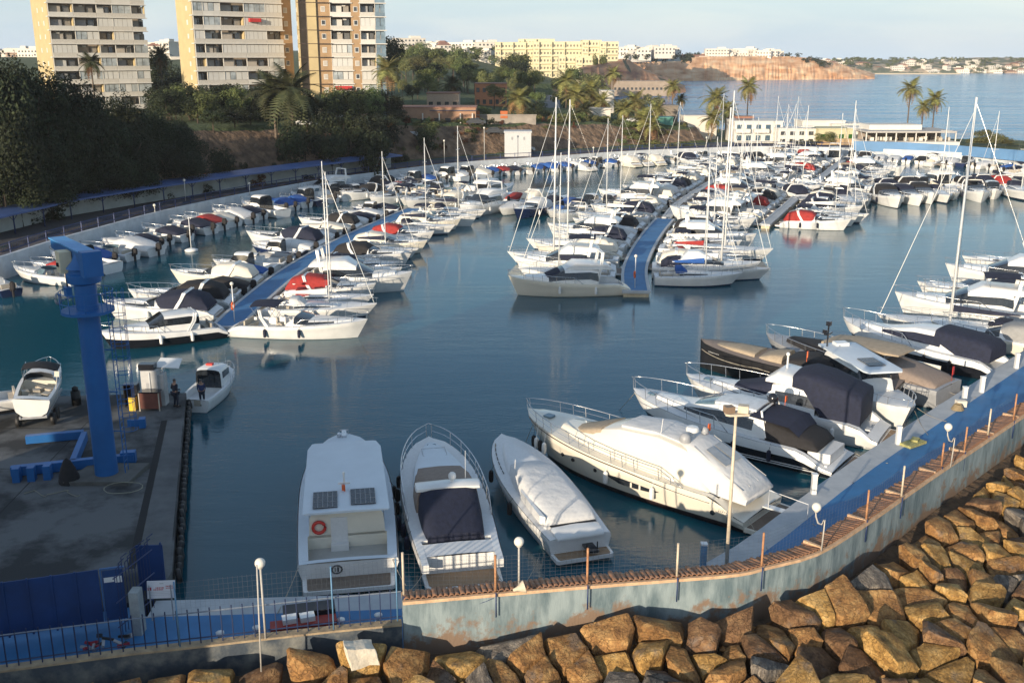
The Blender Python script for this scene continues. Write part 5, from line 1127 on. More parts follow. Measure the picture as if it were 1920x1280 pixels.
    s2 = t.nodes.new('ShaderNodeMath'); s2.operation = 'MULTIPLY_ADD'; s2.inputs[1].default_value = .09; t.links.new(w_.outputs[0], s2.inputs[0]); t.links.new(s1.outputs[0], s2.inputs[2])
    bn = t.nodes.new('ShaderNodeBump'); bn.inputs['Distance'].default_value = .10; t.links.new(s2.outputs[0], bn.inputs['Height']); t.links.new(bn.outputs[0], b.inputs['Normal']); return m
rockmats = [rockmat('ochre_rock', (.17,.085,.035), (.36,.19,.07), (.55,.34,.14)), rockmat('brown_rock', (.10,.055,.03), (.22,.12,.06), (.36,.22,.11)),
            rockmat('grey_rock', (.10,.09,.085), (.22,.19,.16), (.42,.36,.29), (.6,2.5,1)), rockmat('golden_rock', (.24,.13,.04), (.46,.27,.085), (.64,.42,.17))]
rname = ['ochre','dark brown','grey veined','golden']
SEA = LL[:-1] + LW
SEA = [p for i, p in enumerate(SEA) if i == 0 or (p-SEA[i-1]).length > .3]
def seaslope(d): return 1.78-0.125*d-0.004*d*d
mb = MB(); ds = [0.0, 0.4, 3, 6, 10, 16, 24, 34]
rs = [[(q.x, q.y, seaslope(d)-.62-(.35 if d < 1 else 0)+.35*sstep(11, 24, q.x)*(1-sstep(1.5, 3.0, d))) for q in offset_line(SEA, d)] for d in ds]
mb.rings([r_ for r_ in rs], sm=True)
tag(mb.build('breakwater_core', mat('dark_rubble', (0.05,0.036,0.026), 1.0, col2=(.15,.095,.055), scale=2.5, detail=9, bump=.2, bscale=2)), kind='structure')
rr = random.Random(5)
LS = length(SEA); seeds = []; d_ = 1.6; row_i = 0
while d_ < 19.5:
    s_ = rr.uniform(0, 1.2); k = 0
    pitch = rr.uniform(1.1, 1.5)
    while s_ < LS-3:
        p, t = along(SEA, s_+rr.uniform(-.38,.38)); dd_ = d_+rr.uniform(-.45,.45)
        q = Vector((p.x+t.y*dd_, p.y-t.x*dd_)); seeds.append((q, dd_, row_i, k, t)); s_ += pitch*rr.uniform(.62,1.5); k += 1
    d_ += 1.04; row_i += 1
S2 = [s_ for s_ in seeds if (lambda a: -120 < a[0] < 2060 and a[1] < 1400 and a[2] > 5)(pix((s_[0].x, s_[0].y, seaslope(s_[1]))))]
allq = [s_[0] for s_ in seeds]
def clip(poly, p, n):
    out = []
    for i in range(len(poly)):
        a, b_ = poly[i], poly[(i+1)%len(poly)]; da = (a-p).dot(n); db = (b_-p).dot(n)
        if da <= 0: out.append(a)
        if da*db < 0: out.append(a.lerp(b_, da/(da-db)))
    return out
rownm = ['row touching the wall','second row below the wall','third row below the wall','fourth row below the wall','fifth row below the wall','sixth row below the wall','seventh row below the wall','eighth row below the wall','ninth row below the wall','tenth row below the wall','lowest row by the sea','lowest row by the sea','lowest row by the sea']
cnt = {}
for q, dd_, ri, ki, tg in S2:
    poly = [q+Vector(v) for v in ((-2.4,-2.4),(2.4,-2.4),(2.4,2.4),(-2.4,2.4))]
    for o_ in allq:
        dv = o_-q; l = dv.length
        if 0.01 < l < 5.0:
            poly = clip(poly, q+dv*0.5, dv.normalized())
            if len(poly) < 3: break
    gapw = .80+.30*sstep(11, 24, q.x)
    if dd_ < gapw+.15: continue
    poly = clip(poly, q-Vector((tg.y,-tg.x))*(dd_-gapw), -Vector((tg.y,-tg.x)))
    if len(poly) < 3: continue
    # keep it clear of the wall
    c = sum(poly, Vector((0,0)))/len(poly); gp = rr.uniform(.025,.085)
    poly = [c+(v-c)*(1-gp/max(.3,(v-c).length)) for v in poly]
    poly = [v for i, v in enumerate(poly) if (v-poly[i-1]).length > .15]
    if len(poly) < 3: continue
    area = abs(sum(poly[i].x*poly[(i+1)%len(poly)].y-poly[(i+1)%len(poly)].x*poly[i].y for i in range(len(poly))))/2
    if area < .35: continue
    z = seaslope(dd_)+rr.uniform(-.22,.30)+(.15 if ri == 0 else 0); gx, gy = tg.y*-.34+rr.uniform(-.28,.28), -tg.x*-.34*1.0+rr.uniform(-.28,.28)
    # slope falls seaward: normal direction (tg.y,-tg.x)
    gx = tg.y*-.16+rr.uniform(-.42,.42); gy = -tg.x*-.16+rr.uniform(-.42,.42)
    bm = bmesh.new()
    top = []; mid = []; bot = []
    sh_ = rr.uniform(.78,.94); off_ = Vector((rr.uniform(-.1,.1), rr.uniform(-.1,.1)))
    for v in poly:
        w_ = v-c; wt = w_*sh_*rr.uniform(.93,1.05)+off_; hh = gx*wt.x+gy*wt.y
        top.append(bm.verts.new((wt.x, wt.y, hh)))
        mid.append(bm.verts.new((w_.x, w_.y, gx*w_.x+gy*w_.y-rr.uniform(.12,.36))))
        bot.append(bm.verts.new((w_.x*.75, w_.y*.75, -1.25)))
    n = len(poly)
    ctop = bm.verts.new((off_.x+rr.uniform(-.1,.1), off_.y+rr.uniform(-.1,.1), rr.uniform(.02,.12)))
    for i in range(n):
        j = (i+1)%n
        bm.faces.new((top[i], top[j], ctop)); bm.faces.new((mid[i], mid[j], top[j], top[i])); bm.faces.new((bot[i], bot[j], mid[j], mid[i]))
    bm.faces.new(bot[::-1])
    bmesh.ops.recalc_face_normals(bm, faces=bm.faces)
    bmesh.ops.bevel(bm, geom=[e for e in bm.edges if e.verts[0].co.z > -1 or e.verts[1].co.z > -1], offset=rr.uniform(.02,.05), segments=2, affect='EDGES', profile=.6)
    bmesh.ops.triangulate(bm, faces=[f for f in bm.faces if len(f.verts) > 4])
    long_ = [e for e in bm.edges if e.calc_length() > .5 and min(e.verts[0].co.z, e.verts[1].co.z) > -1]
    bmesh.ops.subdivide_edges(bm, edges=long_, cuts=2, use_grid_fill=True)
    sd = rr.uniform(0, 90)
    for v in bm.verts:
        nn_ = noise.noise_vector(Vector((v.co.x*1.9+sd, v.co.y*1.9, v.co.z*1.9))); v.co += nn_*.055+noise.noise_vector(v.co*5+Vector((sd,0,0)))*.02
    me = bpy.data.meshes.new('boulder'); bm.to_mesh(me); bm.free()
    mi = rr.choices([0,1,2,3], [4,1.8,1.5,4])[0]; me.materials.append(rockmats[mi])
    me.polygons.foreach_set('use_smooth', [True]*len(me.polygons))
    try: me.set_sharp_from_angle(angle=R(32))
    except Exception: pass
    o = link('boulder', me, None, (c.x, c.y, z))
    cnt[ri] = cnt.get(ri, -1)+1
    size = 'large' if area > 2.2 else ('small' if area < 1.1 else 'mid sized')
    tag(o, '%s %s boulder, %s from the left in the %s' % (size, rname[mi], ordi(cnt[ri]), rownm[ri]), 'boulder', 'armour boulders of the breakwater')

# small rubble between the boulders
mb = MB(); rq = random.Random(31)
for i in range(1500):
    s_ = rq.uniform(2, LS-4); d_ = rq.uniform(.3, 14) if i % 3 else rq.uniform(.15, 1.2); p, t = along(SEA, s_); x, y = p.x+t.y*d_, p.y-t.x*d_
    a = pix((x, y, seaslope(d_)))
    if not (-100 < a[0] < 2020 and a[1] < 1400 and a[2] > 5): continue
    r_ = rq.uniform(.06,.24); k = len(mb.v); z = seaslope(d_)-.62-(.35 if d_ < 1 else 0)+r_*.3+(.25 if d_ > 1.2 else 0)
    dirs = [Vector((rq.uniform(-1,1), rq.uniform(-1,1), rq.uniform(-.8,.8))).normalized() for _ in range(0)]
    pts = [(1,0,0),(0,1,0),(-1,0,0),(0,-1,0),(0,0,.8),(0,0,-.8)]; an = rq.uniform(0,3)
    for px_, py_, pz_ in pts: q = Vector((px_, py_, pz_))*r_*rq.uniform(.7,1.3); mb.v.append((x+q.x*math.cos(an)-q.y*math.sin(an), y+q.x*math.sin(an)+q.y*math.cos(an), z+q.z))
    for f in ((0,1,4),(1,2,4),(2,3,4),(3,0,4),(1,0,5),(2,1,5),(3,2,5),(0,3,5)): mb.f.append(tuple(k+j for j in f)); mb.mi.append(0); mb.sm.append(False)
tag(mb.build('rubble', rockmats[0]), 'small stones lying between the boulders and along the foot of the wall', 'rubble', kind='stuff')
# the white block
p = P(674,1222,2.3); bm = bmesh.new(); bmesh.ops.create_cube(bm, size=1.0)
for v in bm.verts: v.co = Vector((v.co.x*1.02+(.12 if v.co.z < 0 else 0), v.co.y*.55, v.co.z*.80-(.26*v.co.x if v.co.z > 0 else 0)))
bmesh.ops.subdivide_edges(bm, edges=bm.edges, cuts=2, use_grid_fill=True); bmesh.ops.bevel(bm, geom=bm.edges, offset=.012, segments=1, affect='EDGES')
for v in bm.verts: v.co += noise.noise_vector(v.co*2.5)*.07
me = bpy.data.meshes.new('white_block'); bm.to_mesh(me); bm.free(); me.materials.append(mat('white_stone', (0.62,0.56,0.46), .9, var=.15, scale=3, bump=.03, bscale=6))
tag(link('white_block', me, None, (p.x, p.y, 2.22), (R(6), R(-3), R(22))), 'lone white angular block standing among the brown boulders in front of the low wall', 'rock')
# ------------------------------------------------------------ wire fence on the high wall
rust = mat('rusty_post', (0.30,0.13,0.06), .85, col2=(0.50,0.27,0.14), scale=6)
paintp = mat('cream_post', (0.55,0.47,0.36), .6, var=.15, scale=4)
posts_px = [(757,1114,1035),(929,1107,1040),(1101,1093,1027),(1269,1079,1018),(1428,1060,998),(1624,972,918),(1690,930,873),(1765,873,830),(1808,845,800),(1852,815,766),(1900,787,738)]
wfn = empty('wire_fence', (LW[0].x, LW[0].y, 3.2)); tag(wfn, 'rusty posted wire mesh fence along the top of the high tiled wall', 'fence'); wo_ = wfn.location
tops = []
for i, (x, yb, yt) in enumerate(posts_px):
    b_ = P(x, yb, 3.22); z = hgt(yt, b_.y); MB().tube([b_-wo_, Vector((b_.x, b_.y, z))-wo_], .045, 6).build('post', rust if i % 3 else paintp, wfn)
    MB().tube([Vector((b_.x+.02, b_.y-.10, 3.2))-wo_, Vector((b_.x+.02, b_.y-.10, 2.2))-wo_], .028, 5).build('post_bracket', bluep, wfn)
    tops.append((b_, z))
wire = mat('fence_wire', (0.20,0.22,0.24), .5, metal=.6)
for (a, za), (b_, zb) in zip(tops, tops[1:]):
    mb = MB(); n = max(2, int((b_-a).length/.20))
    for i in range(1, n):
        q = a.lerp(b_, i/n); mb.tube([(q.x-wo_.x, q.y-wo_.y, .0), (q.x-wo_.x, q.y-wo_.y, lerp(za, zb, i/n)-wo_.z-.05)], .0035, 3, cap=False)
    for j in range(10):
        f = j/9; mb.tube([(a.x-wo_.x, a.y-wo_.y, .03+(za-3.3)*f), (b_.x-wo_.x, b_.y-wo_.y, .03+(zb-3.3)*f)], .0035, 3, cap=False)
    o = mb.build('wire_mesh', wire, wfn); o['kind'] = 'stuff'
cab = empty('hanging_cable', (P(985,1110,3.0))); ca = P(985,1108,2.9); cb_ = P(1090,1100,2.9)
MB().tube([ca.lerp(cb_, i/10)-cab.location+Vector((0,-.12,-2.6*(i/10)*(1-i/10)*.45)) for i in range(11)], .014, 4).build('cable', bluep, cab); tag(cab, 'thin dark cable sagging across the high wall under the second globe lamp', 'cable')
cab2 = empty('hanging_cable', P(800,1120,3.0)); ca = P(795,1128,2.8); cb_ = P(925,1118,2.9)
MB().tube([ca.lerp(cb_, i/10)-cab2.location+Vector((0,-.12,-2.4*(i/10)*(1-i/10)*.45)) for i in range(11)], .012, 4).build('cable', bluep, cab2); tag(cab2, 'thin dark cable sagging across the high wall at its left end', 'cable')
# railing on the low wall
lf = empty('railing', (LL[4].x, LL[4].y, 2.2)); tag(lf, 'dark blue vertical bar railing on the low wall at the bottom left', 'railing'); lo_ = lf.location
railb = mat('railing_blue', (0.010,0.022,0.07), .5, var=.2)
Lf = offset_line(LL, -.15); barm = MB().box((0,0,.68), (.035,.035,1.36)).mesh('bar', railb); bs = 9.0
while bs < length(Lf)-.3:
    p_, t_ = along(Lf, bs); link('bar', barm, lf, Vector((p_.x, p_.y, 2.2))-lo_); bs += .37
for z in (2.42, 3.42):
    MB().tube([Vector((p_.x, p_.y, z))-lo_ for p_ in Lf[0:]], .028, 4).build('rail', railb if z < 3 else mat('rail_grey', (.16,.19,.24), .5), lf)
# wire above the railing
wf2 = empty('wire_fence', (LL[5].x, LL[5].y, 3.5)); tag(wf2, 'sagging wire mesh above the railing in front of the two left boats', 'fence'); w2 = wf2.location
La = [P(x, y, 2.25) for x, y in ((336,1214),(497,1196),(625,1182),(745,1166))]
for i, a in enumerate(La): MB().tube([a-w2+Vector((0,.1,0)), a-w2+Vector((0,.1,2.5))], .03, 5).build('post', mat('pale_blue_post', (.10,.22,.36), .5), wf2)
mb = MB()
for a, b_ in zip(La, La[1:]):
    n = int((b_-a).length/.16)
    for i in range(n): q = a.lerp(b_, i/n)-w2; mb.tube([(q.x, q.y+.1, q.z+1.2), (q.x, q.y+.1, q.z+2.5)], .003, 3, cap=False)
    for j in range(7): mb.tube([a-w2+Vector((0,.1,1.25+.2*j)), b_-w2+Vector((0,.1,1.25+.2*j))], .003, 3, cap=False)
o = mb.build('wire_mesh', wire, wf2); o['kind'] = 'stuff'
# globe lamps
globe = mat('lamp_globe', (0.72,0.68,0.60), .35, var=.03); polem = mat('lamp_pole', (0.42,0.40,0.37), .6, var=.15, scale=5)
def globe_lamp(px_, gy, by, hb__, label, gr=.185, bend=None):
    b_ = P(px_, by, hb__); z = hgt(gy, b_.y); o = empty('globe_lamp', b_); H = z-hb__
    if bend: MB().tube([(bend,0,0),(bend,0,H-.55),(bend*.7,0,H-.75),(bend*.3,0,H-.68),(0,0,H-.4),(0,0,H-.15)], .035, 6).build('pole', polem, o)
    else: MB().tube([(0,0,0),(0,0,H-.15)], .04, 6).build('pole', polem, o)
    MB().ball((0,0,H), gr, 16, 10).build('globe', globe, o); MB().lathe((0,0,H-gr-.04), [(.05,0),(.09,.03),(.07,.08)], 8).build('collar', polem, o)
    tag(o, label, 'lamp', 'white globe lamps on the breakwater wall'); return o
globe_lamp(498, 1055, 1196, 2.2, 'globe lamp on a thin pole at the bottom left, rising from the low wall')
globe_lamp(973, 1015, 1103, 3.2, 'globe lamp on the high wall below the slim white covered boat')
globe_lamp(1524, 950, 1032, 3.2, 'globe lamp on a hooked bracket at the bend of the tiled wall', bend=.35)
globe_lamp(1769, 800, 875, 3.2, 'smaller looking globe lamp on a hooked bracket, furthest right along the tiled wall', bend=.35)
lp = empty('floodlight_pole', P(1362,1062,1.2)); zt_ = hgt(775, lp.location.y)-1.2
MB().tube([(0,0,0),(0,0,zt_)], .085, 8, r2=.06).build('pole', paintp, lp)
mb = MB(); mb.prism([(-.45,-.16),(-.30,-.26),(.5,-.2),(.62,0),(.5,.2),(-.30,.26),(-.45,.16)], zt_-.05, zt_+.03); mb.build('plate', paintp, lp)
mb = MB(); mb.box((-.28,.05,zt_+.17), (.38,.34,.26), .3); mb.build('floodlight', mat('flood_brown', (.22,.15,.10), .5), lp)
mb = MB(); mb.box((.3,.05,zt_+.19), (.42,.34,.30), -.3); mb.build('floodlight', paintp, lp)
tag(lp, 'tall cream pole with two floodlights beside the stern of the cream yacht', 'lamp')
tp_ = empty('thin_pole', P(490,1258,1.9)); MB().tube([(0,0,0),(.12,0,4.0)], .03, 5).build('pole', polem, tp_); tag(tp_, 'thin bare grey pole rising from the rocks beside the left globe lamp', 'pole')
# speaker cone on the second lamp, small things along the walls
hs = empty('loudspeaker', P(962,1106,3.35)); MB().lathe((0,0,0), [(.05,0),(.08,.15),(.24,.42),(.25,.45)], 10).build('horn', paintp, hs, rot=(0, R(75), R(10))); tag(hs, 'pale horn loudspeaker fixed at the coping beside the second globe lamp', 'loudspeaker')
# ------------------------------------------------------------ items on the walkway behind the low wall
def slab_between(name, a, b_, w, h, m, label, cat, z=1.0, parts_=None):
    a = P(*a, z); b_ = P(*b_, z); c = (a+b_)/2; d = b_-a; o = empty(name, (c.x, c.y, z), math.atan2(d.y, d.x)); MB().box((0,0,h/2), (d.length, w, h)).build('body', m, o); tag(o, label, cat); return o, d.length
rk, l_ = slab_between('locker', (508,1196), (632,1180), .55, .55, mat('locker_red', (.30,.03,.02), .6, var=.2, scale=2), 'long low red locker behind the railing of the low wall', 'locker')
MB().box((l_*.1,.75,.35), (l_*.8,.7,.7)).build('lid', mat('locker_black', (.015,.016,.022), .5), rk)
for x_ in (-.5, .15): MB().box((x_, .1, .65), (.55,.42,.2), .1).build('tray', white, rk)
for i, (x, y) in enumerate(((482,1193),(640,1178),(710,1169),(414,1203))):
    bo_ = empty('bollard', P(x, y, 1.0)); MB().lathe((0,0,0), [(.10,0),(.10,.32),(.16,.35),(.16,.42),(.05,.46)], 8).build('post', white, bo_); MB().box((0,0,.02), (.34,.34,.04)).build('base', white, bo_)
    tag(bo_, 'short white bollard behind the low wall, %s' % ('just left of the red locker','just right of the red locker','nearest the step of the high wall','at the left end of the pipe')[i], 'bollard', 'small white bollards behind the low wall')
pw = empty('pipe', P(440,1198,1.1)); a = P(414,1200,1.25); b_ = P(486,1192,1.25); MB().tube([a-pw.location, b_-pw.location], .05, 6).build('pipe', white, pw); tag(pw, 'short white pipe lying between two white bollards behind the low wall', 'pipe')
tr_ = empty('rubble_heap', P(205,1215,1.1), .2); rz_ = random.Random(4)
for i in range(16):
    x_, y_ = rz_.uniform(-.75,.75), rz_.uniform(-.4,.4); MB().box((0,0,0), (rz_.uniform(.25,.55), rz_.uniform(.06,.2), rz_.uniform(.06,.16))).build('scrap', mat('scrap_red', (.28,.015,.03), .5) if i % 3 == 0 else (grey_ if i % 3 == 1 else rubber), tr_, (x_, y_, .15+.3*(1-abs(x_))), (rz_.uniform(-.6,.6), rz_.uniform(-.6,.6), rz_.uniform(0,3)))
tag(tr_, 'heap of red and grey scrap lying behind the railing near the bottom left', 'scrap')
for i, (x, y, h_) in enumerate(((1683,832,1.0),(1525,925,1.0),(1807,755,1.0),(1905,690,1.0),(1318,1060,1.0),(1840,735,1.0))):
    q = P(x, y, 1.0); o = empty('service_post', (q.x, q.y, 1.0)); MB().box((0,0,.5), (.24,.24,1.0)).build('body', white if i != 4 else mat('pale_blue_post', (.10,.22,.36), .5), o); MB().box((0,0,1.04), (.28,.28,.08)).build('cap', white, o)
    tag(o, 'white service post on the quay edge, %s' % ('in front of the flybridge yacht stern','behind the globe lamp at the wall bend','beside the coiled rope','at the right edge of the picture','pale blue, at its left end','between the coiled rope and the picture edge')[i], 'post', 'service posts along the right quay edge')
# boxes and coils on the right quay
cl = empty('rope_coil', P(1795,768,1.0)); mb = MB()
for k in range(5): mb.tube([(.35*math.cos(a_*.5)*(1-.1*k), .35*math.sin(a_*.5)*(1-.1*k), .05+.07*k) for a_ in range(14)], .04, 4)
mb.build('coil', mat('coil_ochre', (.32,.25,.15), .9), cl); MB().box((.4,.5,.25), (.6,.4,.4)).build('crate', creamc, cl); tag(cl, 'tangled rope coil and crate on the quay edge by the grey yacht', 'rope')
yp = empty('folded_net', P(1712,833,1.0), .6); MB().box((0,0,.08), (1.5,.7,.14)).build('bundle', mat('net_yellow', (.36,.34,.14), .9, var=.3, scale=8), yp); MB().box((.3,.1,.2), (.6,.4,.12), .4).build('bundle', mat('net_yellow', (.36,.34,.14), .9), yp); tag(yp, 'pale yellow folded netting on the quay beside the white service post', 'netting')
# ------------------------------------------------------------ gate, fence and sign at the yard entrance
gblue = mat('gate_blue', (0.008,0.040,0.15), .55, var=.2, scale=.8)
ga, gb = P(-120,1212,1.2), P(196,1165,1.2); gt = empty('yard_gate', ga, math.atan2((gb-ga).y, (gb-ga).x)); LG = (gb-ga).length
for i in range(7):
    x0 = LG*i/7; MB().box((x0+LG/14, 0, 1.12), (LG/7-.03, .05, 2.2)).build('panel', gblue, gt)
    MB().box((x0, -.05, 1.12), (.07,.07,2.3)).build('post', gblue, gt)
tag(gt, 'tall solid blue sheet metal gate at the bottom left', 'gate')
da, db = P(199,1164,1.2), P(243,1158,1.2); dr = empty('gate_door', da, math.atan2((db-da).y, (db-da).x)); LD = (db-da).length
MB().box((LD/2, 0, 1.08), (LD-.1, .05, 2.1)).build('leaf', mat('door_blue', (.012,.05,.17), .5), dr)
mb = MB(); mb.box((0,0,1.12), (.06,.08,2.2)); mb.box((LD/2,0,2.2), (LD,.08,.06)); mb.build('frame', mat('door_frame', (.05,.13,.30), .5), dr)
MB().box((.28,-.05,1.75), (.36,.015,.2)).build('notice', white, dr); MB().box((.62,-.05,1.73), (.24,.015,.26)).build('notice', white, dr)
tag(dr, 'blue door with two small white notices in the yard gate', 'door')
# spiky end baffle
sp0 = P(258,1165,1.2); bf = empty('spiked_baffle', sp0, R(75)); 
for i in range(12): MB().tube([(-.9+.18*i, 0, 0), (-.9+.18*i, 0, 2.7+.15*(i%3)), (-.95+.18*i, -.3, 3.0+.12*(i%3))], .02, 4).build('spike', bluep, bf)
for z in (.4, 1.4, 2.4): MB().tube([(-1.1,0,z), (1.3,0,z)], .03, 4).build('rail', bluep, bf)
tag(bf, 'dark spiked metal baffle between the yard gate and the blue walkway', 'fence')
f2 = empty('blue_fence_panel', P(262,1106,1.2), 0.06); MB().box((.55,0,1.0), (1.05,.05,2.0)).build('panel', gblue, f2); MB().box((1.0,0,1.05), (.06,.08,2.1)).build('post', gblue, f2); tag(f2, 'short blue fence panel over the water at the right end of the yard gate', 'fence')
sg = empty('warning_sign', P(304,1150,1.5), R(4)); MB().box((0,0,.95), (1.05,.04,.68)).build('board', mat('sign_white', (.62,.62,.66), .5, var=.03), sg, rot=(R(-12),0,0))
mb = MB(); rs2 = random.Random(3)
def textline(mb, x0, x1, z, h, w=.05, y=-.03):
    x = x0
    while x < x1: l = w*rs2.uniform(.5,1); mb.quad([(x,y,z),(x+l,y,z),(x+l,y,z+h),(x,y,z+h)]); x += l+w*.35
textline(mb, -.28, .08, .93, .045, .06); textline(mb, -.2, .08, 1.0, .045, .06); textline(mb, .18, .45, 1.06, .04, .05); textline(mb, .18, .42, .99, .035, .05)
mb.quad([(-.50,-.03,.93),(-.36,-.03,.93),(-.36,-.03,1.05),(-.50,-.03,1.05)]); mb.build('red_lettering', mat('sign_red', (.45,.05,.07), .6), sg, rot=(R(-12),0,0))
mb = MB(); textline(mb, -.42, .4, .86, .012, .04); textline(mb, -.42, .38, .80, .012, .04); textline(mb, -.42, .3, .74, .012, .04); textline(mb, -.05,.08,1.17,.035,.03); mb.build('small_print', grey_, sg, rot=(R(-12),0,0))
for x_ in (-.4,.4): MB().tube([(x_,.04,-.3),(x_,.04,1.2)], .025, 4).build('post', grey_, sg)
tag(sg, 'white warning sign with small red lettering above the end of the blue walkway', 'sign')
cbx = empty('concrete_block', P(262,1185,1.0)); MB().box((0,0,.9), (.35,.5,1.8)).build('block', mat('block_pale', (.30,.33,.34), .85, var=.2, scale=3), cbx); tag(cbx, 'pale upright block at the foot of the spiked baffle', 'pillar')
# ------------------------------------------------------------ mooring ropes of the near boats
for i, (a, za, b_, zb, lb) in enumerate((((568,1040),1.0,(520,1150),1.05,'left rope from the stern of the broad solar panel cruiser'),((735,1045),1.0,(762,1098),1.05,'right rope from the stern of the broad solar panel cruiser'),((800,1060),.6,(770,1105),1.05,'left stern rope of the navy covered cruiser'),((920,1050),.6,(950,1100),1.05,'right stern rope of the navy covered cruiser'),((1010,1045),.5,(985,1092),1.05,'left stern rope of the slim covered boat'),
    ((1400,965),.7,(1440,1030),1.05,'near stern rope of the cream yacht'),((1440,930),.7,(1530,985),1.05,'far stern rope of the cream yacht'),((1570,880),.6,(1600,905),1.05,'near stern rope of the black hulled yacht'),((1605,850),.6,(1665,868),1.05,'far stern rope of the black hulled yacht'),((1655,800),.6,(1700,830),1.05,'stern rope of the flybridge yacht'),((1720,765),1.2,(1775,790),1.05,'bow rope of the bow-in cabin cruiser'),((1715,770),1.2,(1740,815),1.05,'second bow rope of the bow-in cabin cruiser'),((1780,735),.8,(1830,745),1.05,'stern rope of the grey covered yacht'),
    ((1010,768),2.2,(985,830),-.1,'bow line of the cream yacht running into the water'),((1196,730),1.9,(1160,770),-.1,'bow line of the black hulled yacht running into the water'))):
    pa, pb_ = P(*a, za), P(*b_, zb); o = empty('mooring_rope', pa); rope(o, (0,0,0), pb_-pa, .12 if zb > 0 else .02, name='rope'); tag(o, lb, 'rope')
# ------------------------------------------------------------ crane
cbl = mat('crane_blue', (0.012,0.11,0.33), .45, var=.12, scale=.6)
cb0 = P(201,893,1.2); CX, CY = cb0.x, cb0.y
zt = hgt(528, CY); cr = empty('jib_crane', (CX, CY, 1.2)); Hm = zt-1.2
mb = MB(); mb.tube([(0,0,.0),(0,0,1.0),(0,0,Hm*.5),(0,0,Hm)], .58, 24, r2=.52); part(mb, 'mast', cbl, cr)
mb = MB(); mb.prism([(-1.75,-1.2),(1.55,-1.2),(1.75,1.3),(-1.3,1.3)], 0.0, .22); mb.build('base_slab', mat('slab_concrete', (.10,.10,.095), .9, var=.2, scale=1.5, bump=.01), cr)
mb = MB(); mb.lathe((0,0,Hm-.1), [(.54,0),(.78,.10),(.82,.38),(.82,.52),(.68,.58),(.68,.75),(.78,.8),(.52,1.1),(.26,1.6)], 24); part(mb, 'slewing_ring', cbl, cr)
ja = math.atan2(.66, -.75); ja = math.atan2(.80, -.60); jd = Vector((math.cos(ja), math.sin(ja), 0)); jn = Vector((-jd.y, jd.x, 0))
zj = Hm+1.15
def jbox(x0, x1, w, z0, z1, z0b=None, z1b=None, off=0):
    z0b = z0 if z0b is None else z0b; z1b = z1 if z1b is None else z1b; m_ = MB(); P8 = []
    for x, za, zb in ((x0, z0, z1), (x1, z0b, z1b)):
        for s_, z in ((-1,za),(1,za),(1,zb),(-1,zb)): v = jd*x+jn*(s_*w/2+off); P8.append((v.x, v.y, z))
    m_.v = P8; m_.f = [(0,1,2,3),(7,6,5,4),(0,4,5,1),(1,5,6,2),(2,6,7,3),(3,7,4,0)]; m_.mi = [0]*6; m_.sm = [False]*6; return m_
part(jbox(-1.1, 4.7, .62, zj-.55, zj+.45, zj-.1, zj+.35), 'jib', cbl, cr)
part(jbox(-1.1, 4.7, .80, zj+.45, zj+.52, zj+.35, zj+.42), 'jib_flange', mat('crane_pale_blue', (.07,.26,.55), .5), cr)
part(jbox(-1.9, -1.3, .9, zj-.6, zj+.6), 'counterweight', cbl, cr)
part(jbox(.55, 1.35, .55, zj-.75, zj+.30, off=-.62 if jn.y > 0 else .62), 'control_cabinet', mat('cabinet_cream', (.62,.56,.40), .6, var=.06), cr)
mb = MB(); v0 = jd*.95+jn*(-.9 if jn.y > 0 else .9); mb.box((v0.x, v0.y, zj-.35), (.14,.14,.2)); mb.build('cabinet_vent', black, cr)
rk_ = random.Random(2)
for i in range(8):
    x = 1.2+.42*i; v = jd*x; MB().tube([(v.x, v.y, zj-.5), (v.x+.1, v.y, zj-.5-rk_.uniform(.25,.7)), (v.x-.05, v.y, zj-.55)], .045, 4).build('cable_loop', rubber, cr)
v = jd*3.6; MB().box((v.x, v.y, zj-.75), (.5,.5,.5), ja).build('trolley', cbl, cr); MB().tube([(v.x, v.y, zj-.8),(v.x, v.y, zj-2.1)], .05, 4).build('hoist_cable', rubber, cr); MB().box((v.x, v.y, zj-2.3), (.5,.3,.5), ja).build('hook_block', cbl, cr)
# platform ring and its rail
zp = hgt(582, CY)-1.2; mb = MB(); mb.lathe((0,0,zp-.06), [(.6,0),(1.25,0),(1.25,.14),(.6,.14)], 24); part(mb, 'platform', cbl, cr)
for z_ in (.5, 1.0): MB().tube([(1.25*math.cos(a_*math.pi/12), 1.25*math.sin(a_*math.pi/12), zp+z_) for a_ in range(25)], .022, 4).build('platform_rail', cbl, cr)
for a_ in range(10): MB().tube([(1.25*math.cos(a_*.628), 1.25*math.sin(a_*.628), zp), (1.25*math.cos(a_*.628), 1.25*math.sin(a_*.628), zp+1.0)], .022, 4).build('rail_post', cbl, cr)
mb = MB(); lifering(mb, (-1.3,-.25,zp+.65), .24); mb.build('life_ring', grey_, cr, rot=None)
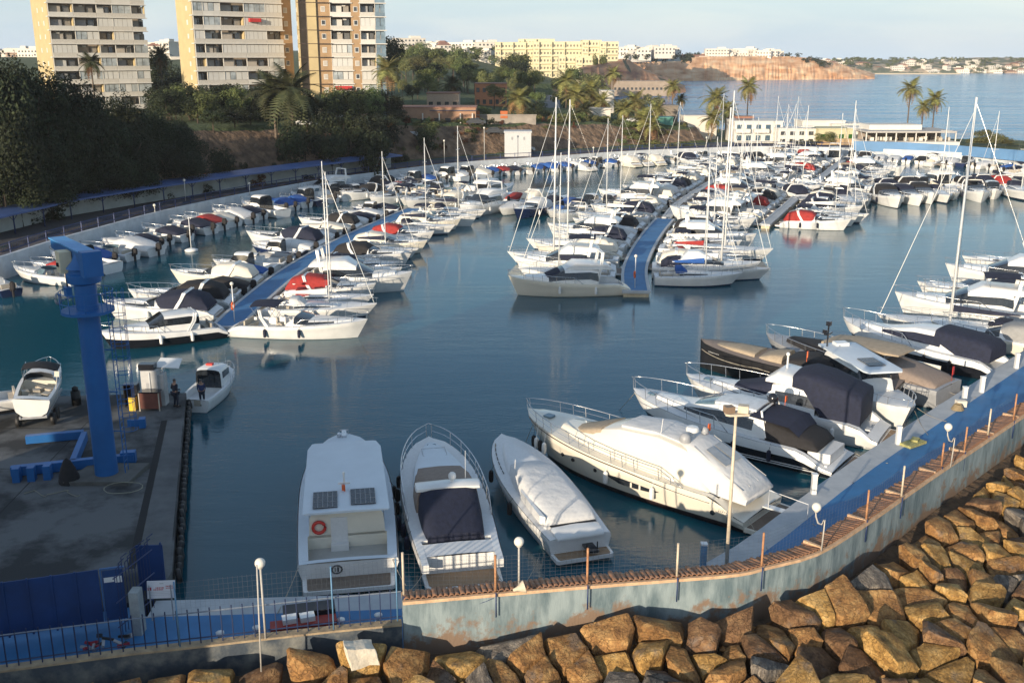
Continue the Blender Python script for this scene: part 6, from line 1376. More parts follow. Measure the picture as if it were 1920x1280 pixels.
# caged ladder on the right
lx = 1.05
for y_ in (-.22,.22): MB().tube([(lx, y_, .3), (lx, y_, zp+1.1)], .025, 4).build('ladder_rail', cbl, cr)
rm_ = MB().tube([(lx,-.22,0),(lx,.22,0)], .016, 4).mesh('rung', cbl)
z_ = .6
while z_ < zp+1: link('rung', rm_, cr, (0,0,z_)); z_ += .3
hm_ = MB().tube([(lx,-.24,0)]+[(lx+.36+.40*math.sin(a_), -.40*math.cos(a_), 0) for a_ in [i*math.pi/8 for i in range(9)]]+[(lx,.24,0)], .018, 4).mesh('cage_hoop', cbl); z_ = 2.6
while z_ < zp+1.2: link('cage_hoop', hm_, cr, (0,0,z_)); z_ += .75
for a_ in (-1.0,-.4,.3,.9): MB().tube([(lx+.36+.40*math.cos(a_), .40*math.sin(a_), 2.6), (lx+.36+.40*math.cos(a_), .40*math.sin(a_), zp+1.1)], .014, 4).build('cage_bar', cbl, cr)
for z_ in (2.5, 4.6, 6.8): MB().tube([(.6,0,z_),(lx,0,z_)], .03, 4).build('ladder_bracket', cbl, cr)
mb = MB(); rs2 = random.Random(9)
for i, ch in enumerate((1,1,1,1,0,1,1)):
    if ch:
        z0 = hgt(662, CY)-1.2-i*.26; an = R(188)
        for (u0, u1, w0, w1) in ((0,.16,0,.03),(0,.16,.09,.12),(0,.03,0,.12),(.13,.16,.0,.12))[:rs2.choice((3,4))]:
            pts_ = []
            for u_, w_ in ((u0,w0),(u1,w0),(u1,w1),(u0,w1)):
                aa = R(200)+(w_)/.64; pts_.append((.565*math.cos(aa), .565*math.sin(aa), z0-u_))
            mb.quad(pts_)
mb.build('white_lettering', mat('letter_white', (.6,.65,.7), .6), cr)
tag(cr, 'tall blue jib crane with round mast and caged ladder on the boatyard quay', 'crane')
# lifting cradle of blue beams
cd = empty('lifting_cradle', P(100,870,1.2)); co = cd.location
def beam(a, b_, w=.35, h=.45, z=0.05, name='beam'):
    a = P(*a, 1.2)-co; b_ = P(*b_, 1.2)-co; c = (a+b_)/2; d = b_-a; mb = MB(); mb.box((c.x, c.y, z+h/2), (d.length, w, h), math.atan2(d.y, d.x)); return part(mb, name, cbl, cd)
beam((50,832),(158,822)); beam((160,826),(138,880), .3, .5, .05); beam((22,893),(252,868), .35, .5)
for x_, y_ in ((32,902),(60,900),(90,897)): beam((x_-6,y_),(x_+8,y_-1), .5, .75, 0, 'foot')
beam((228,868),(256,866), .45, .6, .05); beam((262,802),(274,801), .5, .55); beam((240,800),(262,800), .12, .4)
fc = bpy.data.curves.new('load_marking', 'FONT'); fc.body = '20 t'; fc.size = .42; fo = bpy.data.objects.new('load_marking', fc); C.objects.link(fo)
dg = bpy.context.evaluated_depsgraph_get(); tme = bpy.data.meshes.new_from_object(fo.evaluated_get(dg)); bpy.data.objects.remove(fo); tme.materials.clear(); tme.materials.append(black)
q = P(122,884,1.2)-co; link('load_marking', tme, cd, (q.x, q.y-.24, .14), (R(90),0,R(8)))
tag(cd, 'blue steel lifting cradle lying flat on the quay around the crane foot', 'cradle')
tp2 = empty('tarp_heap', P(130,905,1.2)); mb = MB(); mb.rings([[(r_*math.cos(a_*.7)*(1+.2*math.sin(a_*2)), r_*.8*math.sin(a_*.7), z) for a_ in range(9)] for r_, z in ((.55,0),(.5,.35),(.35,.8),(.18,1.2),(.03,1.35))], closed=True); mb.build('heap', blkc, tp2); tag(tp2, 'dark bundled tarpaulin heap in front of the blue cradle', 'tarpaulin')
hz_ = empty('hose', P(230,915,1.42)); mb = MB(); mb.tube([(.95*math.cos(a_*.45)+.05*math.sin(a_), .7*math.sin(a_*.45), .02+.01*a_%.03) for a_ in range(15)], .022, 4); mb.build('hose', mat('hose_pale', (.25,.24,.18), .7), hz_); tag(hz_, 'pale hose lying in a loop on the concrete at the crane foot', 'hose')
hz2 = empty('hose', P(95,925,1.2)); rh = random.Random(8); mb = MB(); mb.tube([(-1.3+.22*i+.15*math.sin(i*1.7), .35*math.sin(i*.9)+rh.uniform(-.1,.1), .03) for i in range(14)], .02, 4); mb.build('hose', mat('hose_pale', (.25,.24,.18), .7), hz2); tag(hz2, 'tangled dark hoses on the concrete left of the crane base', 'hose')
# fuel kiosk, bins, awning
kw_ = mat('kiosk_white', (.42,.42,.42), .7, var=.15, scale=2)
kb = empty('fuel_kiosk', P(293,758,1.2)); mb = MB(); mb.box((-.15,0,1.15), (1.0,.8,2.3)); part(mb, 'body', kw_, kb); mb = MB(); mb.box((.45,.1,1.0), (.45,.7,2.0)); part(mb, 'side_cabinet', kw_, kb); mb = MB(); mb.box((-.3,0,2.5), (.95,.6,.36)); part(mb, 'roof_box', black, kb)
MB().box((-.2,-.42,1.3), (.28,.03,.45)).build('dispenser_panel', grey_, kb); MB().tube([(-.1,-.43,2.2),(-.1,-.43,.3)], .04, 4).build('pipe', white, kb); tag(kb, 'small white fuel kiosk with a dark roof box at the boatyard quay edge', 'kiosk')
aw = empty('parasol', P(322,752,1.2)); mb = MB(); zA = hgt(684, aw.location.y)-1.2; mb.quad([(-.75,-.45,zA),(.75,-.35,zA-.1),(.7,.6,zA+.25),(-.65,.6,zA+.3)]); mb.quad([(-.75,-.45,zA-.04),(-.65,.6,zA+.26),(.7,.6,zA+.21),(.75,-.35,zA-.14)]); mb.build('canopy', white, aw); MB().tube([(-.5,.2,0),(-.4,.2,zA+.1)], .03, 5).build('pole', steel, aw); tag(aw, 'flat white parasol canopy beside the fuel kiosk', 'parasol')
bc = empty('storage_cabinet', P(284,768,1.2)); MB().box((0,0,.65), (1.15,.5,1.0)).build('body', mat('cabinet_brown', (.16,.055,.04), .7, var=.2), bc); MB().box((0,0,1.2), (1.3,.62,.07)).build('top', black, bc)
for x_ in (-.6,.6): MB().box((x_,-.25,.6), (.06,.06,1.2)).build('leg', seat_, bc)
tag(bc, 'brown cabinet with a dark top in front of the fuel kiosk', 'cabinet')
yb = empty('bin', P(251,768,1.2)); mb = MB(); mb.prism([(-.2,-.2),(.2,-.2),(.2,.2),(-.2,.2)], 0, .85); part(mb, 'body', yellow, yb); MB().box((0,0,.9), (.44,.44,.08)).build('lid', black, yb); tag(yb, 'yellow waste bin beside the brown cabinet', 'bin')
bb = empty('shelter_box', P(250,762,1.2)); mb = MB(); mb.box((0,.25,.75), (.8,.1,1.4)); mb.box((-.4,0,.75), (.06,.5,1.4)); mb.box((.4,0,.75), (.06,.5,1.4)); mb.box((0,0,1.48), (.86,.6,.05)); mb.build('shell', black, bb); tag(bb, 'black open shelter around the yellow bin', 'shelter')
dp = empty('oil_drum', P(144,758,1.2)); MB().lathe((0,0,0), [(.28,0),(.28,.42),(.30,.45),(.28,.48),(.28,.88),(.25,.9)], 12).build('drum', rubber, dp); MB().lathe((0,0,.9), [(.18,0),(.2,.2),(.05,.3)], 8).build('cap', rubber, dp); tag(dp, 'dark oil drum by the water behind the crane mast', 'drum')
# ------------------------------------------------------------ people
def person(loc, rz, top, bottom, H=1.75, seated=False, label='', hair=black, arms=0):
    root = empty('person', loc, rz); s = H/1.75
    J = dict(pelvis=(0,0,.93), belly=(0,0,1.1), chest=(0,.01,1.32), neck=(0,0,1.50), head=(0,-.03,1.62), crown=(0,-.02,1.70))
    for sd, sg in (('L',1),('R',-1)):
        J['sh'+sd] = (.17*sg,0,1.42); J['el'+sd] = (.24*sg,.02+.05*arms,1.15); J['wr'+sd] = (.22*sg,-.10-.1*arms,.96+.12*arms); J['ha'+sd] = (.21*sg,-.15-.1*arms,.90+.14*arms)
        J['hi'+sd] = (.10*sg,0,.88); J['kn'+sd] = (.11*sg,-.03,.48); J['an'+sd] = (.12*sg,.02,.08); J['to'+sd] = (.13*sg,-.15,.03)
    E = [('pelvis','belly'),('belly','chest'),('chest','neck'),('neck','head'),('head','crown')]
    for sd in 'LR': E += [('chest','sh'+sd),('sh'+sd,'el'+sd),('el'+sd,'wr'+sd),('wr'+sd,'ha'+sd),('pelvis','hi'+sd),('hi'+sd,'kn'+sd),('kn'+sd,'an'+sd),('an'+sd,'to'+sd)]
    RAD = dict(pelvis=.15,belly=.14,chest=.16,neck=.055,head=.10,crown=.07,sh=.075,el=.05,wr=.035,ha=.04,hi=.10,kn=.065,an=.045,to=.04)
    def skin(names, name, m, grow=1.0, extra=None):
        idx = {n: i for i, n in enumerate(names)}; me = bpy.data.meshes.new(name)
        me.from_pydata([tuple(c*s for c in J[n]) for n in names], [(idx[a], idx[b_]) for a, b_ in E if a in idx and b_ in idx], [])
        o = link(name, me, root); md = o.modifiers.new('skin', 'SKIN'); me.materials.append(m)
        for n, i in idx.items():
            r_ = RAD.get(n) or RAD[n[:2]]; me.skin_vertices[0].data[i].radius = (r_*s*grow*(1.2 if n in ('chest','pelvis','belly') else 1), r_*s*grow*.85 if n in ('chest','pelvis','belly') else r_*s*grow)
        me.skin_vertices[0].data[0].use_root = True
        o.modifiers.new('sub', 'SUBSURF').levels = 1; o.modifiers['sub'].render_levels = 2; return o
    skinm = mat('skin', (.35,.20,.14), .6)
    skin(list(J), 'body', skinm)
    skin(['pelvis','belly','chest','shL','shR','elL','elR','wrL','wrR'], 'jacket', top, 1.12)
    skin(['pelvis','hiL','hiR','knL','knR','anL','anR'], 'trousers', bottom, 1.14)
    MB().ball((0,-.005*s,1.70*s), .105*s, 10, 6, sq=(.9,1,.8)).build('hair', hair, root)
    for sg in (1,-1): MB().box((.13*sg*s,-.06*s,.045), (.10,.28,.09)).build('shoe', rubber, root)
    return tag(root, label, 'person')
dk = mat('dark_cloth', (.018,.022,.04), .9, var=.2); bl_ = mat('blue_cloth', (.03,.045,.12), .9, var=.2)
pp = P(331,762,1.2); person((pp.x, pp.y, 1.2), R(150), dk, dk, 1.78, label='man in dark clothes standing at the quay edge beside the small fishing boat', arms=1)
pb = P(381,758,.45); person((pb.x, pb.y-.1, .46), R(20), bl_, dk, 1.7, label='person in dark blue clothes in the cockpit of the small pilothouse boat', arms=1)
# ------------------------------------------------------------ apartment towers
ywall = mat('yellow_render', (0.47,0.37,0.20), .85, var=.08, scale=.4); obrick = mat('orange_brick', (0.36,0.235,0.13), .9, var=.12, scale=.8)
slabw = mat('balcony_white', (0.56,0.54,0.50), .8, var=.06, scale=.6); railm = mat('balcony_rail', (0.50,0.47,0.42), .7, var=.08)
blindm = mat('roller_blind', (0.42,0.38,0.33), .8, var=.10, scale=.5); shutm = mat('pale_shutter', (0.55,0.54,0.51), .75, var=.06, scale=.4)
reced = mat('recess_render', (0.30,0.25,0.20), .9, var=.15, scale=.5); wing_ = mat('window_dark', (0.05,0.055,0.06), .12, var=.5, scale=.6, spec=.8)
encl = mat('glazed_enclosure', (0.34,0.37,0.38), .15, var=.4, scale=.5, spec=.7); awn = mat('red_awning', (0.45,0.03,0.03), .8, var=.1)
pbal = mat('pale_blue_glass', (0.16,0.22,0.27), .15, var=.3, scale=.6)
FH = 2.87
BLN = [blindm, shutm, blindm, mat('blind_tan', (.34,.27,.20), .8), mat('blind_grey', (.30,.30,.31), .8), mat('blind_white', (.58,.57,.55), .8)]; WND = [wing_, mat('window_mid', (.12,.12,.12), .2), mat('window_curtain', (.26,.24,.21), .6)]
def tower(px0, Y0, al, segs, leftw, label, floors=14, z0=None, seed=1, top='open'):
    "segs: (width, kind, setback)"
    al = Vector(al).normalized(); nr = Vector((al.y, -al.x)); r_ = random.Random(seed); x0 = XA(px0, Y0, 22)
    o = empty('apartment_tower', (x0, Y0, 0), math.atan2(al.y, al.x)); tag(o, label, 'building', None)
    base = 22-FH*5 if z0 is None else z0
    tw = sum(s[0] for s in segs); dp = leftw
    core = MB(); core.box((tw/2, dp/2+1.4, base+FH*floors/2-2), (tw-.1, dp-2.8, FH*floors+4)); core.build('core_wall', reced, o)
    lw_ = MB(); lw_.box((.12, dp/2+.3, base+FH*floors/2-2), (.3, dp-.6, FH*floors+4)); lw_.build('end_wall', ywall, o)
    wm_ = MB().box((0,0,0), (.06,.8,1.0)).mesh('small_window', slabw)
    for f in range(floors):
        zf = base+f*FH
        for y in ((dp*.35,) if dp < 11 else (dp*.3, dp*.62)): link('end_window', wm_, o, (-.06, y, zf+1.5))
    u = 0
    for (w, kind, sb) in segs:
        if kind == 'wall':
            mb = MB(); mb.box((u+w/2, sb+.5, base+FH*floors/2-2), (w, 1.2, FH*floors+4)); mb.build('wall_strip', obrick, o)
            for f in range(floors):
                zf = base+f*FH; MB().box((u+w/2, sb-.12, zf+1.55), (min(.95, w*.5),.08,1.15)).build('window_frame', slabw, o); MB().box((u+w/2, sb-.17, zf+1.6), (min(.7, w*.35),.04,.85)).build('window', wing_ if r_.random() < .6 else blindm, o)
        elif kind == 'yellow':
            mb = MB(); mb.box((u+w/2, sb+.5, base+FH*floors/2-2), (w, 1.2, FH*floors+4)); mb.build('wall_strip', ywall, o)
        elif kind == 'dark':
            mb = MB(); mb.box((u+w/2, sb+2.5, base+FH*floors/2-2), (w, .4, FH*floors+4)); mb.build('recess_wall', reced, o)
        else:
            for f in range(floors):
                zf = base+f*FH; k = kind if kind in ('glass',) else r_.choices(['open','open2','shut','glazed'], [4,2,2.6,2.6])[0]
                if k == 'open' or k == 'open2':
                    MB().box((u+w*.34, 1.42, zf+1.25), (w*.46,.1,2.1)).build('blind', r_.choice(BLN), o)
                    MB().box((u+w*.78, 1.42, zf+1.25), (w*.26,.1,2.1)).build('window', r_.choice(WND), o)
                    if r_.random() < .5: MB().box((u+w*r_.uniform(.2,.8), .9, zf+.55), (r_.uniform(.5,1.4),.5,r_.uniform(.6,1.1))).build('balcony_furniture', r_.choice(BLN+[greyc, blue, creamc]), o)
                    if r_.random() < .3: MB().box((u+w*r_.uniform(.15,.85), 1.30, zf+2.35), (.8,.3,.35)).build('air_conditioner', slabw, o)
                    if r_.random() < .35: MB().box((u+w*.97,.8,zf+1.4), (.12,1.3,2.6)).build('balcony_divider', ywall, o)
                elif k == 'shut':
                    n = max(2, int(w/1.0))
                    for i in range(n): MB().box((u+w*(i+.5)/n, .08, zf+1.80), (w/n-.06,.06,1.65)).build('shutter', shutm, o)
                elif k in ('glazed', 'glass'):
                    n = max(2, int(w/1.1))
                    for i in range(n):
                        MB().box((u+w*(i+.5)/n, .10, zf+1.80), (w/n-.12,.05,1.62)).build('glazing', encl if k == 'glazed' and r_.random() < .6 else (pbal if k == 'glass' else shutm), o)
                MB().box((u+w*.5, -.02, zf+.5), (w-.1,.06,.92)).build('railing', (railm if r_.random() < .75 else slabw) if kind != 'glass' else pbal, o)
                MB().box((u+.05, .1, zf+1.4), (.12,.25,2.7)).build('column', slabw, o)
                if r_.random() < .006: MB().box((u+w*.5,-.45,zf+2.05), (w*.8,.9,.75)).build('awning', awn, o)
        u += w
    for f in range(floors+1):
        zf = base+f*FH
        runs = []; u = 0
        for (w, kind, sb) in segs:
            if kind in ('bal','glass'): runs.append((u, u+w))
            u += w
        m_ = []
        for a, b_ in runs:
            if m_ and abs(m_[-1][1]-a) < .01: m_[-1] = (m_[-1][0], b_)
            else: m_.append((a, b_))
        for a, b_ in m_: MB().box(((a+b_)/2, .62, zf), (b_-a+.5, 1.75, .20)).build('balcony_slab', slabw, o)
    return o
t1 = tower(100, 232, (.8,.6), [(5.2,'bal',0),(5.0,'bal',0),(3.4,'bal',0),(4.2,'bal',0),(3.2,'bal',0)], 15, 'leftmost apartment tower with white balconies and a thin yellow end wall', seed=3)
t2 = tower(368, 226, (.8,.6), [(2.2,'bal',0),(3.8,'bal',0),(5.4,'bal',0),(5.0,'bal',0),(4.0,'bal',0),(2.9,'wall',1.6)], 10, 'middle apartment tower with white balconies, a yellow left end and a brick right strip', seed=8)
t3 = tower(562, 232, (.97,.22), [(2.0,'dark',0),(2.0,'yellow',-.3),(3.0,'wall',.2),(4.6,'bal',0),(1.9,'wall',.1),(3.3,'bal',0),(2.3,'glass',0)], 11, 'right hand apartment tower of orange brick with dark floor lines and pale balconies', seed=5)
rb_ = mat('floor_line', (0.06,0.04,0.03), .8)
for f in range(14): MB().box((3.6, -.42, 22-FH*5+f*FH), (7.4,.12,.14)).build('floor_band', rb_, t3)
a_ = MB(); a_.box((0,0,0), (4.6,.9,1.1)); a_.build('red_awning', awn, t1, (19.2,-.6,22-FH*5+1.2))
MB().box((0,0,0), (2.6,.9,.8)).build('red_awning', awn, t2, (13.6,-.6,22+FH*2+2.1))
# ------------------------------------------------------------ generic small buildings
def block(name, px0, px1, pyb, pyt, Y, depth, m, label, cat='building', rot=0.0, floors=2, nx=6, roofm_=None, wm=wing_, win=True, zb=None, wh=1.25, parap=True):
    zt_ = hgt(pyt, Y); z0 = T(XA((px0+px1)/2, Y, 8), Y+depth/2)-.5 if zb is None else zb
    x0, x1 = XA(px0, Y, zt_), XA(px1, Y, zt_); w = x1-x0; o = empty(name, ((x0+x1)/2, Y, z0), rot); H = zt_-z0
    MB().box((0, depth/2, H/2), (w, depth, H)).build('wall', m, o)
    MB().box((0, depth/2, H+.12), (w+.3, depth+.3, .25)).build('roof', roofm_ or m, o)
    if win:
        fh = (zt_-(zb if zb is not None else hgt(pyb, Y)))/floors; me = MB().box((0,0,0), (w/nx*.5,.12,min(wh, fh*.5))).mesh('window', wm)
        for f in range(floors):
            for i in range(nx): link('window', me, o, (-w/2+w*(i+.5)/nx, -.05, H-fh*(f+.5)))
    return tag(o, label, cat)
hot = mat('hotel_cream', (0.58,0.53,0.36), .85, var=.05, scale=.1); hotg = mat('hotel_window_dark', (.16,.15,.12), .85, var=.1)  # second tone is the dull dark colour of the hotel windows
hb1 = [(928,1000,132,80,760,24,'left wing of the long cream hotel on the hill above the bay'),(1000,1092,132,79,745,26,'middle wing of the long cream hotel on the hill above the bay'),(1092,1128,135,76,735,22,'tall stair block of the long cream hotel, with a raised roof box'),(1125,1160,135,79,728,22,'right wing of the cream hotel with deep balconies'),(1048,1112,152,106,700,18,'lower cream terrace block in front of the hotel, left'),(1080,1140,150,108,690,18,'lower cream terrace block in front of the hotel, right'),(972,1040,120,74,775,12,'cream rooftop block behind the middle of the hotel')]
for i, (a, b_, yb, yt, Y, dpt, lb) in enumerate(hb1):
    ho_ = block('hotel', a, b_, yb, yt, Y, dpt, hot, lb, 'hotel', floors=max(3, int((yb-yt)/9)), nx=max(4, int((b_-a)/6)), wm=hotg, wh=1.5, zb=hgt(yb, Y)-6)
    hw0 = XA(b_, Y, 20)-XA(a, Y, 20); hH = hgt(yt, Y)-(hgt(yb, Y)-6); nf_ = max(3, int((yb-yt)/9)); hfh = hH/nf_
    for f_ in range(nf_): MB().box((0,-.8,hH-hfh*f_-hfh*.86), (hw0-1,1.6,1.1)).build('balcony', hot, ho_)
    for c_ in range(int(hw0/9)): MB().box((-hw0/2+4+9*c_,-1.0,hH*.5), (.6,2.0,hH)).build('balcony_divider', hot, ho_)
for i, x in enumerate((978, 1104, 1112)):
    pass
whm = mat('villa_white', (0.60,0.56,0.50), .85, var=.08, scale=.2); pkm = mat('villa_pink', (0.45,0.33,0.25), .85, var=.1); tlm = mat('villa_roof', (0.26,0.13,0.09), .9, var=.2)
# hillside villas: one build of each kind, then copies
def villa(w, d, h, m, flat=True):
    o = empty('villa'); MB().box((0,0,h/2-1.5), (w,d,h+3)).build('wall', m, o)
    if flat: MB().box((0,0,h+.2), (w+.4,d+.4,.4)).build('roof', m, o); MB().box((w*.2,0,h+1.2), (w*.35,d*.5,1.8)).build('stair_tower', m, o)
    else:
        mb = MB(); mb.v = [(-w/2-.4,-d/2-.4,h),(w/2+.4,-d/2-.4,h),(w/2+.4,d/2+.4,h),(-w/2-.4,d/2+.4,h),(-w/4,0,h+2),(w/4,0,h+2)]; mb.f = [(0,1,5,4),(1,2,5),(2,3,4,5),(3,0,4)]; mb.mi = [0]*4; mb.sm = [False]*4; mb.build('roof', tlm, o)
    me = MB().box((0,0,0), (1.3,.15,1.3)).mesh('window', wing_)
    for i in range(int(w/3)):
        for f in range(int(h/3)): link('window', me, o, (-w/2+3*(i+.5)+.5, -d/2-.03, 1.7+3*f))
    return o
VK = [villa(12,9,6.2,whm), villa(18,10,6.4,whm), villa(9,8,6,whm,False), villa(14,9,3.4,pkm,False), villa(24,10,9.2,whm)]
vused = set()
def put_villa(k, x, y, z, rz, label, group):
    o = VK[k] if k not in vused else copy_tree(VK[k]); vused.add(k); o.location = (x, y, z); o.rotation_euler = (0,0,rz); tag(o, label, 'house', group)
rv = random.Random(21)
def villas(n, pa, pb, Ya, Yb, group, label, kinds, ytop=None):
    for i in range(n):
        px_ = lerp(pa, pb, (i+.5)/n)+rv.uniform(-4,4); Y = rv.uniform(Ya, Yb); x = XA(px_, Y, 20)
        z = T(x, Y) if ytop is None else hgt(ytop+rv.uniform(-5,5)*(2 if n == 60 else 1), Y)-6
        put_villa(rv.choice(kinds), x, Y, z, rv.uniform(-.5,.5), label, group)
# ------------------------------------------------------------ hills, cliffs and the far shore
def cliff(name, base, top, back, m, seed, n=90, rows=9, rough=3.0, kindlabel=None):
    "base/top: lists of (px, py) with Y of the base line; a rough slope between them"
    mb = MB(); rs = []
    for i in range(n):
        t = i/(n-1); px_ = lerp(base[0][0], base[-1][0], t); yb = interp([b_[0] for b_ in base], [b_[1] for b_ in base], px_); Yb = interp([b_[0] for b_ in base], [b_[2] for b_ in base], px_)
        yt = interp([b_[0] for b_ in top], [b_[1] for b_ in top], px_); r_ = []
        xb = XA(px_, Yb, 0); zt_ = max(.5, hgt(yt, Yb+back*.4))
        for j in range(rows):
            s_ = j/(rows-1); off = back*.4*(s_**1.6); z = -1.0+(zt_+1.0)*min(1, s_*1.02)
            nz = noise.noise(Vector((xb*.02+seed, s_*2, seed)))*rough+noise.noise(Vector((xb*.09, s_*5, seed+7)))*rough*.8+abs(noise.noise(Vector((xb*.22, s_*1.5, seed+3))))*rough*1.1
            r_.append((XA(px_, Yb+off, z)+nz*.4, Yb+off+nz*(1.2 if 0 < j < rows-1 else .3), z+(nz*.12 if 0 < j < rows-1 else 0)))
        r_.append((r_[-1][0]*(Yb+back*2.2)/r_[-1][1], Yb+back*2.2, zt_-.3)); rs.append(r_)
    mb.rings(rs); o = mb.build(name, m); 
    return tag(o, kind='structure')
def strata(name, c1, c2, c3, grn, gk=.62):
    m = bpy.data.materials.new(name); m.use_nodes = True; t = m.node_tree; b = t.nodes['Principled BSDF']; b.inputs['Roughness'].default_value = .95
    tcn = t.nodes.new('ShaderNodeTexCoord')
    def N(s, st, d=6):
        mpn = t.nodes.new('ShaderNodeMapping'); mpn.inputs['Scale'].default_value = st; n = t.nodes.new('ShaderNodeTexNoise'); n.inputs['Scale'].default_value = s; n.inputs['Detail'].default_value = d; t.links.new(tcn.outputs['Object'], mpn.inputs[0]); t.links.new(mpn.outputs[0], n.inputs[0]); return n.outputs[0]
    r = t.nodes.new('ShaderNodeValToRGB'); e = r.color_ramp.elements; e[0].position = .33; e[0].color = (*c1,1); e[1].position = .68; e[1].color = (*c3,1); k = e.new(.5); k.color = (*c2,1)
    t.links.new(N(.12, (.5,.5,2.2), 10), r.inputs[0])
    g = t.nodes.new('ShaderNodeValToRGB'); g.color_ramp.elements[0].position = gk; g.color_ramp.elements[1].position = gk+.05; t.links.new(N(.07, (1,1,1.5), 10), g.inputs[0])
    mx_ = t.nodes.new('ShaderNodeMixRGB'); mx_.inputs[2].default_value = (*grn,1); t.links.new(g.outputs[0], mx_.inputs[0]); t.links.new(r.outputs[0], mx_.inputs[1]); t.links.new(mx_.outputs[0], b.inputs['Base Color']); return m
ocl = strata('orange_strata', (.40,.20,.10), (.56,.33,.19), (.66,.48,.31), (.20,.16,.09), .64)
rcl = strata('red_strata', (.26,.11,.07), (.48,.24,.13), (.60,.36,.22), (.09,.09,.055), .60)
fcl = strata('far_coast_strata', (.30,.24,.17), (.38,.30,.21), (.42,.36,.28), (.10,.12,.08), .46)
cliff('cliff_headland', [(1150,155,985),(1250,150,1010),(1400,148,1045),(1640,145,1110)], [(1150,112),(1250,107),(1400,106),(1480,106),(1530,110),(1580,122),(1640,141)], 60, ocl, 3.1, n=420, rows=14)
cliff('near_headland', [(1085,182,560),(1140,178,600),(1200,172,640),(1255,170,665),(1285,168,680)], [(1085,128),(1135,118),(1175,112),(1200,128),(1235,146),(1262,154),(1285,166)], 45, rcl, 9.4, n=220, rows=14)
cliff('far_coast', [(1560,137,1480),(1750,136,1500),(2000,136,1520)], [(1560,118),(1620,113),(1760,112),(1830,108),(2000,109)], 240, fcl, 5.2, n=140, rough=5)
MB().box((XA(1690,1440),1440,.3), (150,30,1.6)).build('beach', mat('pale_sand', (.45,.38,.28), .95), None)['kind'] = 'structure'
villas(30, 1335, 1455, 1085, 1110, 'white houses on the clifftop', 'white flat roofed house in the row along the clifftop above the orange cliff', [0,1,4], 100)
villas(16, 1165, 1262, 900, 980, 'white houses above the near headland', 'white house among trees between the hotel and the orange cliff', [0,1,1], 94)
villas(14, 1262, 1340, 1080, 1110, 'pinkish houses on the clifftop', 'pinkish low house in the clifftop row left of the white houses', [3,3,2], 106)
villas(95, 1540, 1990, 1530, 1700, 'houses on the far shore', 'small pale house on the far shore across the bay', [0,1,2,3,3], 117)
villas(40, 1640, 1990, 1505, 1530, 'houses at the water on the far shore', 'small pale house close to the water on the far shore', [0,1,2,3], 128)
villas(60, 735, 930, 760, 1150, 'white houses on the hill left of the hotel', 'white house in the crowded hillside town left of the hotel', [0,1,1,2,4], 90)
villas(22, -20, 92, 800, 950, 'white houses behind the leftmost tower', 'pale house on the skyline left of the leftmost tower', [0,1,3], 97)
villas(8, 295, 350, 700, 800, 'white houses between the towers', 'white house on the rise between the left and middle towers', [0,1,2], 84)
# ------------------------------------------------------------ vegetation
def leafmat(name, c1, c2):
    m = bpy.data.materials.new(name); m.use_nodes = True; t = m.node_tree; b = t.nodes['Principled BSDF']; b.inputs['Roughness'].default_value = .8; b.inputs['Specular IOR Level'].default_value = .25
    g = t.nodes.new('ShaderNodeNewGeometry'); oi = t.nodes.new('ShaderNodeObjectInfo'); r = t.nodes.new('ShaderNodeValToRGB'); r.color_ramp.elements[0].color = (*c1,1); r.color_ramp.elements[1].color = (*c2,1)
    t.links.new(g.outputs['Random Per Island'], r.inputs[0]); hs_ = t.nodes.new('ShaderNodeHueSaturation')
    mr = t.nodes.new('ShaderNodeMapRange'); mr.inputs['To Min'].default_value = .7; mr.inputs['To Max'].default_value = 1.3; t.links.new(oi.outputs['Random'], mr.inputs[0]); t.links.new(mr.outputs[0], hs_.inputs['Value'])
    mr2 = t.nodes.new('ShaderNodeMapRange'); mr2.inputs['To Min'].default_value = .475; mr2.inputs['To Max'].default_value = .515; t.links.new(oi.outputs['Random'], mr2.inputs[0]); t.links.new(mr2.outputs[0], hs_.inputs['Hue'])
    t.links.new(r.outputs[0], hs_.inputs['Color']); t.links.new(hs_.outputs[0], b.inputs['Base Color']); return m
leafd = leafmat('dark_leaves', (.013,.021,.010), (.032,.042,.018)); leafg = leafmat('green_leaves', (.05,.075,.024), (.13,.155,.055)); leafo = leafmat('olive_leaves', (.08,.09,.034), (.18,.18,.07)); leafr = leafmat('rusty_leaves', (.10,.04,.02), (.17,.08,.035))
bark = mat('bark', (0.075,0.055,0.04), .95, var=.3, scale=3)
def crown(seed, nb, nl, leaf, shape='round', rad=1.0):
    r_ = random.Random(seed); mb = MB(); bl = []
    for i in range(nb):
        a_ = r_.uniform(0, 6.283); rr_ = rad*math.sqrt(r_.random())*(.72 if shape == 'round' else .9); z = r_.uniform(-.45,.62) if shape == 'round' else r_.uniform(-.05,.30)
        k = math.sqrt(max(.08, 1-z*z)) if shape == 'round' else 1
        bl.append((Vector((math.cos(a_)*rr_*k, math.sin(a_)*rr_*k, z)), r_.uniform(.26,.46)*(1 if shape == 'round' else .8)))
    for i in range(nl):
        c, br = bl[i % nb]; d = Vector((r_.gauss(0,1), r_.gauss(0,1), r_.gauss(0,1)*.8+.25)).normalized(); p_ = c+d*br*r_.uniform(.72,1.08)*Vector((1,1,.8)).length/1.62
        nrm = (d+Vector((r_.uniform(-.8,.8), r_.uniform(-.8,.8), r_.uniform(-.3,.9)))).normalized(); u = nrm.orthogonal().normalized(); v = nrm.cross(u); s_ = leaf*r_.uniform(.6,1.4); an = r_.uniform(0, 6.28); u, v = u*math.cos(an)+v*math.sin(an), v*math.cos(an)-u*math.sin(an)
        mb.quad([p_-u*s_, p_-v*s_*.6, p_+u*s_, p_+v*s_*.6])
    return mb
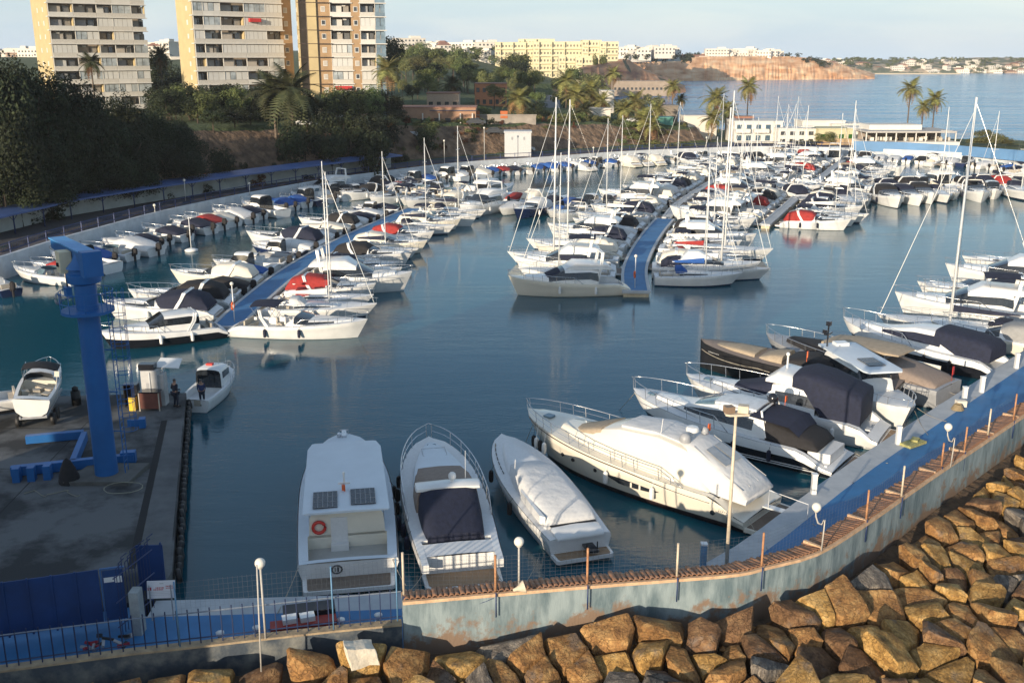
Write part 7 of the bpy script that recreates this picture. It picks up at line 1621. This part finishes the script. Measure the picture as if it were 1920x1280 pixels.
def trunkmesh(seed, h=1.0, lean=.05):
    r_ = random.Random(seed); mb = MB(); mb.tube([(0,0,-.1),(r_.uniform(-lean,lean),0,h*.5),(r_.uniform(-lean,lean),r_.uniform(-lean,lean),h)], .055, 6, r2=.03)
    for i in range(4):
        a_ = i*1.6+r_.random(); z = h*r_.uniform(.55,.8); mb.tube([(0,0,z),(math.cos(a_)*.3,math.sin(a_)*.3,z+.25),(math.cos(a_)*.5,math.sin(a_)*.5,z+.42)], .025, 5, r2=.012)
    return mb.mesh('trunk', bark)
CR = {}
for nm, m_, shp in (('dark', leafd, 'round'), ('green', leafg, 'round'), ('olive', leafo, 'round'), ('rust', leafr, 'round'), ('pine', leafg, 'flat'), ('darkpine', leafd, 'flat')):
    CR[nm] = [crown(i*7+len(nm), 15, 2600, .052, shp).mesh('crown', m_) for i in range(3)]
CRB = {nm: [crown(i*5+2, 22, 9000, .030, 'round').mesh('crown', m_) for i in range(2)] for nm, m_ in (('dark', leafd),)}
TK = [trunkmesh(i) for i in range(3)]
rt = random.Random(77)
def tree(x, y, w, h, kind, label, group, z=None, big=False, trunk=.38, cat='tree', name=None):
    z = T(x, y) if z is None else z; o = empty(name or ('pine_tree' if 'pine' in kind else 'tree'), (x, y, z-.2), rt.uniform(0, 6))
    ch = h*(1-trunk); c = link('crown', rt.choice((CRB if big else CR)[kind]), o, (0,0,h-ch*.5 if 'pine' not in kind else h-ch*.35)); c.scale = (w/2, w/2*rt.uniform(.85,1.1), ch/1.75 if 'pine' not in kind else ch*.9); c.rotation_euler = (0,0,rt.uniform(0,6))
    if trunk > .05: t_ = link('trunk', rt.choice(TK), o); t_.scale = (w*.45, w*.45, h*.66)
    return tag(o, label, cat, group)
BM = {nm: [crown(i*3+40, 9, 900, .085, 'round').mesh('foliage', m_) for i in range(3)] for nm, m_ in (('dark', leafd), ('green', leafg), ('olive', leafo), ('rust', leafr))}
def bush(x, y, w, h, kind, label, group, z=None):
    z = T(x, y) if z is None else z; o = link('shrub', rt.choice(BM[kind]), None, (x, y, z+h*.3), (0,0,rt.uniform(0,6))); o.scale = (w/2, w/2*rt.uniform(.8,1.2), h*.62); return tag(o, label, 'shrub', group)
# dark wood on the left bank; crown tops given as in the photograph
leftw = [(-30,100,118,13),(15,98,122,13),(60,100,126,12),(105,118,130,11),(140,148,134,10),(-40,150,112,12),(20,160,108,12),(75,165,116,11),(125,185,124,10),(170,172,140,9),(205,163,150,9),(238,178,156,9),(262,190,162,9),(180,210,132,10),(232,215,142,9),(285,205,166,9),(318,212,172,8),(345,232,168,8),(-20,215,104,12),(40,225,106,11),(95,235,112,10),(150,250,120,10),(205,262,128,9),(255,258,136,9),(300,258,148,8),(340,270,152,7),(10,285,100,9),(70,290,104,9),(130,300,112,8),(190,300,120,8),(240,295,128,7)]
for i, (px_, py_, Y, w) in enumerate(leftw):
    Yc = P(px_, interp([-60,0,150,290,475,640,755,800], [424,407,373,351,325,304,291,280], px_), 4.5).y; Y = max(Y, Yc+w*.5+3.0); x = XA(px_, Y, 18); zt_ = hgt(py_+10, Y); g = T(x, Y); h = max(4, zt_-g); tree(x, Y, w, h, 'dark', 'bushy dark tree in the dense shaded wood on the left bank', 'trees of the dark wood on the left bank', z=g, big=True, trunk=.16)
for i in range(46):
    px_ = rt.uniform(-20, 760); ya = interp([0,380,560,760], [355,300,285,262], px_); Y = None
    base = interp([-60,0,150,290,475,640,755,800], [424,407,373,351,325,304,291,280], px_); p_ = P(px_, base, 4.5); k = rt.uniform(4.5, 14); y_ = p_.y+k; x_ = p_.x*y_/p_.y
    bush(x_, y_, rt.uniform(2.5,5), rt.uniform(1.5,3.4), rt.choice(['dark','dark','dark','green','rust']), 'dark shrub on the steep bank above the blue parking canopy', 'shrubs on the bank above the canopy')
midw = [(400,205,186,6,'dark'),(440,200,192,6,'dark'),(470,205,196,6,'dark'),(570,225,182,8,'dark'),(600,205,190,7,'dark'),(640,205,192,7,'dark'),(655,235,186,8,'dark'),(690,215,190,8,'dark'),(720,212,200,8,'dark'),(742,208,212,7,'dark'),(800,224,212,7,'green'),(800,235,208,6,'dark'),(700,245,184,7,'dark'),(712,252,188,6,'dark'),(620,250,178,6,'dark'),(540,238,176,6,'dark'),(410,275,160,5,'dark'),(870,200,236,6,'rust'),(905,198,238,5,'green'),(1012,190,246,6,'dark'),(1000,205,240,5,'dark')]
for (px_, py_, Y, w, k) in midw:
    x = XA(px_, Y, 10); g = T(x, Y); tree(x, Y, w, max(3, hgt(py_, Y)-g), k, 'rusty leaved round tree in front of the low cafe' if k == 'rust' else 'dark round tree or big bush along the top of the bank below the towers', 'trees along the top of the bank', z=g, trunk=.15)
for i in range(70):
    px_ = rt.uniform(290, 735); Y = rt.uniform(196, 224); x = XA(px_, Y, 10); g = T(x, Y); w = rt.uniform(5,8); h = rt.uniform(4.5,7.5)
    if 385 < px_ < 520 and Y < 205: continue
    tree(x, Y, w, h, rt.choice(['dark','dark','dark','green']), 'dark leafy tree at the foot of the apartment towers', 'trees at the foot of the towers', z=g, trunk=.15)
for i in range(190):
    px_ = rt.uniform(350, 1100); p_ = P(px_, interp([-60,0,150,290,475,640,755,850,960], [424,407,373,351,325,304,291,283,276], px_), 3.5); k = rt.uniform(3.5, 15)+max(0,px_-900)*.06; y_ = p_.y+k; x_ = p_.x*y_/p_.y
    bush(x_, y_, rt.uniform(1.0,3.0), rt.uniform(.6,1.6), rt.choice(['dark','dark','green','olive','rust']), 'low scrubby bush on the brown rocky bank', 'scrub on the rocky bank')
# park trees between the towers and the hotel
for i in range(92):
    px_ = rt.uniform(722, 1010) if i < 70 else rt.uniform(1005, 1120); f = rt.random()**.8; Y = lerp(262, 520, f); x = XA(px_, Y, 10)
    if 1012 < px_ < 1046: continue
    top = lerp(168, 98, f**.55)+rt.uniform(-8,10)+(26 if px_ > 1010 else 0)+ (12 if 880 < px_ else 0); g = T(x, Y); h = min(15, max(5, hgt(top, Y)-g))
    k = rt.choice(['green','olive','dark','pine','olive','green']); tree(x, Y, rt.uniform(.75,1.05)*h, h, k, 'sunlit flat topped pine in the park between the towers and the hotel' if k == 'pine' else 'sunlit leafy tree in the park between the towers and the hotel', 'park trees between the towers and the hotel', z=g)
for i, (px_, py_, Y, w) in enumerate([(732,68,330,11),(1125,108,620,9),(795,78,640,14),(826,90,600,12),(880,100,560,14),(760,92,520,13),(290,95,290,11),(310,120,280,10),(335,135,270,9),(345,160,265,8),(300,150,262,9),(275,120,300,9),(362,200,215,7)]):
    x = XA(px_, Y, 20); g = T(x, Y); tree(x, Y, w, max(5, hgt(py_, Y)-g), ['dark','pine','green'][i%3] if i < 6 else 'dark', 'tall tree on the skyline just right of the towers' if i < 6 else 'dark tree in the gap between the left and middle towers', 'skyline trees' if i < 6 else 'trees between the left and middle towers', z=g)
def grove(name, n, fn, m_, seed=1):
    r_ = random.Random(seed); proto_ = crown(seed, 7, 110, .16, 'round'); mb = MB()
    for i in range(n):
        x, y, z, w, h = fn(r_); k = len(mb.v); ca, sa = math.cos(i), math.sin(i)
        mb.v += [(x+(v[0]*ca-v[1]*sa)*w/2, y+(v[0]*sa+v[1]*ca)*w/2, z+v[2]*h*.55) for v in proto_.v]; mb.f += [tuple(k+j for j in f) for f in proto_.f]; mb.mi += proto_.mi; mb.sm += proto_.sm
    return tag(mb.build(name, m_), kind='stuff')
def g1(r_):
    px_ = r_.uniform(1170, 1560); Y = r_.uniform(1090,1115) if px_ > 1300 else r_.uniform(890,990); top = r_.uniform(97,106) if px_ < 1500 else interp([1500,1640],[103,130],px_)+r_.uniform(-4,4); return XA(px_, Y, 22), Y, hgt(top, Y)-4, r_.uniform(6,13), r_.uniform(6,9)
tag(grove('clifftop_trees', 80, g1, leafd, 4), 'dark green trees in the line along the clifftop', 'trees')
def g2(r_):
    px_ = r_.uniform(1560, 2010); Y = r_.uniform(1505,1660); top = r_.uniform(107,131); return XA(px_, Y, 15), Y, hgt(top, Y)-3, r_.uniform(8,20), r_.uniform(5,9)
tag(grove('far_shore_trees', 330, g2, leafg, 6), 'distant dark green trees among the houses of the far shore', 'trees')
def g3(r_):
    px_ = r_.uniform(728, 935); Y = r_.uniform(740,1120); return XA(px_, Y, 20), Y, hgt(r_.uniform(82,104), Y)-3, r_.uniform(6,12), r_.uniform(6,9)
tag(grove('hillside_trees', 90, g3, leafg, 9), 'dark green trees among the houses of the hillside town', 'trees')
def g4(r_):
    px_ = r_.uniform(1040, 1240); Y = r_.uniform(330,560); x = XA(px_, Y, 8); return x, Y, max(.5, T(x, Y))+1.5, r_.uniform(3,7), r_.uniform(3,5)
tag(grove('coastal_scrub', 120, g4, leafo, 12), 'green scrub on the slope behind the beach', 'scrub')
for i in range(50):
    px_ = rt.uniform(1000, 1330); Y = rt.uniform(238, 262); x = XA(px_, Y, 4)
    bush(x, Y, rt.uniform(2,5), rt.uniform(1,2), rt.choice(['green','olive','olive']), 'low green shrub on the lawn slope behind the far quay road', 'shrubs on the lawn slope behind the far quay')
for px_, py_, w in ((1548,246,6),(1520,262,7),(1500,262,6),(1850,240,8),(1865,250,8),(1835,255,6),(1885,258,6),(1905,268,5)):
    Y = 243 if px_ < 1600 else 240; x = XA(px_, Y, 4); g = 2.5; tree(x, Y, w, hgt(py_, Y)-g, 'olive', 'olive green bush beside the club wall' if px_ < 1600 else 'olive green bush right of the restaurant by the sea', 'bushes by the club' if px_ < 1600 else 'bushes right of the restaurant', z=g, trunk=.05, name='bush')
# palms
palmleaf = leafmat('lit_palm_fronds', (.10,.11,.035), (.24,.23,.08)); palmd = leafmat('dry_palm_fronds', (.14,.09,.04), (.26,.16,.07)); palmdk = leafmat('shaded_palm_fronds', (.028,.036,.016), (.06,.065,.03))  # lit and dark fronds: sun and shade are put into the leaf colour
def frond(m_, droop=1.0, n=16):
    mb = MB(); pts = []
    for i in range(n+1):
        t = i/n; pts.append(Vector((math.cos(t*.2)*t*1.0, 0, .32*t-droop*.75*t*t)))
    mb.tube(pts[::4], .012, 3, cap=False)
    for i in range(2, n):
        t = i/n; l = .36*math.sin(math.pi*(t*.85+.12)); a = pts[i]; d = (pts[i+1]-pts[i]).normalized()
        for sg in (1,-1):
            tip = a+Vector((d.x*.14, sg*l, -.05-.12*l)); mb.quad([a, a+d*.07, tip])
    return mb.mesh('frond', m_)
FRM = {'lit': [frond(palmleaf, d) for d in (.55,.9,1.35)], 'dark': [frond(palmdk, d) for d in (.55,.9,1.35)], 'dry': [frond(palmd, d) for d in (1.2,1.6)]}
ptm = MB().tube([(0,0,-.05),(.01,0,.3),(0,.01,.7),(0,0,1.0)], .045, 8, r2=.035).mesh('trunk', mat('palm_trunk', (.13,.10,.075), .95, var=.3, scale=4, stretch=(1,1,12), bump=.05, bscale=6))
def palm(px_, pyc, Y, r_=3.0, label='', kind='lit', pybase=None, thick=1.0, dry=4, lean=0.0, group='palms round the marina'):
    zc = hgt(pyc, Y); x = XA(px_, Y, zc); g = T(x, Y) if T(x, Y) > 0 else 2; o = empty('palm_tree', (x-lean, Y, g)); H = max(2.0, zc-g)
    t_ = link('trunk', ptm, o); t_.scale = (4.2*thick, 4.2*thick, H); t_.rotation_euler = (0, math.atan2(lean, H), 0)
    n = 26
    for i in range(n):
        f = i/n; el = R(lerp(75, -28, f**.8)); az = i*2.399+rt.uniform(-.2,.2); mi = 0 if f < .3 else (1 if f < .7 else 2)
        fo_ = link('frond', FRM['dry'][i%2] if i >= n-dry and r_ < 4.5 else FRM[kind][mi], o, (lean, 0, H), (rt.uniform(-.2,.2), -el+.25, az)); s_ = r_*rt.uniform(.95,1.25); fo_.scale = (s_, s_, s_)
    tag(o, label, 'palm', group); return o
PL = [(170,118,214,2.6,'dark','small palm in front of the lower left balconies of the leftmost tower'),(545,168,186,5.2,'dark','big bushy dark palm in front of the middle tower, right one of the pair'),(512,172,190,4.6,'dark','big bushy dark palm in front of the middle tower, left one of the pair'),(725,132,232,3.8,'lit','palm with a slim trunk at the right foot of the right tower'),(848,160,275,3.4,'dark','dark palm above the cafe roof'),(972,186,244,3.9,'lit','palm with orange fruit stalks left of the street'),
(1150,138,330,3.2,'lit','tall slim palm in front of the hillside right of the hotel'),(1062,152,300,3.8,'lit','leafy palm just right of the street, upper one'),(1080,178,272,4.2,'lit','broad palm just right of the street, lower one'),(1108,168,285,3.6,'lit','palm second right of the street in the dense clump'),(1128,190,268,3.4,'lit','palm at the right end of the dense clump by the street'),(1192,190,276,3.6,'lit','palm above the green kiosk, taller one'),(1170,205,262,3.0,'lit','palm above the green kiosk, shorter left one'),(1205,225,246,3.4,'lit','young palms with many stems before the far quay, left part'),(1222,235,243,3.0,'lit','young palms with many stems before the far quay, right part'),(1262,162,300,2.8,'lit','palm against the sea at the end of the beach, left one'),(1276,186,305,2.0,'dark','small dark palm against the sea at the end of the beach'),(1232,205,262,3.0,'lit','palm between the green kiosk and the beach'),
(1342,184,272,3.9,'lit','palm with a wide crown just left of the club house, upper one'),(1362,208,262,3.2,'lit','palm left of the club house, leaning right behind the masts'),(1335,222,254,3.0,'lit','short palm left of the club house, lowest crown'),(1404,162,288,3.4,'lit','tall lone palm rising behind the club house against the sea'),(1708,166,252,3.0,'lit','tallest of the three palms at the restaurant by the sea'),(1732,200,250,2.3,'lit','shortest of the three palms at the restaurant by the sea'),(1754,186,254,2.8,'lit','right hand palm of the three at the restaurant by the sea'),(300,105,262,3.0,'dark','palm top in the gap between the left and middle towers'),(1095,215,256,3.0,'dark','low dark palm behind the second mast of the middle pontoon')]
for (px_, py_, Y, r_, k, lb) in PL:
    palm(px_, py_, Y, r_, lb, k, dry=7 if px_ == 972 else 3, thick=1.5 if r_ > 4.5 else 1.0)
# ------------------------------------------------------------ buildings and things round the far side
cafe = block('cafe', 745, 892, 232, 203, 226, 9, mat('cafe_wall', (.34,.20,.13), .85, var=.2, scale=.4), 'low cafe with a blue solar roof and orange walls on the bank', floors=1, nx=7, roofm_=tlm, wh=1.6, zb=5.5)
mb = MB(); mb.box((3.5,2.2,5.35), (10,5.2,.14)); mb.build('solar_roof', mat('solar_roof_blue', (.03,.05,.11), .35), cafe)
for x_ in (-1.2, 3.2): MB().box((x_,-.12,1.6), (3.2,.1,2.2)).build('orange_panel', mat('orange_wall', (.42,.12,.04), .8), cafe)
for x_ in (-3.0, .6, 5.2, 7.8): MB().box((x_,-.6,2.4), (.25,.25,4.8)).build('column', slabw, cafe)
block('house', 890, 950, 178, 158, 300, 10, mat('orange_house', (.48,.20,.10), .85, var=.1), 'orange two storey house among the park trees', floors=2, nx=5, roofm_=tlm, zb=8)
block('house', 800, 860, 190, 176, 262, 8, pkm, 'low pinkish house behind the cafe', floors=1, nx=4, roofm_=tlm, zb=8)
block('house', 1128, 1152, 232, 172, 300, 8, whm, 'white stair wall building among the palms near the beach', floors=2, nx=2, win=False, zb=5)
block('house', 1105, 1145, 232, 205, 262, 7, whm, 'small white building behind the palms beside the quay road', floors=1, nx=3, zb=4.6)
block('beach_building', 1150, 1260, 172, 153, 560, 12, mat('beach_terrace', (.30,.24,.19), .9, var=.15, scale=.3), 'long low terrace building along the beach below the near headland', floors=1, nx=14, zb=2)
block('house', 1230, 1272, 235, 200, 276, 7, mat('dark_hut', (.20,.17,.14), .9), 'brown beach hut behind the short palms', floors=1, nx=3, zb=3)
block('kiosk', 1225, 1262, 245, 222, 250, 5, mat('kiosk_green', (.08,.24,.20), .7, var=.2), 'small green kiosk beside the palms near the far quay', floors=1, nx=2, zb=3.2)
block('white_wall_building', 1282, 1345, 232, 219, 262, 5, whm, 'small white flat building left of the club house', floors=1, nx=4, zb=2, win=False)
kb2 = block('service_building', 946, 996, 297, 249, 214, 5, mat('service_white', (.50,.51,.52), .8, var=.06), 'tall white windowless service building on the quay road', floors=1, nx=2, win=False, zb=1.9)
for x_ in (-1.2, 1.3): MB().box((x_,-.04,3.9), (.35,.06,.6)).build('vent', grey_, kb2)
bb_ = empty('billboard', P(778,297,2.0)); Yb = bb_.location.y+1; za, zb_ = hgt(282, Yb)-2, hgt(246, Yb)-2; MB().box((0,0,(za+zb_)/2), (2.5,.15,zb_-za)).build('board', mat('billboard_pale', (.42,.47,.52), .6, var=.03), bb_)
for x_ in (-1.1,1.1): MB().box((x_,.1,zb_*.5), (.16,.16,zb_)).build('post', slabw, bb_)
tag(bb_, 'blank pale billboard on two posts beside the quay road', 'billboard')
# club
club = mat('club_white', (.62,.60,.56), .8, var=.04, scale=.3)
c1 = block('club_house', 1378, 1468, 276, 229, 250, 10, club, 'white two storey club house with a red roofed corner', floors=2, nx=5, wm=mat('club_glass', (.06,.10,.14), .15), wh=1.5, zb=1.9)
MB().box((-2.5,6,5.9), (4.5,4,.5)).build('red_roof', tlm, c1)
for x_ in (-4, .5): MB().box((x_, -.7, 3.0), (3.6,1.4,.9)).build('balcony', club, c1)
c2 = block('club_house', 1460, 1530, 276, 243, 246, 8, club, 'stepped white club building with a glazed pergola, right of the red roof', floors=2, nx=4, zb=1.9, wh=.9)
MB().box((1.8,-1.0,4.3), (3.2,2.2,.2)).build('pergola_roof', club, c2)
c3 = block('terrace_building', 1505, 1585, 272, 228, 264, 8, club, 'long low white terrace building in front of the sea', floors=1, nx=9, zb=1.9, wh=.7)
block('terrace_building', 1560, 1625, 262, 234, 262, 8, club, 'low white annex with small windows behind the green windows', floors=1, nx=7, zb=2, wh=.6)
c4 = block('restaurant', 1535, 1605, 272, 243, 244, 8, mat('restaurant_cream', (.50,.46,.30), .8, var=.05), 'cream restaurant with green tinted windows behind the far quay', floors=1, nx=4, wm=mat('green_glass', (.03,.10,.02), .2), wh=1.5, zb=1.9)
MB().box((0,-.6,.9), (9.6,1.0,1.4)).build('terrace_wall', mat('sand_wall', (.42,.30,.18), .85), c4)
block('restaurant', 1600, 1660, 266, 242, 244, 9, club, 'white restaurant annex between the green windows and the open terrace', floors=1, nx=5, zb=2, wh=1.2)
rs_ = empty('restaurant_terrace', (XA(1705,236,5), 236, 0)); zr = hgt(247,236); wR = XA(1788,236)-XA(1622,236)
MB().box((0,5,zr), (wR,13,.35)).build('roof', mat('terrace_roof', (.42,.40,.38), .8, var=.05), rs_); MB().box((-2,7,zr+.7), (wR*.6,7,1.2)).build('roof', club, rs_)
zf_ = hgt(266,234); MB().box((0,4,zf_-1), (wR+1,13,2.0)).build('floor', club, rs_)
for i in range(10): MB().box((-wR/2+wR*i/9,-1.1,(zr+zf_)/2), (.22,.22,zr-zf_)).build('column', club, rs_)
MB().box((0,6,(zr+zf_)/2), (wR-1,.2,zr-zf_)).build('back_wall', mat('terrace_back', (.24,.20,.17), .8, var=.5, scale=.5), rs_)
for i in range(18): MB().box((-wR/2+1+wR*i/18.5,rt.uniform(0,4),zf_+.4), (.8,.8,.75)).build('table', rt.choice([club, seat_, blkc]), rs_)
tag(rs_, 'open sided white restaurant terrace with a flat roof and columns by the sea', 'restaurant')
bwm = mat('mole_blue', (.10,.22,.40), .7, var=.1, scale=.3)
mw_px = [(1605,265,280),(1700,267,283),(1800,273,288),(1920,282,299),(2060,296,313)]
wb = empty('blue_wall', (XA(1700,215), 215, 1.9)); mb = MB(); Lm = [(P(a, c, 2.2)+Vector((0,1.5,0))).xy-wb.location.xy for a, b_, c in mw_px]; zs = [hgt(b_, (P(a, c, 2.2).y+1.5)) for a, b_, c in mw_px]
for i in range(len(Lm)-1):
    a, b_ = Lm[i], Lm[i+1]
    for off_, fl_ in ((0,0),(.3,1)): mb.quad([(a.x,a.y+off_,-.2),(b_.x,b_.y+off_,-.2),(b_.x,b_.y+off_,zs[i+1]-1.9),(a.x,a.y+off_,zs[i]-1.9)])
    mb.quad([(a.x,a.y,zs[i]-1.9),(b_.x,b_.y,zs[i+1]-1.9),(b_.x,b_.y+.3,zs[i+1]-1.9),(a.x,a.y+.3,zs[i]-1.9)])
mb.build('render', bwm, wb); tag(wb, 'long bright blue wall behind the far quay at the right', 'wall')
# street between the park and the palms
st = MB(); ln = [(XA(x, y, 9), y) for x, y in ((1032,262),(1030,320),(1029,400),(1027,520))]
rsx = []
for x, y in ln: rsx.append([(x-3.2*y/300, y, T(x, y)+.12), (x+3.2*y/300, y, T(x, y)+.12)])
st.rings(rsx, sm=False); tag(st.build('street', mat('street_grey', (.13,.13,.14), .9, var=.1)), kind='structure')
# cars
def car(m_):
    o = empty('parked_car'); mb = MB(); pr = [(-2.1,.35),(-2.1,.8),(-1.6,.95),(-1.1,1.4),(.5,1.42),(1.15,.98),(2.0,.85),(2.15,.5),(2.1,.35)]
    mb.rings([[(x, y*(1 if z < 1 else .82), z) for x, z in pr] for y in (-.85,.85)], sm=False); mb.quad([(x, -.85*(1 if z < 1 else .82), z) for x, z in pr]); mb.quad([(x, .85*(1 if z < 1 else .82), z) for x, z in reversed(pr)]); part(mb, 'body', m_, o)
    for sg in (1,-1): q = MB(); q.quad([(-1.35,.83*sg,.98),(-1.0,.73*sg,1.33),(.4,.73*sg,1.35),(.95,.83*sg,1.0)][::sg]); q.build('window', glass, o)
    for q in ([(1.0,-.76,1.03),(1.0,.76,1.03),(.56,.66,1.38),(.56,-.66,1.38)], [(-1.55,-.74,1.0),(-1.16,-.66,1.36),(-1.16,.66,1.36),(-1.55,.74,1.0)]): MB_ = MB(); MB_.quad([(x+(.03 if x > 0 else -.03), y, z+.02) for x, y, z in q]); MB_.build('windscreen', glass, o)
    for x in (-1.35,1.35):
        for y in (-.8,.8): MB().tube([(x,y-.1,.32),(x,y+.1,.32)], .32, 10).build('wheel', rubber, o)
    for y in (-.6,.6): MB().box((2.12,y,.68), (.06,.3,.14)).build('headlight', paleg, o)
    return o
carr = mat('car_dark_red', (.14,.02,.02), .3, coat=.5); carb = mat('car_black', (.02,.02,.025), .3, coat=.5); carw = mat('car_white', (.6,.6,.6), .3, coat=.5)
for px_, py_, z_, m_, a_, lb in ((470,337,2.02,carr,.9,'dark red car under the parking canopy, leftmost'),(492,334,2.02,carb,.9,'black car under the parking canopy, beside the leftmost dark red car'),(565,325,2.02,carr,.8,'dark red car under the parking canopy, below the bank of shrubs'),(600,322,2.02,carr,.8,'bright edged dark red car near the right end of the parking canopy'),(632,318,2.02,carb,.8,'black car at the right end of the parking canopy'),
  (893,233,None,carb,0,'black car parked behind the lawn, left one'),(928,233,None,carb,0,'black car parked behind the lawn, right of the first black car'),(985,232,None,carw,0,'white car parked by the white wall right of the fruiting palm'),(1185,226,None,carw,0,'white van like car near the palms above the far quay'),(575,214,None,carw,0,'white car half hidden by trees below the middle tower')):
    o = car(m_)
    if z_: p_ = P(px_, py_, 2.0); o.location = (p_.x, p_.y, z_)
    else:
        Y = 222 if px_ < 1100 else 250
        if px_ == 575: Y = 200
        x = XA(px_, Y, 7); o.location = (x, Y, T(x, Y)+.1)
    o.rotation_euler = (0,0,a_); tag(o, lb, 'car')
lwl = block('garden_wall', 868, 1005, 232, 217, 230, .4, mat('garden_wall', (.26,.23,.20), .85, var=.2, scale=.5), 'pale garden wall behind the parked cars', 'wall', floors=1, nx=2, win=False)
for x_ in (-5.2, 1.0): MB().box((x_,-.06,2.2), (1.6,.1,1.6)).build('orange_panel', mat('orange_wall', (.42,.12,.04), .8), lwl)
# street lamps on the promenade
k = 0
for (px_, yb, yt, lb) in ((287,402,385,'near the left end of the basin'),(466,365,344,'just left of the two leftmost masts'),(345,375,338,'on the far side of the road by the canopy'),(833,309,264,'tall bare one left of the service building'),(908,303,240,'tallest, just left of the service building'),(1113,290,277,'low globe right of the service building'),(1325,280,258,'right of the lawn slope'),(1867,292,272,'on the far mole at the right'),(614,322,296,'by the end of the car canopy')):
    b_ = P(px_, yb, 2.2); o = empty('street_lamp', (b_.x, b_.y+.8, 2.0)); H = hgt(yt, b_.y+.8)-2.0
    MB().tube([(0,0,0),(0,0,H)], .06, 5).build('pole', slabw, o); MB().ball((0,0,H), .2, 8, 5).build('globe', globe, o); tag(o, 'pale quay road lamp post, '+lb, 'lamp', 'lamp posts along the quay road')
for i, (x, y, h_, lb) in enumerate(((PA[0].x+.3, PA[0].y+1.5, 4.2, 'outer end of the left pontoon'), (PB[0].x, PB[0].y+1.2, 4.0, 'outer end of the middle pontoon'))):
    o = empty('pontoon_lamp', (x, y, .62)); MB().tube([(0,0,0),(0,0,h_*.75)], .045, 6).build('pole', white, o); MB().ball((0,0,h_*.78), .16, 10, 6).build('globe', globe, o); mb = MB(); lifering(mb, (-.05,0,h_*.33), .30); part(mb, 'life_ring', orange, o, 60)
    tag(o, 'white lamp post with an orange life ring at the '+lb, 'lamp')
# channel marker float
bu = empty('buoy', P(359,471,0)); MB().lathe((0,0,-.1), [(.1,0),(.75,.1),(.8,.3),(.5,.42),(.1,.5)], 12).build('float', white, bu); MB().tube([(0,0,.3),(0,0,4.0)], .05, 5).build('pole', white, bu); tag(bu, 'white round float with a thin pole in the channel left of the long pontoon', 'buoy')
# ------------------------------------------------------------ unseen tall hall added left of the picture to cast shade over the crane
hall = empty('shade_hall', (-35.5, 14, 1.2)); MB().box((0,0,9.2), (20,14,18.4)).build('wall', mat('hall_grey', (.35,.36,.37), .7), hall)
mb = MB(); mb.v = [(-10.4,-7.4,18.4),(10.4,-7.4,18.4),(10.4,7.4,18.4),(-10.4,7.4,18.4),(-10.4,0,19.6),(10.4,0,19.6)]; mb.f = [(0,1,5,4),(2,3,4,5),(1,2,5),(3,0,4),(0,3,2,1)]; mb.mi = [0]*5; mb.sm = [False]*5; mb.build('roof', mat('hall_roof', (.2,.22,.25), .6), hall)
for i in range(3): MB().box((-6.5+6.5*i,7.05,6.5), (5,.1,12)).build('door', mat('hall_door', (.05,.12,.28), .6), hall)
tag(hall, 'tall grey hall added out of view left of the picture to shade the crane', 'building')
# ------------------------------------------------------------ look-alikes told apart by their place from left to right
bpy.context.view_layer.update()
gr = {}
for o in C.objects:
    if o.parent is None and 'label' in o and 'group' in o: gr.setdefault((o['group'], o['label']), []).append(o)
for (g_, l_), os_ in gr.items():
    if len(os_) > 1:
        os_.sort(key=lambda o: pix(o.matrix_world.translation)[0])
        for i, o in enumerate(os_):
            t_ = l_.split(); o['label'] = ' '.join(t_[:12])+', '+ordi(i)+' from the left'
# ------------------------------------------------------------ haze
hm_ = bpy.data.materials.new('haze'); hm_.use_nodes = True; t = hm_.node_tree; t.nodes.clear(); pv = t.nodes.new('ShaderNodeVolumePrincipled'); pv.inputs['Color'].default_value = (.88,.92,1,1); pv.inputs['Density'].default_value = HAZE; ov_ = t.nodes.new('ShaderNodeOutputMaterial'); t.links.new(pv.outputs[0], ov_.inputs['Volume'])
mb = MB(); mb.box((200, 1150, 27.5), (3600, 3100, 67)); tag(mb.build('haze', hm_), kind='stuff')
